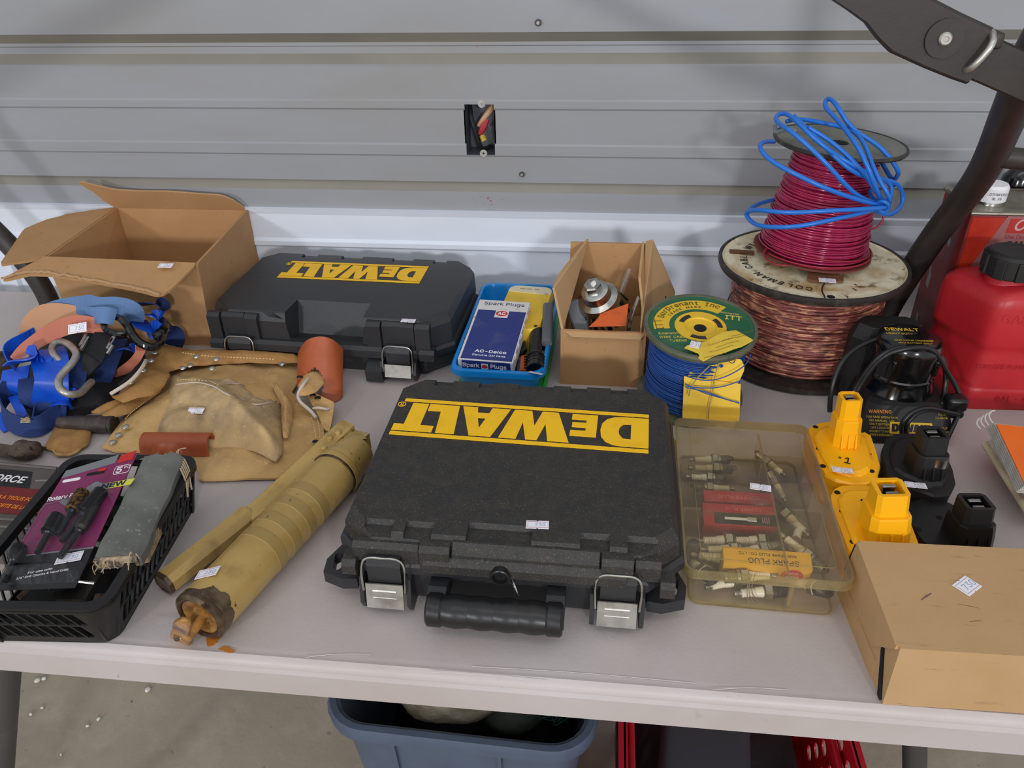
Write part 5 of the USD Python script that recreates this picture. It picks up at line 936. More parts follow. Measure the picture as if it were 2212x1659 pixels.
part(card, 'lettering', onto(text('NEW', .0068, .0003, bold=True, squeeze=1.25), kq(.87, .25, .0014), KX, KY), PRINTK, smooth=False, local=False)
part(card, 'count_badge', onto(cat(extrude(Polygon(rrect(.018, .014, .003)).difference(Polygon(rrect(.0168, .0128, .0025))), 0, .0003), at(text('5', .0095, .0003, bold=True), (-.003, 0, 0)), at(text('PC', .0036, .0003), (.005, .003, 0))), kq(.88, .12, .001), KX, KY), WHITEP, smooth=False, local=False)
part(card, 'lettering', onto(text('Rotary Rasp Set', .0062, .0003, bold=True, squeeze=.85), kq(.33, .26, .001), KX, KY), WHITEP, smooth=False, local=False)
part(card, 'lettering', onto(cat(at(text('For use with', .0026, .0002, squeeze=1.2), (-.004, .005, 0)), at(text('1/4" Drill Chucks & Hand Drills', .0026, .0002), (0, 0, 0))), kq(.52, .90, .0014), KX, KY), WHITEP, smooth=False, local=False)
# torn plastic and the bubble over the bits
rgb_ = np.random.default_rng(5)
bub = sheet([(-.5, -.5), (.5, -.5), (.5, .5), (-.5, .5)], lambda x, y, d: .011 * (1 - np.exp(-d / .03)) + .0004 * (meshkit.fbm(np.c_[x * 9, y * 9, 0 * x], 4) - .5), .0, .05)
wu, wv = np.linalg.norm(K['tr'] - K['tl']) * .9, np.linalg.norm(K['tl'] - K['bl']) * .66
bv = bub.vertices.copy(); nrm = np.cross(KX, KY); nrm /= np.linalg.norm(nrm)
bub.vertices = np.array([kq(.5 + .93 * a, .635 - .66 * b, .001) + nrm * c for a, b, c in bv]); bub.faces = bub.faces[:len(bub.faces) // 1]
part(card, 'blister', bub, BUBBLE, smooth=60, local=False, label='clear plastic blister')
part(card, 'torn_plastic', sheet([tuple(kq(u, v)[:2]) for u, v in ((.28, .36), (.42, .26), (.62, .22), (.74, .24), (.64, .32), (.52, .38), (.40, .40))], lambda x, y, d: kq(.5, .3)[2] + .006 + .012 * fb(x, y, 60, 3), .0006, .004), GREYT, smooth=50, local=False)
def rasp(name, label, a, b, prof, m, z=.007):
    A, B = kq(*a, z), kq(*b, z); L = np.linalg.norm(B - A)
    g = thing(name, label, 'drill bit', A * [1, 1, 0] + [0, 0, A[2]], group=None)
    part(g, 'shank', along(lathe([(0, 0), (.0030, 0), (.0033, .001), (.0033, L * .48), (.0048, L * .5), (.0048, L * .53), (0, L * .53)], 14), A, B), BIT, local=False)
    part(g, 'cutting_head', along(lathe([(0, L * .52)] + [(r, L * (.53 + .47 * u)) for u, r in prof] + [(0, L)], 18), A, B), m, local=False)
cyl = [(0, .004), (.06, .0078), (.5, .0082), (.94, .0078), (1, .006)]; tree = [(0, .004), (.1, .0078), (.4, .0080), (.8, .0050), (1, .002)]; ball = [(0, .004), (.15, .0066), (.4, .0086), (.7, .0082), (1, .003)]; cone = [(0, .005), (.1, .0070), (.5, .0058), (.9, .0045), (1, .003)]
rasp('rasp_bit', 'black barrel-headed rasp bit at the left of the blister card', (.36, .77), (.34, .47), cyl, BIT)
rasp('rasp_bit', 'gold-flecked black rasp bit showing through the torn blister', (.50, .64), (.52, .29), cyl, BITG)
rasp('rasp_bit', 'long black cylindrical rasp bit at the right of the blister card', (.60, .70), (.79, .32), cyl, BIT)
rasp('rasp_bit', 'bright-shanked tapered rasp bit nearest the black band of the card', (.68, .82), (.82, .46), cone, DARKMETAL)
rasp('rasp_bit', 'round ball-headed black bit at the lower left corner of the card', (.16, .97), (.06, .67), ball, BIT)
sticker(card, kq(.76, .80, .0018), KX, KY, .026, .0125)
# grey cloth-wrapped sharpening block
g1, g2 = P(*c4(1160, 265), .080), P(*c4(820, 985), .072)
blk = thing('sharpening_block', 'long grey wrapped block with frayed ends lying on the right side of the basket', 'block', (g1 + g2) / 2)
gd = (g1 - g2); gl = np.linalg.norm(gd); gd /= gl; gx_ = np.cross(gd, [0, 0, 1]); gx_ /= np.linalg.norm(gx_); gn = np.cross(gx_, gd)
gm = frame((g1 + g2) / 2 - [0, 0, .010], gx_, gd)
bw = .046
prof_b = [(-bw / 2, -.009), (bw / 2, -.009), (bw / 2 + .001, .003), (bw / 2 - .004, .0085), (bw * .2, .0100), (bw * .05, .0090), (-bw * .12, .0102), (-bw * .3, .0092), (-bw / 2 + .004, .0095), (-bw / 2, .004)]
lv = []
for k, v in enumerate(np.linspace(-gl / 2, gl / 2, 24)):
    w = 1 + .03 * math.sin(v * 90); lv.append(np.array([(x * w, v + .0015 * math.sin(x * 300 + k), z + .0006 * math.sin(v * 160 + x * 80)) for x, z in prof_b]))
bm = loft(lv); bm.apply_transform(gm); part(blk, 'wrapped_body', bm, STONE, smooth=45, local=False)
rg = np.random.default_rng(17)
for e, cnt in ((gl / 2, 26), (-gl / 2, 18)):
    fz = []
    for k in range(cnt):
        p = np.array([rg.uniform(-bw / 2, bw / 2), e, rg.uniform(-.006, .009)]); fz.append(tube([p, p + rg.normal(0, .003, 3) + [0, np.sign(e) * .004, .002], p + rg.normal(0, .004, 3) + [0, np.sign(e) * .006, -.003]], .0006, 4, 8))
    if e > 0:
        for k in range(5):
            p = np.array([bw / 2 + .002, gl / 2 - .004 - .004 * k, .004]); fz.append(tube([p, p + [.006, -.01, -.012], p + [.004 + rg.uniform(0, .006), -.02, -.026]], .0010, 5, 8))
    fm = cat(fz); fm.apply_transform(gm); part(blk, 'frayed_end', fm, FRAY, smooth=False, local=False, kind='stuff')
em = rbox((0, -gl / 2 - .001, .001), (bw * .9, .004, .013), .0015); part(blk, 'end_cap', onto(em, (g1 + g2) / 2 - [0, 0, .010], gx_, gd), mat('worn_end', S(170, 150, 122), .8, var=(80, S(90, 80, 70), .45, .6)), local=False)
A, B = P(*c4(1105, 780), .060), P(*c4(1010, 990), .056)
o = thing('rusty_flat_bar', 'short pale rusty bar sticking up at the right inner side of the basket', 'metal bar', B)
part(o, 'bar', hull([q + d for q in (A, B) for d in ([.005, .002, 0], [-.005, -.002, 0], [.005, .002, -.012], [-.005, -.002, -.012])]), mat('pale_rust', S(160, 132, 104), .8, .1, var=(90, S(90, 66, 50), .5, .65), bump=(200, .5, .002)), smooth=False, local=False)
part(o, 'broken_tip', hull([B + d for d in ([.005, .002, 0], [-.005, -.002, 0], [0, -.004, .001], [.002, .001, -.01])]), CREAM, smooth=False, local=False)
rg = np.random.default_rng(33); hw_ = []
for k in range(26):
    u, v = rg.uniform(-LX / 2 + .03, LX / 2 - .03), rg.uniform(-LY / 2 + .03, LY / 2 - .03); a = rg.uniform(0, 3.14); d = np.array([math.cos(a), math.sin(a), rg.uniform(-.1, .3)]) * rg.uniform(.012, .026); z = rg.uniform(.012, .034)
    q = inb(u, v, z); hw_.append((q, d, rg.uniform(.003, .0065)))
names = ['steel', 'dark steel', 'rusty']
for k, (q, d, r) in enumerate(hw_[:18]):
    g = thing('loose_bit', 'loose metal bit lying in the bottom of the black basket', 'drill bit', q, group='loose metal bits in the basket')
    part(g, 'shank', tube([q - d, q + d * .1], r * .6, 8), (STEEL, DARKMETAL, RUST)[k % 3], local=False); part(g, 'head', tube([q + d * .1, q + d * .2, q + d * .9, q + d], [r * .7, r, r, r * .6], 10), (DARKMETAL, RUST, STEEL)[k % 3], local=False)
q = [P(*c4(400, 1310), .054), P(*c4(610, 1310), .050), P(*c4(745, 1090), .052), P(*c4(640, 1050), .056)]
o = thing('steel_plate_tool', 'dark shiny flat tool lying under the blister card in the basket', 'tool', np.mean(q, 0))
part(o, 'blade', hull([p + [0, 0, d] for p in q for d in (0, -.006)]), DARKMETAL, smooth=False, local=False); part(o, 'groove', tube([(q[0] + q[3]) / 2 + [0, 0, .0005], (q[1] + q[2]) / 2 + [0, 0, .0005]], .0016, 6), STEEL, local=False)

# ---------------------------------------------------------------- grease gun
A, B = P(424, 1343, .029), P(772, 965, .029)
A = P(428, 1336, .0285); ud = (P(745, 1000, .0285) - P(470, 1290, .0285)); ud /= np.linalg.norm(ud)
gun = thing('grease_gun', 'old olive-yellow lever grease gun with greasy worn ends lying on the table', 'grease gun', A * [1, 1, 0])
RB, LB = .0282, .294
def gp(s, side=0., z=0.): return A + ud * s + np.array([ud[1], -ud[0], 0]) * side + np.array([0, 0, z])
prof = [(0, .0), (.020, .0), (.0225, .001), (.0262, .0008), (RB, .003)]
part(gun, 'barrel', along(lathe([(RB - .0006, .007), (RB, .008)] + [(RB, s) for s in (.05, .085)] + [(RB, LB - .075), (RB, LB - .052), (RB - .0015, LB - .048), (0.0, LB - .046)], 48), A, A + ud), OLIVE, local=False)
for s in (.098, .124, .152, .178): part(gun, 'barrel_band', along(lathe([(RB - .0004, s - .007), (RB + .0006, s - .0064), (RB + .0006, s + .0064), (RB - .0004, s + .007)], 48), A, A + ud), OLIVED, local=False)
part(gun, 'end_rim', along(lathe([(.0215, .001), (.0245, -.0005), (RB + .0004, .002), (RB + .0006, .0055), (RB + .0002, .0080), (RB - .001, .0080), (.0215, .004)], 48), A, A + ud), BAREM, local=False)
rg = np.random.default_rng(3); a = np.linspace(0, 2 * np.pi, 60, endpoint=False)
ragged = np.maximum(.0112, .0105 + .012 * np.maximum(0, np.cos(a - 1.1)) ** 2 + .014 * (meshkit.fbm(np.c_[np.cos(a) * 3.2, np.sin(a) * 3.2, 0 * a + 4], 5) - .5))
part(gun, 'chipped_paint', along(loft([np.c_[(RB + .0002) * np.cos(a), (RB + .0002) * np.sin(a), 0 * a + .007], np.c_[(RB + .0005) * np.cos(a), (RB + .0005) * np.sin(a), 0 * a + .009], np.c_[(RB + .0003) * np.cos(a), (RB + .0003) * np.sin(a), ragged], np.c_[(RB - .0006) * np.cos(a), (RB - .0006) * np.sin(a), ragged + .0004]], False, False), A, A + ud), BAREM, local=False, label='bare worn metal where the paint has chipped')
part(gun, 'end_cap', along(lathe([(0, .004), (.006, .0035), (.010, .0048), (.014, .0030), (.0205, .0022), (.0222, .003), (.0222, .006), (0, .007)], 40), A, A + ud), GREASE, local=False)
part(gun, 'collar', along(lathe([(RB - .001, LB - .056), (RB + .0022, LB - .055), (RB + .0022, LB - .049), (RB + .0005, LB - .048), (RB + .001, LB - .040), (RB - .001, LB - .034), (RB - .003, LB - .016), (RB - .006, LB - .004), (.012, LB), (0, LB)], 48), A, A + ud), OLIVE, local=False)
part(gun, 'collar_band', along(lathe([(RB, LB - .0585), (RB + .0016, LB - .058), (RB + .0016, LB - .0555), (RB, LB - .055)], 48), A, A + ud), BAREM, local=False)
# follower rod and T handle
part(gun, 'follower_rod', tube([gp(.006, .001, -.003), gp(-.020, .003, -.005)], .0048, 12), GREASE, local=False)
kx = P(378, 1342, .030); kz = P(402, 1404, .004)
kc = gp(-.034, .004, -.006)
wO = gp(-.019, .003, -.005); wN = ud * .96 + np.array([.05, 0, .25]); wN /= np.linalg.norm(wN)
wing = [PPL(x, y, wO, wN) for x, y in ((374, 1345), (388, 1339), (405, 1343), (409, 1360), (406, 1376), (411, 1392), (403, 1405), (395, 1393), (384, 1387), (368, 1386), (367, 1372), (371, 1360))]
wm = np.array(wing); wn = wN * .0065; cc = wm.mean(0)
part(gun, 't_handle', loft([wm * .9 + cc * .1 - wn * .15, wm, wm + wn * .55, wm * .9 + cc * .1 + wn * .8]), GREASE, smooth=50, local=False)
part(gun, 't_handle_dimple', at(lathe([(0, 0), (.003, 0), (.004, .001), (.0028, .0016), (0, .0008)], 14), PPL(386, 1374, wO, wN) - wn * .2, rx=.9), BAREM, local=False)
# lever: channel-section strap, then the tubular grip
h0, h1, h2, h3 = P(352, 1262, .017), P(521, 1128, .020), P(560, 1098, .030), P(738, 930, .047)
gd_ = (h1 - h0) / np.linalg.norm(h1 - h0)
hexr = [(.0125 * math.cos(q) * 1.12, .0125 * math.sin(q) * .95) for q in np.linspace(0, 2 * np.pi, 9)[:-1] + .39]
def sec(c, d, poly, s=1.):
    d = d / np.linalg.norm(d); xx = np.cross(d, [0, 0, 1]); xx /= np.linalg.norm(xx); yy = np.cross(xx, d); return np.array([c + (xx * a + yy * b) * s for a, b in poly])
flat8 = [(.0115, .0035), (.0090, .0055), (-.0090, .0055), (-.0115, .0035), (-.0115, -.0065), (-.0095, -.0065), (.0095, -.0065), (.0115, -.0065)]
hexo = [(.0125, .005), (.0065, .0115), (-.0065, .0115), (-.0125, .005), (-.0125, -.006), (-.0065, -.0115), (.0065, -.0115), (.0125, -.006)]
part(gun, 'lever_grip', loft([sec(h0, gd_, hexo), sec(h0 + gd_ * .003, gd_, hexo, 1.02), sec(h1, gd_, hexo, 1.05), sec(h1 + gd_ * .012 + [0, 0, .004], gd_ + [0, 0, .15], [(a * .95, b * .8) for a, b in hexo])], False, True), OLIVE, smooth=25, local=False)
part(gun, 'grip_mouth', loft([sec(h0 + gd_ * .0005, gd_, hexo, .84), sec(h0 + gd_ * .03, gd_, hexo, .84)], True, False), RUST, smooth=25, local=False)
part(gun, 'grip_mouth_edge', loft([sec(h0 - gd_ * .0004, gd_, hexo, 1.01), sec(h0 - gd_ * .0006, gd_, hexo, .84), sec(h0 + gd_ * .004, gd_, hexo, .84), sec(h0 + gd_ * .004, gd_, hexo, 1.03), sec(h0 - gd_ * .0004, gd_, hexo, 1.03)], False, False), BAREM, smooth=25, local=False)
s3 = h3 - h2
part(gun, 'lever_arm', loft([sec(h1 + gd_ * .004, gd_ + [0, 0, .2], flat8, 1.06), sec(h2, s3, flat8, 1.0), sec(h2 * .5 + h3 * .5, s3, flat8, .98), sec(h3, s3, flat8, 1.0), sec(h3 + s3 / np.linalg.norm(s3) * .012, s3 * [1, 1, .3], flat8, .95)]), OLIVE, smooth=25, local=False)
for px, py, z in ((730, 934, .054), (712, 945, .053), (700, 968, .050)): part(gun, 'rivet', at(lathe([(0, -.003), (.0042, -.003), (.0040, .001), (.0028, .0024), (0, .003)], 14), P(px, py, z - .001)), OLIVE, local=False)
part(gun, 'lever_link', hull([P(px, py, z) for px, py in ((734, 928), (780, 935), (792, 948), (745, 948)) for z in (.036, .048)]), OLIVED, smooth=False, local=False)
part(gun, 'head_block', hull([gp(LB - .03, s, z) for s in (-.012, .012) for z in (.005, .024)] + [gp(LB + .012, s, z) for s in (-.010, .010) for z in (-.005, .018)]), OLIVE, smooth=False, local=False)
cx_ = gp(.060, -.004); a = np.linspace(-.42, .42, 9)
zx = np.array([ud[1], -ud[0], 0]); so_ = P(460, 1241, .056)
sv = (so_ - A) @ ud; ph = -.30
rdir = np.array([0, 0, math.cos(ph)]) + zx * math.sin(ph); tdir = np.cross(ud, rdir)
sticker(gun, A + ud * sv + rdir * (RB + .0004), ud * .94 + tdir * -.34 if False else zx * math.cos(ph) * .93 + np.array([0, 0, -math.sin(ph)]) * .93 + ud * .36, ud, .0235, .0135)
# ---------------------------------------------------------------- clear plastic organiser with spark plugs
HO = .055
oc = [P(1480, 1212, HO), P(1857, 1282, HO), P(1742, 913, HO), P(1458, 906, HO)]      # lid corners front left, front right, back right, back left
oX = ((oc[1] - oc[0]) + (oc[2] - oc[3])) / 2; oY = ((oc[3] - oc[0]) + (oc[2] - oc[1])) / 2
WO, DO = np.linalg.norm(oX), np.linalg.norm(oY); oc_ = np.mean(oc, 0); oa = math.atan2(oY[1], oY[0]) - math.pi / 2
og = thing('parts_organizer', 'yellowed clear plastic organizer box of spark plugs right of the front case', 'organizer', (oc_[0], oc_[1], 0), oa)
def shellbox(w0, d0, w1, d1, z0, z1, th, r=.010, n=5):
    o = loft([(rrect(w0, d0, r, n), z0), (rrect(w1, d1, r, n), z1), (rrect(w1 - 2 * th, d1 - 2 * th, r * .8, n), z1), (rrect(w0 - 2 * th, d0 - 2 * th, r * .8, n), z0 + th)]); return o
part(og, 'tray', loft([(rrect(WO - .018, DO - .018, .012, 6), .0005), (rrect(WO - .012, DO - .012, .012, 6), .002), (rrect(WO - .004, DO - .004, .012, 6), HO - .010)], True, False), AMBER, smooth=35)
part(og, 'lid', cat(extrude(rrect(WO, DO, .012, 6), HO - .0012, HO), ), AMBER, smooth=35)
part(og, 'lid_rim', extrude(Polygon(rrect(WO + .001, DO + .001, .012, 6)).difference(Polygon(rrect(WO - .004, DO - .004, .011, 6))), HO - .011, HO - .0005), AMBERE, smooth=35)
iw, idp = WO - .030, DO - .036
part(og, 'lid_panel_edge', at(extrude(Polygon(rrect(iw, idp, .004, 3)).difference(Polygon(rrect(iw - .0016, idp - .0016, .004, 3))), HO, HO + .0008), (.001, .0, 0)), AMBERE, smooth=35)
part(og, 'base_rim', at(extrude(Polygon(rrect(WO - .017, DO - .017, .012, 6)).difference(Polygon(rrect(WO - .021, DO - .021, .010, 6))), 0, .004), (0, 0, 0)), AMBERE, smooth=35)
dvx = WO * .14
part(og, 'divider', box((dvx, 0, .022), (.0016, DO - .014, .040)), AMBERI, smooth=False)
part(og, 'divider_edge', box((dvx, 0, .0425), (.0018, DO - .014, .001)), AMBERE, smooth=False)
for k, y in enumerate((-.30, -.10, .09, .27)):
    part(og, 'divider', box(((dvx - WO / 2) / 2 + .002, y * DO, .022), (WO / 2 + dvx - .010, .0014, .038)), AMBERI, smooth=False)
    part(og, 'divider', box(((dvx + WO / 2) / 2 - .003, (y + .04) * DO, .022), (WO / 2 - dvx - .008, .0014, .038)), AMBERI, smooth=False)
part(og, 'divider_post', hull([(dvx + .004 + a, -DO / 2 + .012, z) for a in (-.002, .002) for z in (.004, .044)] + [(dvx + .004 + a, -DO / 2 + .016, z) for a in (-.002, .002) for z in (.004, .044)]), AMBERE, smooth=False)
for y in (-.115, .30):
    part(og, 'hinge', cat(rbox((-WO / 2 - .003, y * DO - .010, HO - .012), (.006, .012, .014), .002), rbox((-WO / 2 - .003, y * DO + .008, HO - .010), (.005, .012, .012), .002), box((-WO / 2 - .0025, y * DO, HO - .012), (.003, .030, .006))), AMBERE, smooth=False)
ow = lambda x, y, z: og.loc + og.R @ np.array([x, y, z])
sticker(og, P(1643, 1053, HO + .0003), og.R[:, 0] * .99 - og.R[:, 1] * .12, og.R[:, 1], .0225, .0105)
def plug(label, x, y, z, ang, tilt=0., s=1., group=None, dark=False):
    """A spark plug: terminal, ribbed porcelain, hexagon and threaded shell, lying along ang."""
    d = np.array([math.cos(ang) * math.cos(tilt), math.sin(ang) * math.cos(tilt), math.sin(tilt)]); A = np.array([x, y, z]) - d * .028 * s; B = A + d
    g = thing('spark_plug', label, 'spark plug', ow(x, y, 0) * [1, 1, 0] + [0, 0, z], oa, group=group); f = lambda m: along(tm(m), A - [x, y, z], B - [x, y, z], (0, 0, 1))
    pr = [(0, 0), (.0030, .0005), (.0032, .004), (.0022, .006), (.0030, .008)]
    rib = [(.0030, .008)]
    for k in range(5): rib += [(.0044, .0090 + k * .0026), (.0044, .0100 + k * .0026), (.0037, .0110 + k * .0026)]
    rib += [(.0048, .0225), (.0056, .0300), (.0056, .0305)]
    sc = lambda L: [(r * s, q * s) for r, q in L]
    part(g, 'terminal', f(lathe(sc(pr + [(0, .008)]), 12)), PLUGM)
    part(g, 'insulator', f(lathe(sc([(0, .008)] + rib + [(0, .0305)]), 16)), PORC)
    part(g, 'hex_nut', f(lathe(sc([(0, .030), (.0070, .0302), (.0092, .0315), (.0092, .0385), (.0075, .0395), (0, .0395)]), 6)), PLUGM, smooth=False)
    th = [(0, .039), (.0078, .0395), (.0078, .0425)]
    for k in range(6): th += [(.0062, .0430 + k * .0019), (.0070, .0440 + k * .0019)]
    part(g, 'threaded_shell', f(lathe(sc(th + [(.0058, .0555), (0, .0555)]), 14)), DARKMETAL if dark else PLUGM)
    part(g, 'electrode', f(cat(tube(np.array([(.0050, 0, .0545), (.0050, 0, .0585), (.003, 0, .0600), (0, 0, .0600)]) * s, .0010 * s, 6, 10), lathe(sc([(0, .0545), (.0018, .0545), (.0016, .0580), (0, .0580)]), 8))), DARKMETAL)
w2, d2 = WO / 2, DO / 2
G0 = 'spark plugs in the rear compartments'
plug('white spark plug with dark tip lying nearest the front wall of the organizer', -.030, -d2 + .030, .013, .36, dark=True)
plug('pale spark plug with wire wound round it at the front of the organizer', .000, -d2 + .022, .011, .20, dark=True)
plug('spark plug behind the two front ones, against the amber carton', -.010, -d2 + .034, .020, 3.3)
plug('black-tipped spark plug standing in the front left corner of the organizer', -w2 + .022, -d2 + .042, .016, -1.2, .4, dark=True)
plug('black spark plug tip facing up in the front right compartment', dvx + .026, -d2 + .030, .018, -1.0, .5, dark=True)
plug('spark plug with white ribs slanting across the front right compartment', dvx + .022, -d2 + .066, .030, -.75, -.2)
plug('spark plug with cloudy porcelain beside the middle of the divider', dvx + .022, -.040, .020, -1.9, .1)
plug('dark hexed spark plug in the middle right compartment', dvx + .022, -.008, .022, 2.2, .1, dark=True)
plug('short plug leaning in the right compartment beside the sticker', dvx + .016, .050, .020, 1.9, .2, .8)
plug('spark plug pointing at the back right corner of the organizer', dvx + .014, .090, .022, 2.3, .1, .8)
for k, (x, y, a, s) in enumerate(((-.036, .100, .10, .9), (-.036, .082, .04, .95), (-.044, .064, .02, .8), (-.034, .045, 3.2, .85))):
    plug(('first', 'second', 'third', 'fourth')[k] + ' from the back of the spark plugs in the rear left compartments', x, y, .016, a, 0, s)
for k, (x, y, a, dk) in enumerate(((-.034, -.046, .15, True), (.000, -.046, .1, True), (-.030, -.060, .12, False), (-.002, -.071, .05, True), (-.040, -.074, -.1, True), (.000, -.060, .3, False))):
    plug('%s spark plug in the crowded compartment behind the amber carton' % ('rear left', 'rear right', 'large white', 'dark front', 'half hidden left', 'middle')[k], x, y, .018 + .003 * (k % 2), a, 0, 1.0, dark=dk)
def carton(label, x, y, z, w, d, h, ang, m, texts, tilt=0.):
    g = thing('spark_plug_carton', label, 'carton', ow(x, y, z), oa + ang)
    part(g, 'carton_body', at(rbox((0, 0, 0), (w, d, h), .0006, 6), rx=tilt), m, smooth=False)
    for s, hh, tx, ty, mm in texts: part(g, 'lettering', at(at(text(s, hh, .0002), (tx, ty, h / 2), rz=math.pi), rx=tilt), mm, smooth=False)
    return g
REDDK = mat('carton_red_dull', S(172, 34, 42), .6)
g = carton('red spark plug carton, rear of the two, lying in the organizer', -.012, .010, .024, .078, .017, .022, .02, REDDK, [('COPPER PLUS', .0050, .0, .0, PRINTP)], .15)
g = carton('red and black spark plug carton with a printed plug, front of the two', -.014, -.020, .024, .080, .030, .022, .02, REDDK, [('COPPER PLUS', .0042, .004, .0085, PRINTP)], .15)
part(g, 'black_panel', at(box((.006, -.006, .0112), (.068, .016, .0002)), rx=.15), PRINTK, smooth=False)
part(g, 'printed_plug', at(cat(box((.0, -.006, .0115), (.034, .0035, .0002)), box((.012, -.006, .0115), (.010, .0055, .0002))), rx=.15), WHITEP, smooth=False)
part(g, 'printed_badge', at(cat(*[box((.030 - .0022 * k, -.006, .0115), (.0012, .008, .0002)) for k in range(4)]), rx=.15), PRINTR, smooth=False)
g = carton('amber spark plug carton with black print in the front compartment of the organizer', .006, -d2 + .049, .022, .088, .020, .030, -.0, NGKY, [('NGK SPARK PLUG CO., LTD.', .0032, .0, .004, PRINTK), ('SPARK PLUG', .0060, .006, -.0045, PRINTK)], .25)
fr = at(cat(extrude(Point(0, 0).buffer(.011), 0, .0003)), rx=math.pi / 2, loc=(.026, -.0101, .001)); part(g, 'red_badge', at(fr, rx=.25), ACRED, smooth=False)
part(g, 'badge_lettering', at(at(cat(at(text('NGK', .0045, .0002, bold=True), (0, -.003, 0), rz=math.pi), at(text('SPARK', .0024, .0002), (0, .005, 0), rz=math.pi)), rx=math.pi / 2, loc=(.026, -.0105, .001)), rx=.25), WHITEP, smooth=False)
for k in range(3):
    x = (-.012, -.010, -.007)[k]; part(og, 'loose_thread', tube([(x, -d2 + .028, .030), (x - .003, -d2 + .014, .018), (x + .004 * k, -d2 + .008, .006)], .0004, 4, 14), STEEL)
cl = trimesh.creation.icosphere(2, 1); cl.vertices *= [.016, .012, .014]; cl.vertices *= (1 + .3 * (meshkit.fbm(cl.vertices * 120, 3) - .5))[:, None]
g = thing('crumpled_plastic', 'crumpled clear plastic bag beside the divider in the organizer', 'plastic bag', ow(dvx - .012, .004, .024)); part(g, 'film', cl, CLEARP, smooth=50)
g = thing('black_rubber_cap', 'black rubber cap lying at the left wall of the organizer', 'cap', ow(-w2 + .016, -.060, .010)); part(g, 'cap', lathe([(0, 0), (.008, 0), (.0085, .004), (.007, .014), (.004, .016), (.004, .008), (0, .008)], 18), BLACK)
part(g, 'flange', lathe([(.0080, 0), (.0098, 0), (.0098, .002), (.0080, .002)], 18), BLACKM)

# ---------------------------------------------------------------- blue tray with a spark plug box, torch and knife
ZT = .050
tc = [P(972, 800, ZT), P(1196, 812, ZT), P(1197, 616, ZT), P(1040, 610, ZT)]
tX = ((tc[1] - tc[0]) + (tc[2] - tc[3])) / 2; tY = ((tc[3] - tc[0]) + (tc[2] - tc[1])) / 2; Wt, Dt = np.linalg.norm(tX), np.linalg.norm(tY); tcen = np.mean(tc, 0); ta = math.atan2(tX[1], tX[0])
lidt = thing('green_container', 'flat bright green plastic container under the blue tray', 'container', (tcen[0] + .002, tcen[1] - .002, 0), ta)
part(lidt, 'base_plate', extrude(rrect(Wt - .010, Dt - .014, .018, 6), 0, .004), TRAYG, smooth=40); part(lidt, 'container_rim', extrude(Polygon(rrect(Wt - .006, Dt - .010, .02, 6)).difference(Polygon(rrect(Wt - .016, Dt - .020, .016, 6))), .003, .008), TRAYG, smooth=40)
tr = thing('blue_tray', 'bright blue plastic tray holding a spark plug box, torch and knife', 'tray', (tcen[0], tcen[1], .0085), ta)
h_ = ZT - .0085
part(tr, 'tray_shell', loft([(rrect(Wt - .030, Dt - .034, .018, 6), 0), (rrect(Wt - .012, Dt - .014, .018, 6), h_ - .004), (rrect(Wt - .010, Dt - .012, .018, 6), h_), (rrect(Wt, Dt, .022, 6), h_), (rrect(Wt + .001, Dt + .001, .022, 6), h_ - .006), (rrect(Wt + .001, Dt + .001, .022, 6), h_ - .0075), (rrect(Wt - .003, Dt - .003, .022, 6), h_ - .0078), (rrect(Wt - .006, Dt - .008, .022, 6), h_ - .003), (rrect(Wt - .030, Dt - .030, .02, 6), -.0008)]) if False else
     cat(loft([(rrect(Wt - .032, Dt - .034, .018, 6), .0018), (rrect(Wt - .014, Dt - .015, .018, 6), h_ - .002), (rrect(Wt - .012, Dt - .013, .018, 6), h_ + .001), (rrect(Wt - .004, Dt - .004, .021, 6), h_ + .0012), (rrect(Wt, Dt, .022, 6), h_ - .001), (rrect(Wt + .001, Dt + .001, .022, 6), h_ - .0085), (rrect(Wt - .004, Dt - .004, .021, 6), h_ - .0085), (rrect(Wt - .010, Dt - .011, .02, 6), h_ - .004), (rrect(Wt - .028, Dt - .030, .02, 6), 0)])), TRAY, smooth=40)
tw = lambda x, y, z: tr.loc + tr.R @ np.array([x, y, z])
sticker(tr, P(1157, 806, ZT + .002), tr.R[:, 0] * .9 + tr.R[:, 1] * -.25, tr.R[:, 1] * .8 + np.array([0, 0, -.3]), .020, .0105)
# spark plug box leaning on the yellow box
bt = [P(1031, 646, .082), P(1139, 653, .082), P(1117, 785, .060), P(992, 775, .060)]
bX = ((bt[1] - bt[0]) + (bt[2] - bt[3])) / 2; bY = ((bt[0] - bt[3]) + (bt[1] - bt[2])) / 2; Wb, Db = np.linalg.norm(bX), np.linalg.norm(bY); bX = bX / Wb; bY = bY - bX * (bX @ bY); bY /= np.linalg.norm(bY); bN = np.cross(bX, bY); bO = np.mean(bt, 0)
Wb *= .98; Hb = .022
sb = thing('spark_plug_box', 'worn navy and white spark plug box lying in the blue tray', 'carton', bO, R=np.c_[bX, bY, bN])
part(sb, 'box_body', rbox((0, 0, -Hb / 2), (Wb, Db, Hb), .0008, 6), SPARKW, smooth=False)
part(sb, 'navy_panel', box((0, -.012 * 1, .0002), (Wb * .90, Db * .80, .0004)) if False else box((.001, -Db * .085, .0002), (Wb * .93, Db * .80, .0004)), SPARKB, smooth=False)
part(sb, 'navy_end', box((0.001, -Db / 2 - .0002, -Hb / 2 + .001), (Wb * .88, .0005, Hb * .8)), SPARKB, smooth=False)
part(sb, 'lettering', at(text('Spark Plugs', .0072, .0003, squeeze=1.15), (.001, Db * .43, .0)), NAVYP, smooth=False)
part(sb, 'white_square', box((.002, Db * .265, .0005), (.0205, .0205, .0004)), SPARKW, smooth=False)
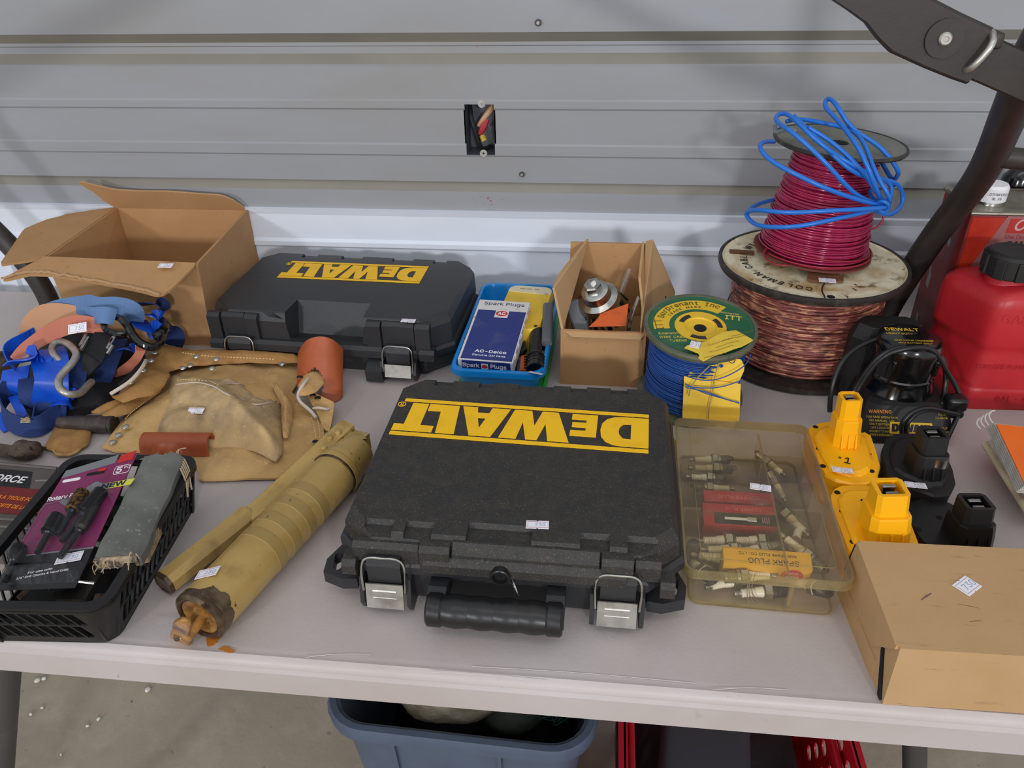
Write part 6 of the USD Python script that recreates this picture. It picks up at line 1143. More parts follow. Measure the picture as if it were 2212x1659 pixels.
part(sb, 'red_oval', extrude(shapely.affinity.scale(Point(.002, Db * .265).buffer(.009), 1, .74), .0006, .0009), ACRED, smooth=False)
part(sb, 'lettering', at(text('AC', .0062, .0003, bold=True), (.002, Db * .265, .0009)), WHITEP, smooth=False)
part(sb, 'lettering', at(text('AC-Delco', .0056, .0003, bold=True, squeeze=1.25), (.004, -Db * .36, .0004)), WHITEP, smooth=False)
part(sb, 'lettering', at(text('Genuine GM Parts', .0038, .0003, squeeze=1.1), (.003, -Db * .42, .0004)), WHITEP, smooth=False)
endT = onto(cat(at(text('Spark', .0066, .0003, bold=True), (-.019, 0, 0)), at(text('Plugs', .0066, .0003, bold=True), (.021, 0, 0)), at(extrude(rrect(.010, .010, .001), 0, .0003), (.001, 0, 0))), (-.002, -Db / 2 - .0004, -Hb / 2 + .001), (1, 0, 0), (0, 0, 1))
part(sb, 'lettering', endT, WHITEP, smooth=False); part(sb, 'red_oval', onto(extrude(shapely.affinity.scale(Point(0, 0).buffer(.0042), 1, .75), 0, .0003), (-.001, -Db / 2 - .0008, -Hb / 2 + .001), (1, 0, 0), (0, 0, 1)), ACRED, smooth=False)
part(sb, 'torn_edge', cat([tube([(Wb / 2 + .0002, y, -.001), (Wb / 2 + .001, y + .006, -.003), (Wb / 2 + .0003, y + .012, -.001)], .0008, 5, 8) for y in np.linspace(-Db / 2 + .01, Db / 2 - .02, 6)]), SPARKW, smooth=False)
ya, yb_2 = tw(.012, Dt / 2 - .030, .0), tw(.006, -Dt / 2 + .06, .0)
yb0_ = thing('yellow_box', 'yellow box with a cream rounded end standing behind the spark plug box', 'box', tw(.018, .030, .003), ta + -.06)
part(yb0_, 'box_body', stack((rrect(.072, .150, .014, 6), 0), (rrect(.076, .152, .016, 6), .048), (rrect(.070, .146, .016, 6), .055)), YPAD, smooth=40)
part(yb0_, 'cream_end', extrude(Polygon(rrect(.0705, .1465, .016, 6)).intersection(Polygon([(-.05, .052), (.05, .044), (.05, .09), (-.05, .09)])), .010, .0556), CREAM, smooth=40)
part(yb0_, 'faded_print', cat(*[at(text('oo', .005, .0002), (-.014 + .012 * k, .062, .0556)) for k in range(3)]), INK, smooth=False)
fl_a, fl_b = P(1157, 712, .058), P(1157, 800, .046)
tl = thing('torch', 'small black torch lying upright against the front of the blue tray', 'torch', (fl_a + fl_b) / 2)
Lf = np.linalg.norm(fl_b - fl_a)
part(tl, 'barrel', along(lathe([(0, 0), (.0085, 0), (.0095, .002), (.0095, Lf * .62), (.0102, Lf * .66)] + [(0, Lf * .66)], 24), fl_a, fl_b), BLACK, local=False)
part(tl, 'head', along(lathe([(0, Lf * .64), (.0102, Lf * .66), (.0118, Lf * .74), (.0118, Lf * .78), (.0128, Lf * .84), (.0132, Lf * .95), (.0132, Lf), (.0115, Lf), (.010, Lf - .003), (0, Lf - .003)], 28), fl_a, fl_b), GLOSSB, local=False)
for u in (.72, .80, .88): part(tl, 'grip_ring', along(lathe([(.0116, Lf * u - .001), (.0136, Lf * u - .001), (.0136, Lf * u + .001), (.0116, Lf * u + .001)], 24), fl_a, fl_b), BLACK, local=False)
kn_a, kn_b = P(1184, 665, .064), P(1180, 770, .050)
kn = thing('utility_knife', 'grey utility knife handle beside the torch in the blue tray', 'knife', (kn_a + kn_b) / 2)
part(kn, 'handle', along(loft([(rrect(w, .016, .005, 4, cx, 0), z) for z, w, cx in ((0, .012, .004), (.012, .018, .002), (.04, .022, 0), (.075, .022, 0), (.095, .016, .001), (.100, .010, .002))]), kn_a, kn_b), GREYP, local=False)
part(kn, 'slider', along(rbox((0, .0085, .060), (.008, .004, .016), .001), kn_a, kn_b), BLACKM, local=False)
ca = P(1186, 790, .042)
cd = thing('orange_packet', 'orange and yellow packet at the right end of the blue tray', 'packet', ca)
part(cd, 'packet', hull([P(x, y, z) + [0, 0, d] for x, y, z in ((1168, 776, .036), (1181, 776, .036), (1178, 795, .032), (1166, 795, .032)) for d in (0, -.010)]), ORANGEB, smooth=False, local=False)
part(cd, 'yellow_flap', hull([P(x, y, z) + [0, 0, d] for x, y, z in ((1170, 757, .038), (1183, 757, .038), (1182, 773, .037), (1169, 773, .037)) for d in (0, -.004)]), YPAD, smooth=False, local=False)
part(cd, 'printed_bars', cat([hull([P(x + e, y, .0345) + [0, 0, d] for e in (0, 1.5) for y in (777, 785) for d in (.0015, .0022)]) for x in range(1169, 1180, 3)]), PRINTK, smooth=False, local=False)
cd = thing('orange_packet', 'clear and orange blade packet left of the torch in the blue tray', 'packet', P(1128, 785, .04))
part(cd, 'packet', hull([P(x, y, z) + [0, 0, d] for x, y, z in ((1126, 768, .040), (1142, 766, .040), (1140, 800, .032), (1122, 800, .032)) for d in (0, -.012)]), ORANGEB, smooth=False, local=False)
part(cd, 'clear_window', hull([P(x, y, z) + [0, 0, d] for x, y, z in ((1120, 772, .041), (1131, 770, .041), (1128, 800, .034), (1116, 798, .034)) for d in (0, -.010)]), CLEARP, smooth=False, local=False)
part(cd, 'black_foil', hull([P(x, y, z) + [0, 0, d] for x, y, z in ((1122, 750, .046), (1134, 735, .048), (1138, 752, .046), (1126, 765, .043)) for d in (0, -.006)]), BLACK, smooth=False, local=False)
part(cd, 'printed_bars', cat([hull([P(x, y + e, .0385 - .0065 * (y - 770) / 30) + [0, 0, d + .0008] for x in (1132, 1139) for e in (0, 3) for d in (0, .0006)]) for y in range(770, 798, 6)]), PRINTK, smooth=False, local=False)
# ---------------------------------------------------------------- charger, batteries
c7 = lambda cx, cy: (1720 + cx / 3.073, 680 + cy / 3.073)
Q = lambda cx, cy, z: P(*c7(cx, cy), z)
QY = lambda cx, cy, y: PY(*c7(cx, cy), y)
f0, f1 = Q(458, 835, .004), Q(1010, 835, .004)
ch = thing('black_charger', 'black battery charger with a round tower and looped cord beside the gas can', 'charger', ((f0 + f1) / 2 * [1, 1, 0]) + [0, .055, 0])
cw_ = np.linalg.norm(f1 - f0); hb_ = .046
part(ch, 'charger_base', stack((crect(cw_ + .006, .118, .014), 0), (crect(cw_ + .008, .120, .014), .012), (crect(cw_ - .004, .100, .012, 0, .012), hb_), (crect(cw_ - .016, .090, .012, 0, .014), hb_ + .003)), BLACKM, smooth=False)
tx0 = Q(705, 600, .052); lo_ = (tx0 - ch.loc); lo_[0] += .011; lo_[1] = .012; lo_[2] = 0
tw_ = lathe([(0, hb_), (.046, hb_), (.0435, hb_ + .006), (.0400, hb_ + .016), (.0395, hb_ + .020), (.0410, hb_ + .022), (.0410, hb_ + .025), (.0392, hb_ + .027), (.0400, hb_ + .055), (.0420, hb_ + .062), (.0412, hb_ + .069), (.0385, hb_ + .074), (.032, hb_ + .076), (0, hb_ + .076)], 48)
part(ch, 'tower', at(tw_, lo_), GLOSSB)
for a in (-2.2, -.75, 1.2, 2.6): part(ch, 'tower_grip', at(rbox((.0405 * math.cos(a), .0405 * math.sin(a), hb_ + .045), (.007, .007, .024), .003), lo_), GLOSSB)
part(ch, 'rear_housing', stack((crect(.100, .050, .016, lo_[0] - .012, .055), .016), (crect(.096, .048, .016, lo_[0] - .012, .056), .10), (crect(.080, .036, .014, lo_[0] - .012, .058), .118)), BLACKM, smooth=False)
for s, h, dx, dy, mm in (('DEWALT', .0075, -.006, .018, PRINTY), ('HEAVY DUTY', .0038, -.012, .006, PRINTY), ('ONE HOUR CHARGER', .0034, .0, -.012, PRINTY), ('NiCd BATTERY ONLY', .0030, .0, -.019, PRINTY)):
    part(ch, 'lettering', at(text(s, h, .0002, bold=(s == 'DEWALT')), lo_ + [dx, dy, hb_ + .0761]), mm, smooth=False)
# sloped front face print
fa, fb_, ft = np.array([-cw_ / 2, -.060, .012]), np.array([cw_ / 2, -.060, .012]), np.array([0, -.038 , hb_])
fX = np.array([1., 0, 0]); fY = np.array([0, ft[1] + .060, hb_ - .012]); fh = np.linalg.norm(fY); fY /= fh; fN = np.cross(fX, fY)
fp = lambda u, v, e=.0004: np.array([u * cw_, -.060, .012]) + fY * fh * v + fN * e
wg = part(ch, 'logo_panel', onto(extrude(rrect(.052, .0155, .001, 3), 0, .0004), fp(.01, .30), fX, fY), PRINTY, smooth=False)
put = {k: [((u - .5) * .047, (v - .48) * .0135) for u, v in p] for k, p in LOGO.items()}
for k, p in put.items():
    hl_ = [[((u - .5) * .047, (v - .48) * .0135) for u, v in HOLES[k]]] if k in HOLES else None
    part(wg, 'letter_' + k.lower(), onto(extrude(Polygon(p, hl_).buffer(0), 0, .0003), fp(.01, .30, .0009), fX, fY), PRINTK, smooth=False)
part(ch, 'lettering', onto(at(text('WARNING', .0042, .0002, bold=True), (0, 0, 0)), fp(-.355, .80), fX, fY), PRINTO, smooth=False)
part(ch, 'lettering', onto(cat([at(text(s, .0026, .0002), (0, -.0046 * k, 0)) for k, s in enumerate(('FOR SAFE OPERATION', 'SEE MANUAL. USE', 'ONLY BATTERIES', 'DRY LOCATION', 'DO NOT CHARGE', 'AVERTISSEMENT'))]), fp(-.33, .62), fX, fY), PRINTY, smooth=False)
part(ch, 'lettering', onto(cat([at(text(s, .0026, .0002), (0, -.0046 * k, 0)) for k, s in enumerate(('12 V DC', '2.5 A', 'CANADA'))]), fp(.36, .90), fX, fY), PRINTY, smooth=False)
part(ch, 'lettering', onto(cat([at(text(s, .0026, .0002), (0, -.0046 * k, 0)) for k, s in enumerate(('INPUT', '120 VAC', '60 Hz'))]), fp(.38, .35), fX, fY), PRINTY, smooth=False)
sticker(ch, QY(610, 135, ch.loc[1] + .05), (1, 0, .15), (0, .7, .7), .024, .010)
yc = ch.loc[1]
for L, r in (([(222, 640, yc - .035), (240, 470, yc - .03), (320, 290, yc - .01), (470, 185, yc + .01), (640, 142, yc + .02), (800, 138, yc + .02), (890, 190, yc + .015), (950, 250, yc + .01), (990, 360, yc), (985, 500, yc - .01), (965, 600, yc - .03)], .0034),
             ([(395, 520, yc - .04), (470, 400, yc - .035), (590, 275, yc - .035), (700, 232, yc - .035), (840, 218, yc - .03), (930, 262, yc - .02), (985, 350, yc - .015), (1040, 440, yc - .015), (1085, 540, yc - .02), (1080, 640, yc - .03), (1040, 740, yc - .045), (990, 850, yc - .06)], .0032),
             ([(380, 510, yc - .038), (450, 400, yc - .033), (570, 265, yc - .032), (690, 215, yc - .03)], .0030),
             ([(705, 800, yc - .072), (705, 720, yc - .075), (770, 650, yc - .07), (880, 620, yc - .06), (980, 640, yc - .05), (1080, 662, yc - .045)], .0030),
             ([(735, 790, yc - .070), (735, 730, yc - .073), (790, 665, yc - .068), (890, 632, yc - .058), (980, 650, yc - .048)], .0028)):
    part(ch, 'power_cord', tube([QY(*p) for p in L], r, 10, 70), BLACK, smooth=True)if False else part(ch, 'power_cord', tube([QY(*p) for p in L], r, 10, 70), BLACK, smooth=True, local=False)
pgp = QY(1050, 600, yc - .03)
part(ch, 'plug', cat(rbox(pgp + [0, 0, .004], (.026, .022, .020), .005), rbox(pgp + [-.004, 0, -.012], (.034, .014, .010), .003)), BLACK, local=False)

def battery(name, label, outline, zt, base, top, topz, col, hole_pts=(), deck=True, writing=None, stick=None, ang=0., s=1., shine=None, dark=None):
    """A cordless tool battery: low body with a flanged top, raised deck and an upright post with contacts."""
    oz = [Q(a, b, zt) for a, b in outline]; c = np.mean(oz, 0); t = thing(name, label, 'battery', c * [1, 1, 0])
    pl = np.array([p[:2] for p in oz]); cc = c[:2]; sc = lambda k: [tuple(cc + (p - cc) * k) for p in pl]
    part(t, 'body', stack((sc(.90), 0), (sc(.94), .008), (sc(.95), zt - .012)), dark or col, smooth=False, local=False)
    part(t, 'flange', stack((sc(.985), zt - .014), (sc(1.0), zt - .010), (sc(1.0), zt - .003), (sc(.97), zt)), col, smooth=False, local=False)
    bz = Q(*base, zt); tz = None
    A = bz.copy(); Bt = QY(*top, A[1] + .004); Bt[2] = Bt[2]
    if deck: part(t, 'deck', stack((sc(.80), zt - .001), (sc(.78), zt + .002), (sc(.70), zt + .0045)), col, smooth=False, local=False)
    Z = Bt - A; H = np.linalg.norm(Z); Z /= H; X = np.array([math.cos(ang), math.sin(ang), 0]); 
    w, d = .0285 * s, .031 * s
    post = stack((crect(w * 1.08, d * 1.08, .006), .0), (crect(w * 1.06, d * 1.06, .006), .012), (crect(w, d, .006), H * .60), (crect(w * .98, d * .98, .006), H * .64))
    neck = stack((crect(w * .84, d * .80, .004), H * .60), (crect(w * .80, d * .76, .004), H + .004))
    neck = neck - stack((crect(w * .56, d * .54, .001), H - .014), (crect(w * .58, d * .56, .001), H + .01))
    part(t, 'post', along(post, A, A + Z, X), col, smooth=False, local=False)
    part(t, 'post_neck', along(neck, A, A + Z, X), col, smooth=False, local=False)
    part(t, 'contact_well', along(box((0, 0, H - .0138), (w * .54, d * .52, .0006)), A, A + Z, X), HOLE, smooth=False, local=False)
    part(t, 'contact', along(cat(box((w * .02, d * .12, H - .003), (w * .30, .0022, .012)), box((w * .02, d * .12, H + .001), (w * .34, .005, .0014))), A, A + Z, X), CHROME, smooth=False, local=False)
    part(t, 'contact', along(cat(box((w * .02, -d * .14, H - .004), (w * .26, .0022, .012)), box((w * .02, -d * .14, H - .000), (w * .30, .005, .0014))), A, A + Z, X), CHROME, smooth=False, local=False)
    part(t, 'post_key', along(rbox((0, d * .42, H * .82), (w * .22, .006, H * .40), .001), A, A + Z, X), col, local=False)
    for k, u in enumerate((-.28, .0, .28)): part(t, 'post_rib', along(hull([(u * w + a, -d * .56 + b, z) for a in (-.0009, .0009) for b, z in ((0, .004), (-.003, .004), (0, H * .36))]), A, A + Z, X), col, smooth=False, local=False)
    for a, b in hole_pts: part(t, 'screw_hole', at(lathe([(0, 0), (.0030, 0), (.0034, .0007), (.0018, .0009), (0, .0004)], 14), Q(a, b, zt) - [0, 0, .0004]), HOLE, local=False)
    if writing:
        for s_, h, wx, wy, r in writing: part(t, 'marker_writing', at(at(text(s_, h, .0003), (0, 0, 0), rz=r), Q(wx, wy, zt + .005)), PRINTK, smooth=False, local=False)
    if stick: sticker(t, Q(stick[0], stick[1], zt + stick[2]), (1, -.09, 0), (.09, 1, -.1), .0225, .0115)
    return t, A, Z, X, H, w, d
battery('yellow_battery', 'yellow drill battery with a sticker, the rear one beside the organizer', [(58, 790), (85, 745), (150, 715), (240, 700), (400, 740), (500, 800), (535, 900), (562, 1000), (540, 1080), (470, 1120), (380, 1125), (260, 1095), (190, 1060), (120, 940), (75, 840)], .046, (308, 850), (357, 560), .12, YBAT, ((128, 745), (433, 773), (150, 890), (480, 925), (178, 1005), (500, 1038)), True, (('1', .0115, 342, 968, -.35), ('"', .008, 290, 948, -.3)), (307, 1032, .0050), .05, 1.02)
battery('yellow_battery', 'yellow drill battery without a sticker, right behind the closed carton', [(222, 1195), (250, 1150), (300, 1128), (530, 1130), (640, 1230), (720, 1330), (775, 1400), (820, 1520), (780, 1620), (420, 1650), (340, 1560), (280, 1400), (235, 1280)], .046, (570, 1470), (620, 1165), .12, YBAT, ((272, 1180), (306, 1306), (376, 1508)), True, (('~', .013, 450, 1228, .3),), None, .02, 1.36)
tB, A, Z, X, H, w, d = battery('black_battery', 'black drill battery with a sticker standing in front of the charger', [(572, 880), (600, 815), (660, 785), (830, 780), (940, 850), (1000, 930), (1045, 1030), (1062, 1110), (1020, 1190), (920, 1200), (780, 1150), (680, 1110), (600, 1050), (575, 960)], .040, (845, 1040), (905, 800), .12, BLACKM, (), True, None, (793, 1132, .0050), .05, 1.22)
part(tB, 'steel_clip', along(lathe([(.0, H * .42), (.0085, H * .42), (.0085, H * .62), (.0, H * .62)], 20), A + X * .008 - [0, d * .42, 0], A + X * .008 - [0, d * .42, 0] + Z, X), CHROME, local=False)
battery('black_battery', 'black drill battery without a sticker, half hidden behind the closed carton', [(738, 1290), (755, 1240), (830, 1215), (960, 1218), (1060, 1265), (1180, 1380), (1290, 1500), (1320, 1580), (1250, 1640), (950, 1620), (820, 1480), (755, 1380)], .030, (1128, 1480), (1190, 1260), .12, BLACK, ((948, 1345), (808, 1422)), False, None, None, .06, 1.28)

# ---------------------------------------------------------------- fuel cans at the back right
c5 = lambda cx, cy: (1900 + cx / 3.073, 360 + cy / 3.073)
def ring_poly(pts, r, n=72):
    g = Polygon(pts).buffer(-r).buffer(r, 10); c = np.array(g.centroid.coords[0]); o = []
    for a in np.linspace(0, 2 * np.pi, n, endpoint=False):
        L = LineString([c, c + np.array([math.cos(a), math.sin(a)])]).intersection(g.exterior); q = L if L.geom_type == 'Point' else list(L.geoms)[0]; o.append((q.x, q.y))
    return np.array(o), c
gp_, gc_ = ring_poly([(.509, .966), (.690, .970), (.690, 1.085), (.456, 1.072)], .018)
gt = thing('gas_can', 'red plastic gasoline can with a black screw cap at the back right corner', 'gas can', (gc_[0], gc_[1], 0))
secs = [(0, .975), (.004, 1.), (.026, 1.), (.031, .972), (.034, .955), (.06, .925), (.080, .90), (.087, .885), (.092, .90), (.099, .925), (.130, .935), (.150, .93), (.161, .90), (.169, .82), (.174, .66), (.176, .3)]
gm_ = loft([(gc_ + (gp_ - gc_) * k, z) for z, k in secs]); part(gt, 'can_body', gm_, GASRED, smooth=50, local=False)
cp = PY(2166, 622, 1.02); zc_ = .174
part(gt, 'neck', at(lathe([(0, zc_ - .02), (.030, zc_ - .012), (.026, zc_), (.026, zc_ + .012), (0, zc_ + .012)], 36), (cp[0], cp[1], 0)), GASRED, local=False)
capm = [lathe([(0, zc_ + .008), (.0315, zc_ + .008), (.0325, zc_ + .010), (.0325, zc_ + .034), (.030, zc_ + .038), (.027, zc_ + .0395), (.026, zc_ + .0385), (0, zc_ + .0385)], 40)] + [at(rbox((.0325, 0, zc_ + .021), (.005, .013, .026), .0015), rz=k * math.pi / 4) for k in range(8)]
part(gt, 'screw_cap', at(cat(capm), (cp[0], cp[1], 0)), BLACKM, local=False)
for s_, h, px, py, y in (('GAS', .013, 2196, 690, .970), ('DANGER FLAMMABLE', .006, 2190, 795, .968), ('GAL - 4L', .008, 2190, 863, .9655)):
    o_ = PY(px, py, y); part(gt, 'embossed_lettering', onto(text(s_, h, .0005), o_ - [0, -.0004, 0], (1, .02, 0), (0, .05, 1)), GASRED, smooth=False, local=False)
ct = thing('camp_fuel_can', 'red and silver rectangular camp fuel tin behind the gas can', 'fuel can', (.592, 1.152, 0))
X0, X1, Y0, Y1, HC = .5075, .676, 1.100, 1.204, .236
part(ct, 'tin_body', rbox(((X0 + X1) / 2, (Y0 + Y1) / 2, HC / 2), (X1 - X0, Y1 - Y0, HC - .006), .004), TINSIDE, local=False)
for z in (.004, HC - .003): part(ct, 'rolled_rim', tube([(a, b, z) for a, b in ((X0, Y0), (X1, Y0), (X1, Y1), (X0, Y1))], .0028, 8, None, True), TINTOP, local=False)
part(ct, 'tin_top', box(((X0 + X1) / 2, (Y0 + Y1) / 2, HC - .0025), (X1 - X0 - .004, Y1 - Y0 - .004, .003)), TINTOP, smooth=False, local=False)
yf_ = Y0 - .0003
fpoly = lambda pts, e: onto(extrude(pts, 0, .0003), (0, yf_ - e, 0), (1, 0, 0), (0, 0, 1))
part(ct, 'red_front', fpoly([(X0 + .003, .006), (X1 - .003, .006), (X1 - .003, HC - .008), (X0 + .003, HC - .008)], 0), TINRED, smooth=False, local=False)
z_ = lambda py, px=2180: PY(px, py, Y0)[2]; x_ = lambda px, py: PY(px, py, Y0)[0]
part(ct, 'silver_front', fpoly([(x_(2178, 465), z_(465)), (X1 - .003, z_(465)), (X1 - .003, .02), (X0 + .012, .02), (x_(2078, 600), z_(600))], .0004), TINPINK, smooth=False, local=False)
lgp = [(x_(2184, 472), z_(472)), (X1 - .01, z_(472)), (X1 - .02, z_(503)), (x_(2171, 503), z_(503))]
part(ct, 'logo_panel', fpoly(lgp, .0008), mat('logo_red', S(176, 44, 40), .4), smooth=False, local=False)
def ctext(s_, h, px, py, m, sq=1., it=0.):
    g = text(s_, h, .0003, bold=True, center=False, squeeze=sq); g.vertices[:, 0] += it * g.vertices[:, 1]; o_ = PY(px, py, yf_ - .0012); part(ct, 'lettering', onto(g, o_, (1, 0, 0), (0, 0, 1)), m, smooth=False, local=False)
ctext('Coleman', .0150, 2185, 497, mat('logo_silver', S(206, 176, 170), .4, .3), 1., .25); ctext('The Outdoor Company', .0050, 2168, 515, mat('print_dull_red', S(150, 70, 70), .5), 1.1)
ctext('CAMP FUEL', .0082, 2168, 533, PRINTK, 1.15, .1); ctext('COMBUSTIBLE PARA', .0042, 2132, 542, PRINTK, 1.2, .1); ctext('FOR LANTERNS AND STOVES', .0026, 2162, 560, mat('print_faint_red', S(160, 90, 90), .5), 1.1)
capc = PY(2138, 428, Y0 + .045); 
part(ct, 'spout_neck', at(lathe([(0, HC - .004), (.021, HC - .004), (.020, HC + .004), (0, HC + .004)], 30), (capc[0], capc[1], 0)), CHROME, local=False)
part(ct, 'white_cap', at(lathe([(0, HC + .002), (.0195, HC + .002), (.0205, HC + .004), (.0205, HC + .022), (.018, HC + .026), (0, HC + .0265)], 32), (capc[0], capc[1], 0)), WHITEP, local=False, label='white plastic cap')
part(ct, 'cap_print', cat(*[onto(text(s_, .0034, .0003), (capc[0], capc[1] - .0207, HC + .016 - .006 * k), (1, 0, 0), (0, 0, 1)) for k, s_ in enumerate(('OTHW100', 'RL 26'))]), GREYP, smooth=False, local=False)
for pts_ in (((2052, 500), (2046, 522), (2050, 534), (2055, 520)), ((2012, 572), (2000, 612), (2004, 622), (2010, 600)), ((1982, 670), (1978, 692), (1982, 698), (1985, 680))):
    part(ct, 'paint_scrape', hull([PPL(a, b, (X0, 0, 0), np.array([1., 0, 0])) * [0, 1, 1] + [X0 + e, 0, 0] for a, b in pts_ for e in (-.0006, .002)]), TINSCR, smooth=False, local=False)
bc = PY(2192, 412, 1.245)
t = thing('black_bottle', 'black-capped dark bottle behind the camp fuel tin near the wall', 'bottle', (bc[0], bc[1], 0))
part(t, 'bottle_body', lathe([(0, 0), (.030, 0), (.031, .004), (.031, .20), (.022, .215), (0, .216)], 30), BLACKM); part(t, 'cap', lathe([(0, .214), (.023, .214), (.024, .218), (.022, .240), (.014, .252), (0, .256)], 30), GLOSSB)

# ---------------------------------------------------------------- tube frames
t = thing('tube_frame', 'dark curved steel tube frame with a flat riveted bar at the right', 'tube frame', PY(1905, 745, 1.07) * [1, 1, 0])
RT = [(1897, 715, 1.175), (1912, 680, 1.17), (1965, 590, 1.155), (2030, 495, 1.125), (2095, 412, 1.075), (2142, 335, .99), (2176, 255, .91), (2204, 190, .85), (2240, 105, .83), (2300, 0, .82), (2380, -150, .80)]
pp = [PY(*q) for q in RT]; pp.insert(0, np.array([pp[0][0] - .006, pp[0][1], .0]))
part(t, 'curved_tube', tube(pp, .0185, 16, 70), FRAMEM, smooth=True, local=False)
part(t, 'tube_foot', at(lathe([(0, 0), (.021, 0), (.021, .018), (.019, .022), (0, .022)], 20), pp[0]), BLACKM, local=False)
part(t, 'cross_tube', tube([PY(2146, 338, .985), PY(2230, 346, .985), PY(2420, 360, .985)], .0125, 14), FRAMEM, smooth=True, local=False)
def flatbar(L, th=.006):
    r = []
    for px, py, hw, y in L:
        c = PY(px, py, y); k = hw * y / 1700 * 1.09; dx = np.array([.41, 0, .91]); r.append(np.array([c + dx * k * a + np.array([0, b * th, 0]) for a, b in ((-.9, -1), (.9, -1), (1, -.5), (1, .5), (.9, 1), (-.9, 1), (-1, .5), (-1, -.5))]))
    return loft(r)
part(t, 'flat_bar', flatbar([(1250, -390, 30, .80), (1500, -215, 30, .80), (1700, -90, 26, .80), (1800, -40, 24, .80), (1850, -10, 26, .80), (1890, 12, 30, .80), (1925, 32, 42, .80), (1960, 52, 50, .80), (2030, 86, 49, .80), (2090, 112, 48, .80), (2122, 126, 46, .80)], .007), FRAMEM, smooth=35, local=False)
part(t, 'inner_bar', flatbar([(2095, 114, 38, .805), (2140, 134, 37, .805), (2212, 166, 37, .805), (2330, 220, 37, .815), (2420, 262, 37, .825)], .006), FRAMEM, smooth=35, local=False)
rv = PY(2040, 83, .792)
part(t, 'rivet_plate', at(lathe([(0, 0), (.0165, 0), (.0165, .0015), (0, .0015)], 28), rv, rx=math.pi / 2), FRAMEM, local=False)
part(t, 'rivet', at(lathe([(0, .001), (.0058, .001), (.0058, .0035), (.0045, .005), (.0025, .005), (.002, .0042), (0, .0042)], 24), rv, rx=math.pi / 2), STEEL, local=False)
part(t, 'steel_ring', tube([PY(*q) for q in ((2140, 66, .80), (2145, 90, .785), (2125, 120, .783), (2100, 145, .785), (2085, 152, .795), (2074, 145, .81), (2078, 134, .82), (2100, 118, .825), (2120, 80, .825), (2130, 64, .815))], .0031, 10, 50, True), STEEL, smooth=True, local=False)
part(t, 'edge_clip', rbox(PY(2150, 86, .80), (.010, .016, .014), .003), FRAMEM, local=False)
t = thing('tube_frame', 'dark steel tube leaning up to the left behind the open carton', 'tube frame', PY(128, 690, 1.13) * [1, 1, 0])
pp = [PY(*q) for q in ((-260, 250, 1.14), (-120, 390, 1.145), (-40, 470, 1.15), (30, 540, 1.15), (75, 595, 1.15), (108, 655, 1.15), (122, 690, 1.15))]; pp.append(np.array([pp[-1][0] + .004, pp[-1][1], 0]))
part(t, 'curved_tube', tube(pp, .0165, 14, 50), FRAMEM, smooth=True, local=False); part(t, 'tube_foot', at(lathe([(0, 0), (.019, 0), (.019, .016), (0, .018)], 18), pp[-1]), BLACKM, local=False)
part(t, 'flat_bar', tube([pp[0], (pp[0] + np.array([-1.22, .82, .46])) / 2, (-1.22, .82, .46), (-.9, .80, .60), (-.55, .80, .76)], .024, 12, 30), FRAMEM, smooth=True, local=False)

# ---------------------------------------------------------------- booklets at the right edge
c6 = lambda cx, cy: (2040 + cx / 5.186, 860 + cy / 5.186)
E_ = lambda cx, cy, z: P(*c6(cx, cy), z)
t = thing('folded_booklet', 'cream folded booklet with a brown cover lying under the orange one', 'booklet', E_(640, 880, 0))
s0, s1 = E_(420, 520, .032), E_(930, 1330, .026); dr = s1 - s0; rt = np.array([.20, .10, 0])
for k, (off, m, r) in enumerate(((0, BOOKC, .0036), (.0045, BOOKE, .0032), (.010, BOOKC, .0034))):
    a, b = s0 + np.array([off * 1.6, 0, off * .9]), s1 + np.array([off * 1.6, 0, off * .9])
    g = []
    for p in (a, b):
        d0 = rt / np.linalg.norm(rt); row = [p + d0 * .20 + [0, 0, r - .030], p + d0 * .06 + [0, 0, r - .004]] + [p + d0 * (r * 1.2 - r * 1.4 * math.sin(q)) + [0, 0, r * math.cos(q)] for q in np.linspace(0, math.pi, 9)] + [p + d0 * .06 - [0, 0, r + .004], p + d0 * .20 - [0, 0, r + .030]]
        g.append(np.array(row))
    part(t, 'folded_pages', loft(g), m, smooth=40, local=False)
a, b = s0 + [.018, .004, .0125], s1 + [.018, .004, .0125]
part(t, 'brown_cover', hull([p + e for p in (a, b) for e in ([0, 0, 0], [0, 0, .0012], [.16, .08, -.024], [.16, .08, -.0228])]), BOOKBR, smooth=False, local=False)
part(t, 'cover_stripe', hull([a * (1 - u) + b * u + e for u in (.30, .80) for e in ([.040, .02, -.0012], [.050, .025, -.0018], [.045, .022, .0005])]), REDP, smooth=False, local=False)
t = thing('orange_booklet', 'worn booklet with a bright orange cover lying on top at the right edge', 'booklet', E_(800, 600, 0))
o0, o1 = E_(578, 300, .062), E_(900, 985, .060)
side = np.array([.16, .02, -.026])
part(t, 'orange_cover', sheet([(0, 0), (0, 1), (1, 1), (1, 0)], lambda x, y, d: 0 * x, .0, .08) if False else hull([p + e for p in (o0, o1) for e in ([0, 0, .0005], [0, 0, .0016], side + [0, 0, .0005], side + [0, 0, .0016])]), ORANGEB, smooth=False, local=False)
for k in range(5):
    e = np.array([-.0010 * k - .001, .0003 * k, -.0022 * k]); part(t, 'page', hull([p + e + f for p in (o0 + [0, .004, 0], o1) for f in ([0, 0, 0], [0, 0, -.0016], side * .9, side * .9 + [0, 0, -.0016])]), BOOKE, smooth=False, local=False)
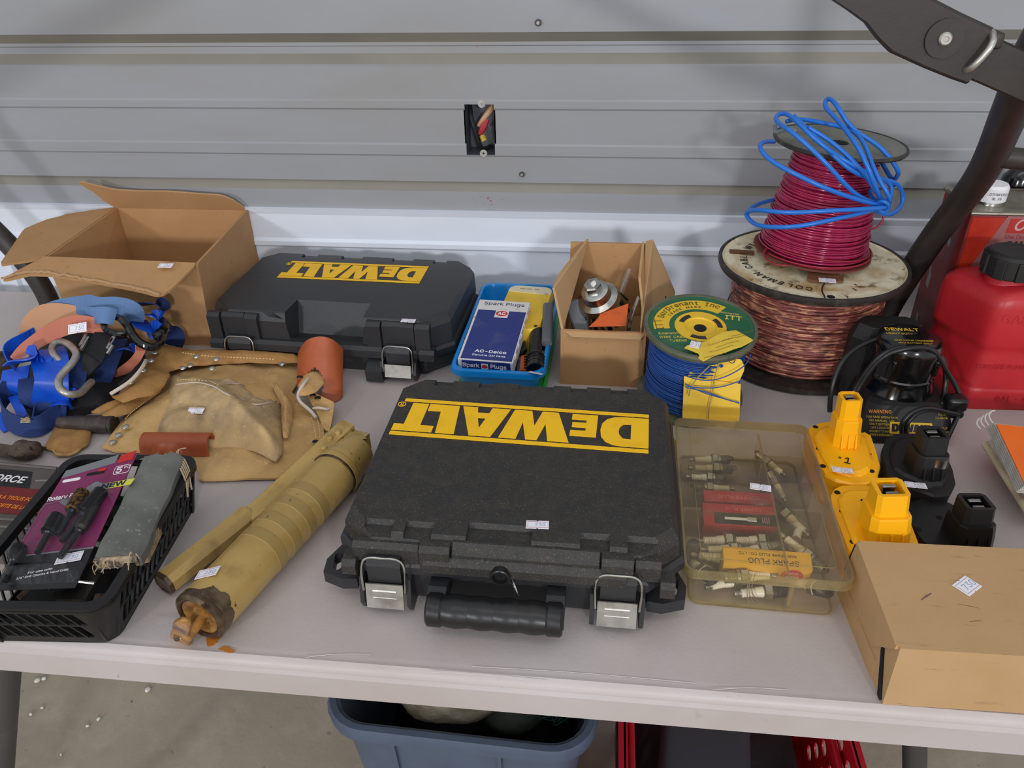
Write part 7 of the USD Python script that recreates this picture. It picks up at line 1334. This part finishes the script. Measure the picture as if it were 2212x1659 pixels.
for k in range(4): part(t, 'curled_corner', tube([o0 + [-.002 - .004 * k, .003, -.003 * k], o0 + [-.005 - .004 * k, .010, .004 - .003 * k], o0 + [-.004 - .003 * k, .014, .009 - .003 * k], o0 + [.002 - .003 * k, .016, .010 - .003 * k]], .0010, 6, 10), BOOKE, local=False)

# ---------------------------------------------------------------- under the table
zr_ = -.34
q0, q1 = P(770, 1581, zr_), P(1262, 1637, zr_); fd = q1 - q0; fa_ = math.atan2(fd[1], fd[0]); wT, dT = .400, .40
ctr_ = (P(706, 1512, zr_)[0] + P(1299, 1565, zr_)[0]) / 2
tc0 = np.array([ctr_, (q0[1] + q1[1]) / 2 + dT / 2, -.74]); wT = P(1299, 1565, zr_)[0] - P(706, 1512, zr_)[0]
tt_ = thing('storage_tote', 'blue-grey plastic storage tote of oddments under the table', 'tote', tc0, fa_)
hT = .40
part(tt_, 'tote_wall', loft([(rrect(wT - .10, dT - .10, .03, 6), 0), (rrect(wT - .034, dT - .034, .05, 6), hT - .02), (rrect(wT - .030, dT - .030, .05, 6), hT - .004), (rrect(wT - .036, dT - .036, .048, 6), hT - .004), (rrect(wT - .104, dT - .104, .028, 6), .004)]), TOTE, smooth=40)
part(tt_, 'rolled_rim', loft([(rrect(wT - .032, dT - .032, .05, 6), hT - .026), (rrect(wT - .004, dT - .004, .062, 6), hT - .024), (rrect(wT, dT, .064, 6), hT - .010), (rrect(wT - .008, dT - .008, .060, 6), hT - .001), (rrect(wT - .024, dT - .024, .054, 6), hT), (rrect(wT - .034, dT - .034, .05, 6), hT - .006), (rrect(wT - .032, dT - .032, .05, 6), hT - .026)], False, False), TOTE, smooth=50)
for x in (-.09, .06): part(tt_, 'wall_rib', hull([(x + a, -dT / 2 + .015 + b, z) for a in (-.003, .003) for b, z in ((.0, hT - .03), (-.003, hT - .03), (.030, .05), (.027, .05))]), TOTE, smooth=False)
sk = trimesh.creation.icosphere(4, 1.0); sk.vertices *= [.100, .085, .085]; sk.vertices *= (1 + .35 * (meshkit.fbm(sk.vertices * 16, 4, 2) - .5))[:, None]
t = thing('canvas_sack', 'lumpy stained cream sack lying in the blue-grey tote', 'sack', (P(960, 1545, -.37) * [1, 1, 0]) + [0, .085, -.372]); part(t, 'sack_body', sk, BAG, smooth=True); part(t, 'sack_fold', tube([(-.09, -.02, .05), (-.04, -.05, .085), (.03, -.05, .084), (.085, -.03, .05)], .005, 8, 24), BAG, smooth=True)
gb = trimesh.creation.icosphere(3, 1.0); gb.vertices *= [.075, .075, .06]; gb.vertices *= (1 + .3 * (meshkit.fbm(gb.vertices * 18, 4, 5) - .5))[:, None]
t = thing('plastic_bag', 'grey-green plastic bag holding netting at the right of the tote', 'bag', (P(1150, 1570, -.40) * [1, 1, 0]) + [-.035, .10, -.445]); part(t, 'bag_body', gb, BAGG, smooth=True)
nc = P(1208, 1572, -.368) + np.array([-.004, .028, 0]); rg = np.random.default_rng(12)
t = thing('green_netting', 'tangled dark green netting with a yellow cord in the tote', 'netting', nc + [0, .02, -.02])
part(t, 'net_strands', cat([tube([nc + [0, .02, 0] + rg.normal(0, 1, 3) * [.022, .015, .010] for _ in range(5)], .0011, 4, 26) for _ in range(70)]), NET, smooth=True, local=False, kind='stuff')
part(t, 'yellow_cord', cat(tube([nc + [.01, -.01, .02], nc + [.016, .0, .026], nc + [.024, .01, .02], nc + [.03, .0, .01]], .0013, 5, 16), tube([nc + [.004, -.02, .016], nc + [.014, -.012, .024], nc + [.02, .004, .022]], .0013, 5, 14)), YLAB, local=False)
t = thing('tote_oddments', 'dark heap filling the bottom of the blue-grey tote', 'oddments', tc0 + [0, 0, .15], kind='stuff'); part(t, 'heap', sheet(rrect(wT - .07, dT - .07, .04), lambda x, y, d: -.0 + .06 * (1 - np.exp(-d / .05)) + .03 * (meshkit.fbm(np.c_[x * 22, y * 22, 0 * x], 5) - .5), .003, .012), BLACKM, smooth=50)
zk = -.47
k0, k1 = P(1352, 1600, zk), P(1848, 1630, zk)
kx0, kx1, ky0, ky1 = k0[0], k1[0], .50, .93
kt = thing('red_crate', 'red plastic crate with round holes holding dark cloth under the table', 'crate', ((kx0 + kx1) / 2, (ky0 + ky1) / 2, -.74))
wK, dK, hK = kx1 - kx0, ky1 - ky0, .74 + zk
def holed(w, h, nx, nz, r):
    g = Polygon([(-w / 2, 0), (w / 2, 0), (w / 2, h), (-w / 2, h)]); H_ = [Point(-w / 2 + (i + .5 + (.5 if j % 2 else 0)) * w / (nx + .5), h - .03 - (j + .4) * .042).buffer(r) for i in range(nx) for j in range(nz)]
    return extrude(g.difference(shapely.union_all(H_)), 0, .003)
for s in (-1, 1):
    part(kt, 'side_wall', onto(holed(dK, hK, 9, 5, .0125), (s * wK / 2, 0, 0), (0, s, 0), (0, 0, 1)), CRATE, smooth=False)
    part(kt, 'end_wall', onto(holed(wK, hK, 8, 5, .0125), (0, -s * dK / 2, 0), (s, 0, 0), (0, 0, 1)), CRATE, smooth=False)
part(kt, 'rim', extrude(Polygon(rrect(wK + .022, dK + .022, .02)).difference(Polygon(rrect(wK - .006, dK - .006, .012))), hK - .012, hK), CRATE, smooth=40); part(kt, 'floor_panel', extrude(rrect(wK, dK, .012), 0, .004), CRATE)
for s in (-1, 1): part(kt, 'inner_rail', rbox((s * (wK / 2 - .012), 0, hK - .05), (.010, dK - .01, .02), .003), CRATE)
cx_ = kt.loc
t = thing('dark_cloth', 'crumpled black cloth filling the left of the red crate', 'cloth', cx_ + [-.06, 0, .02]); o_ = [(-.115, -.19), (.18, -.19), (.18, .19), (-.115, .19)]
part(t, 'cloth_folds', sheet(o_, lambda x, y, d: .10 + .05 * (1 - np.exp(-d / .05)) + .05 * (meshkit.fbm(np.c_[x * 12, y * 12, 0 * x], 4, 3) - .5), .004, .012), COATB, smooth=60)
t = thing('grey_cushion', 'dark grey padded cushion lying on the black cloth in the red crate', 'cushion', cx_ + [-.05, -.02, .20]); part(t, 'pad', at(rbox((0, 0, 0), (.14, .30, .05), .02), rz=-.12), CUSH); part(t, 'piping', at(tube([(-.068, -.148, .0), (.068, -.148, 0), (.068, .148, 0), (-.068, .148, 0)], .004, 6, None, True), rz=-.12), BLACKM)
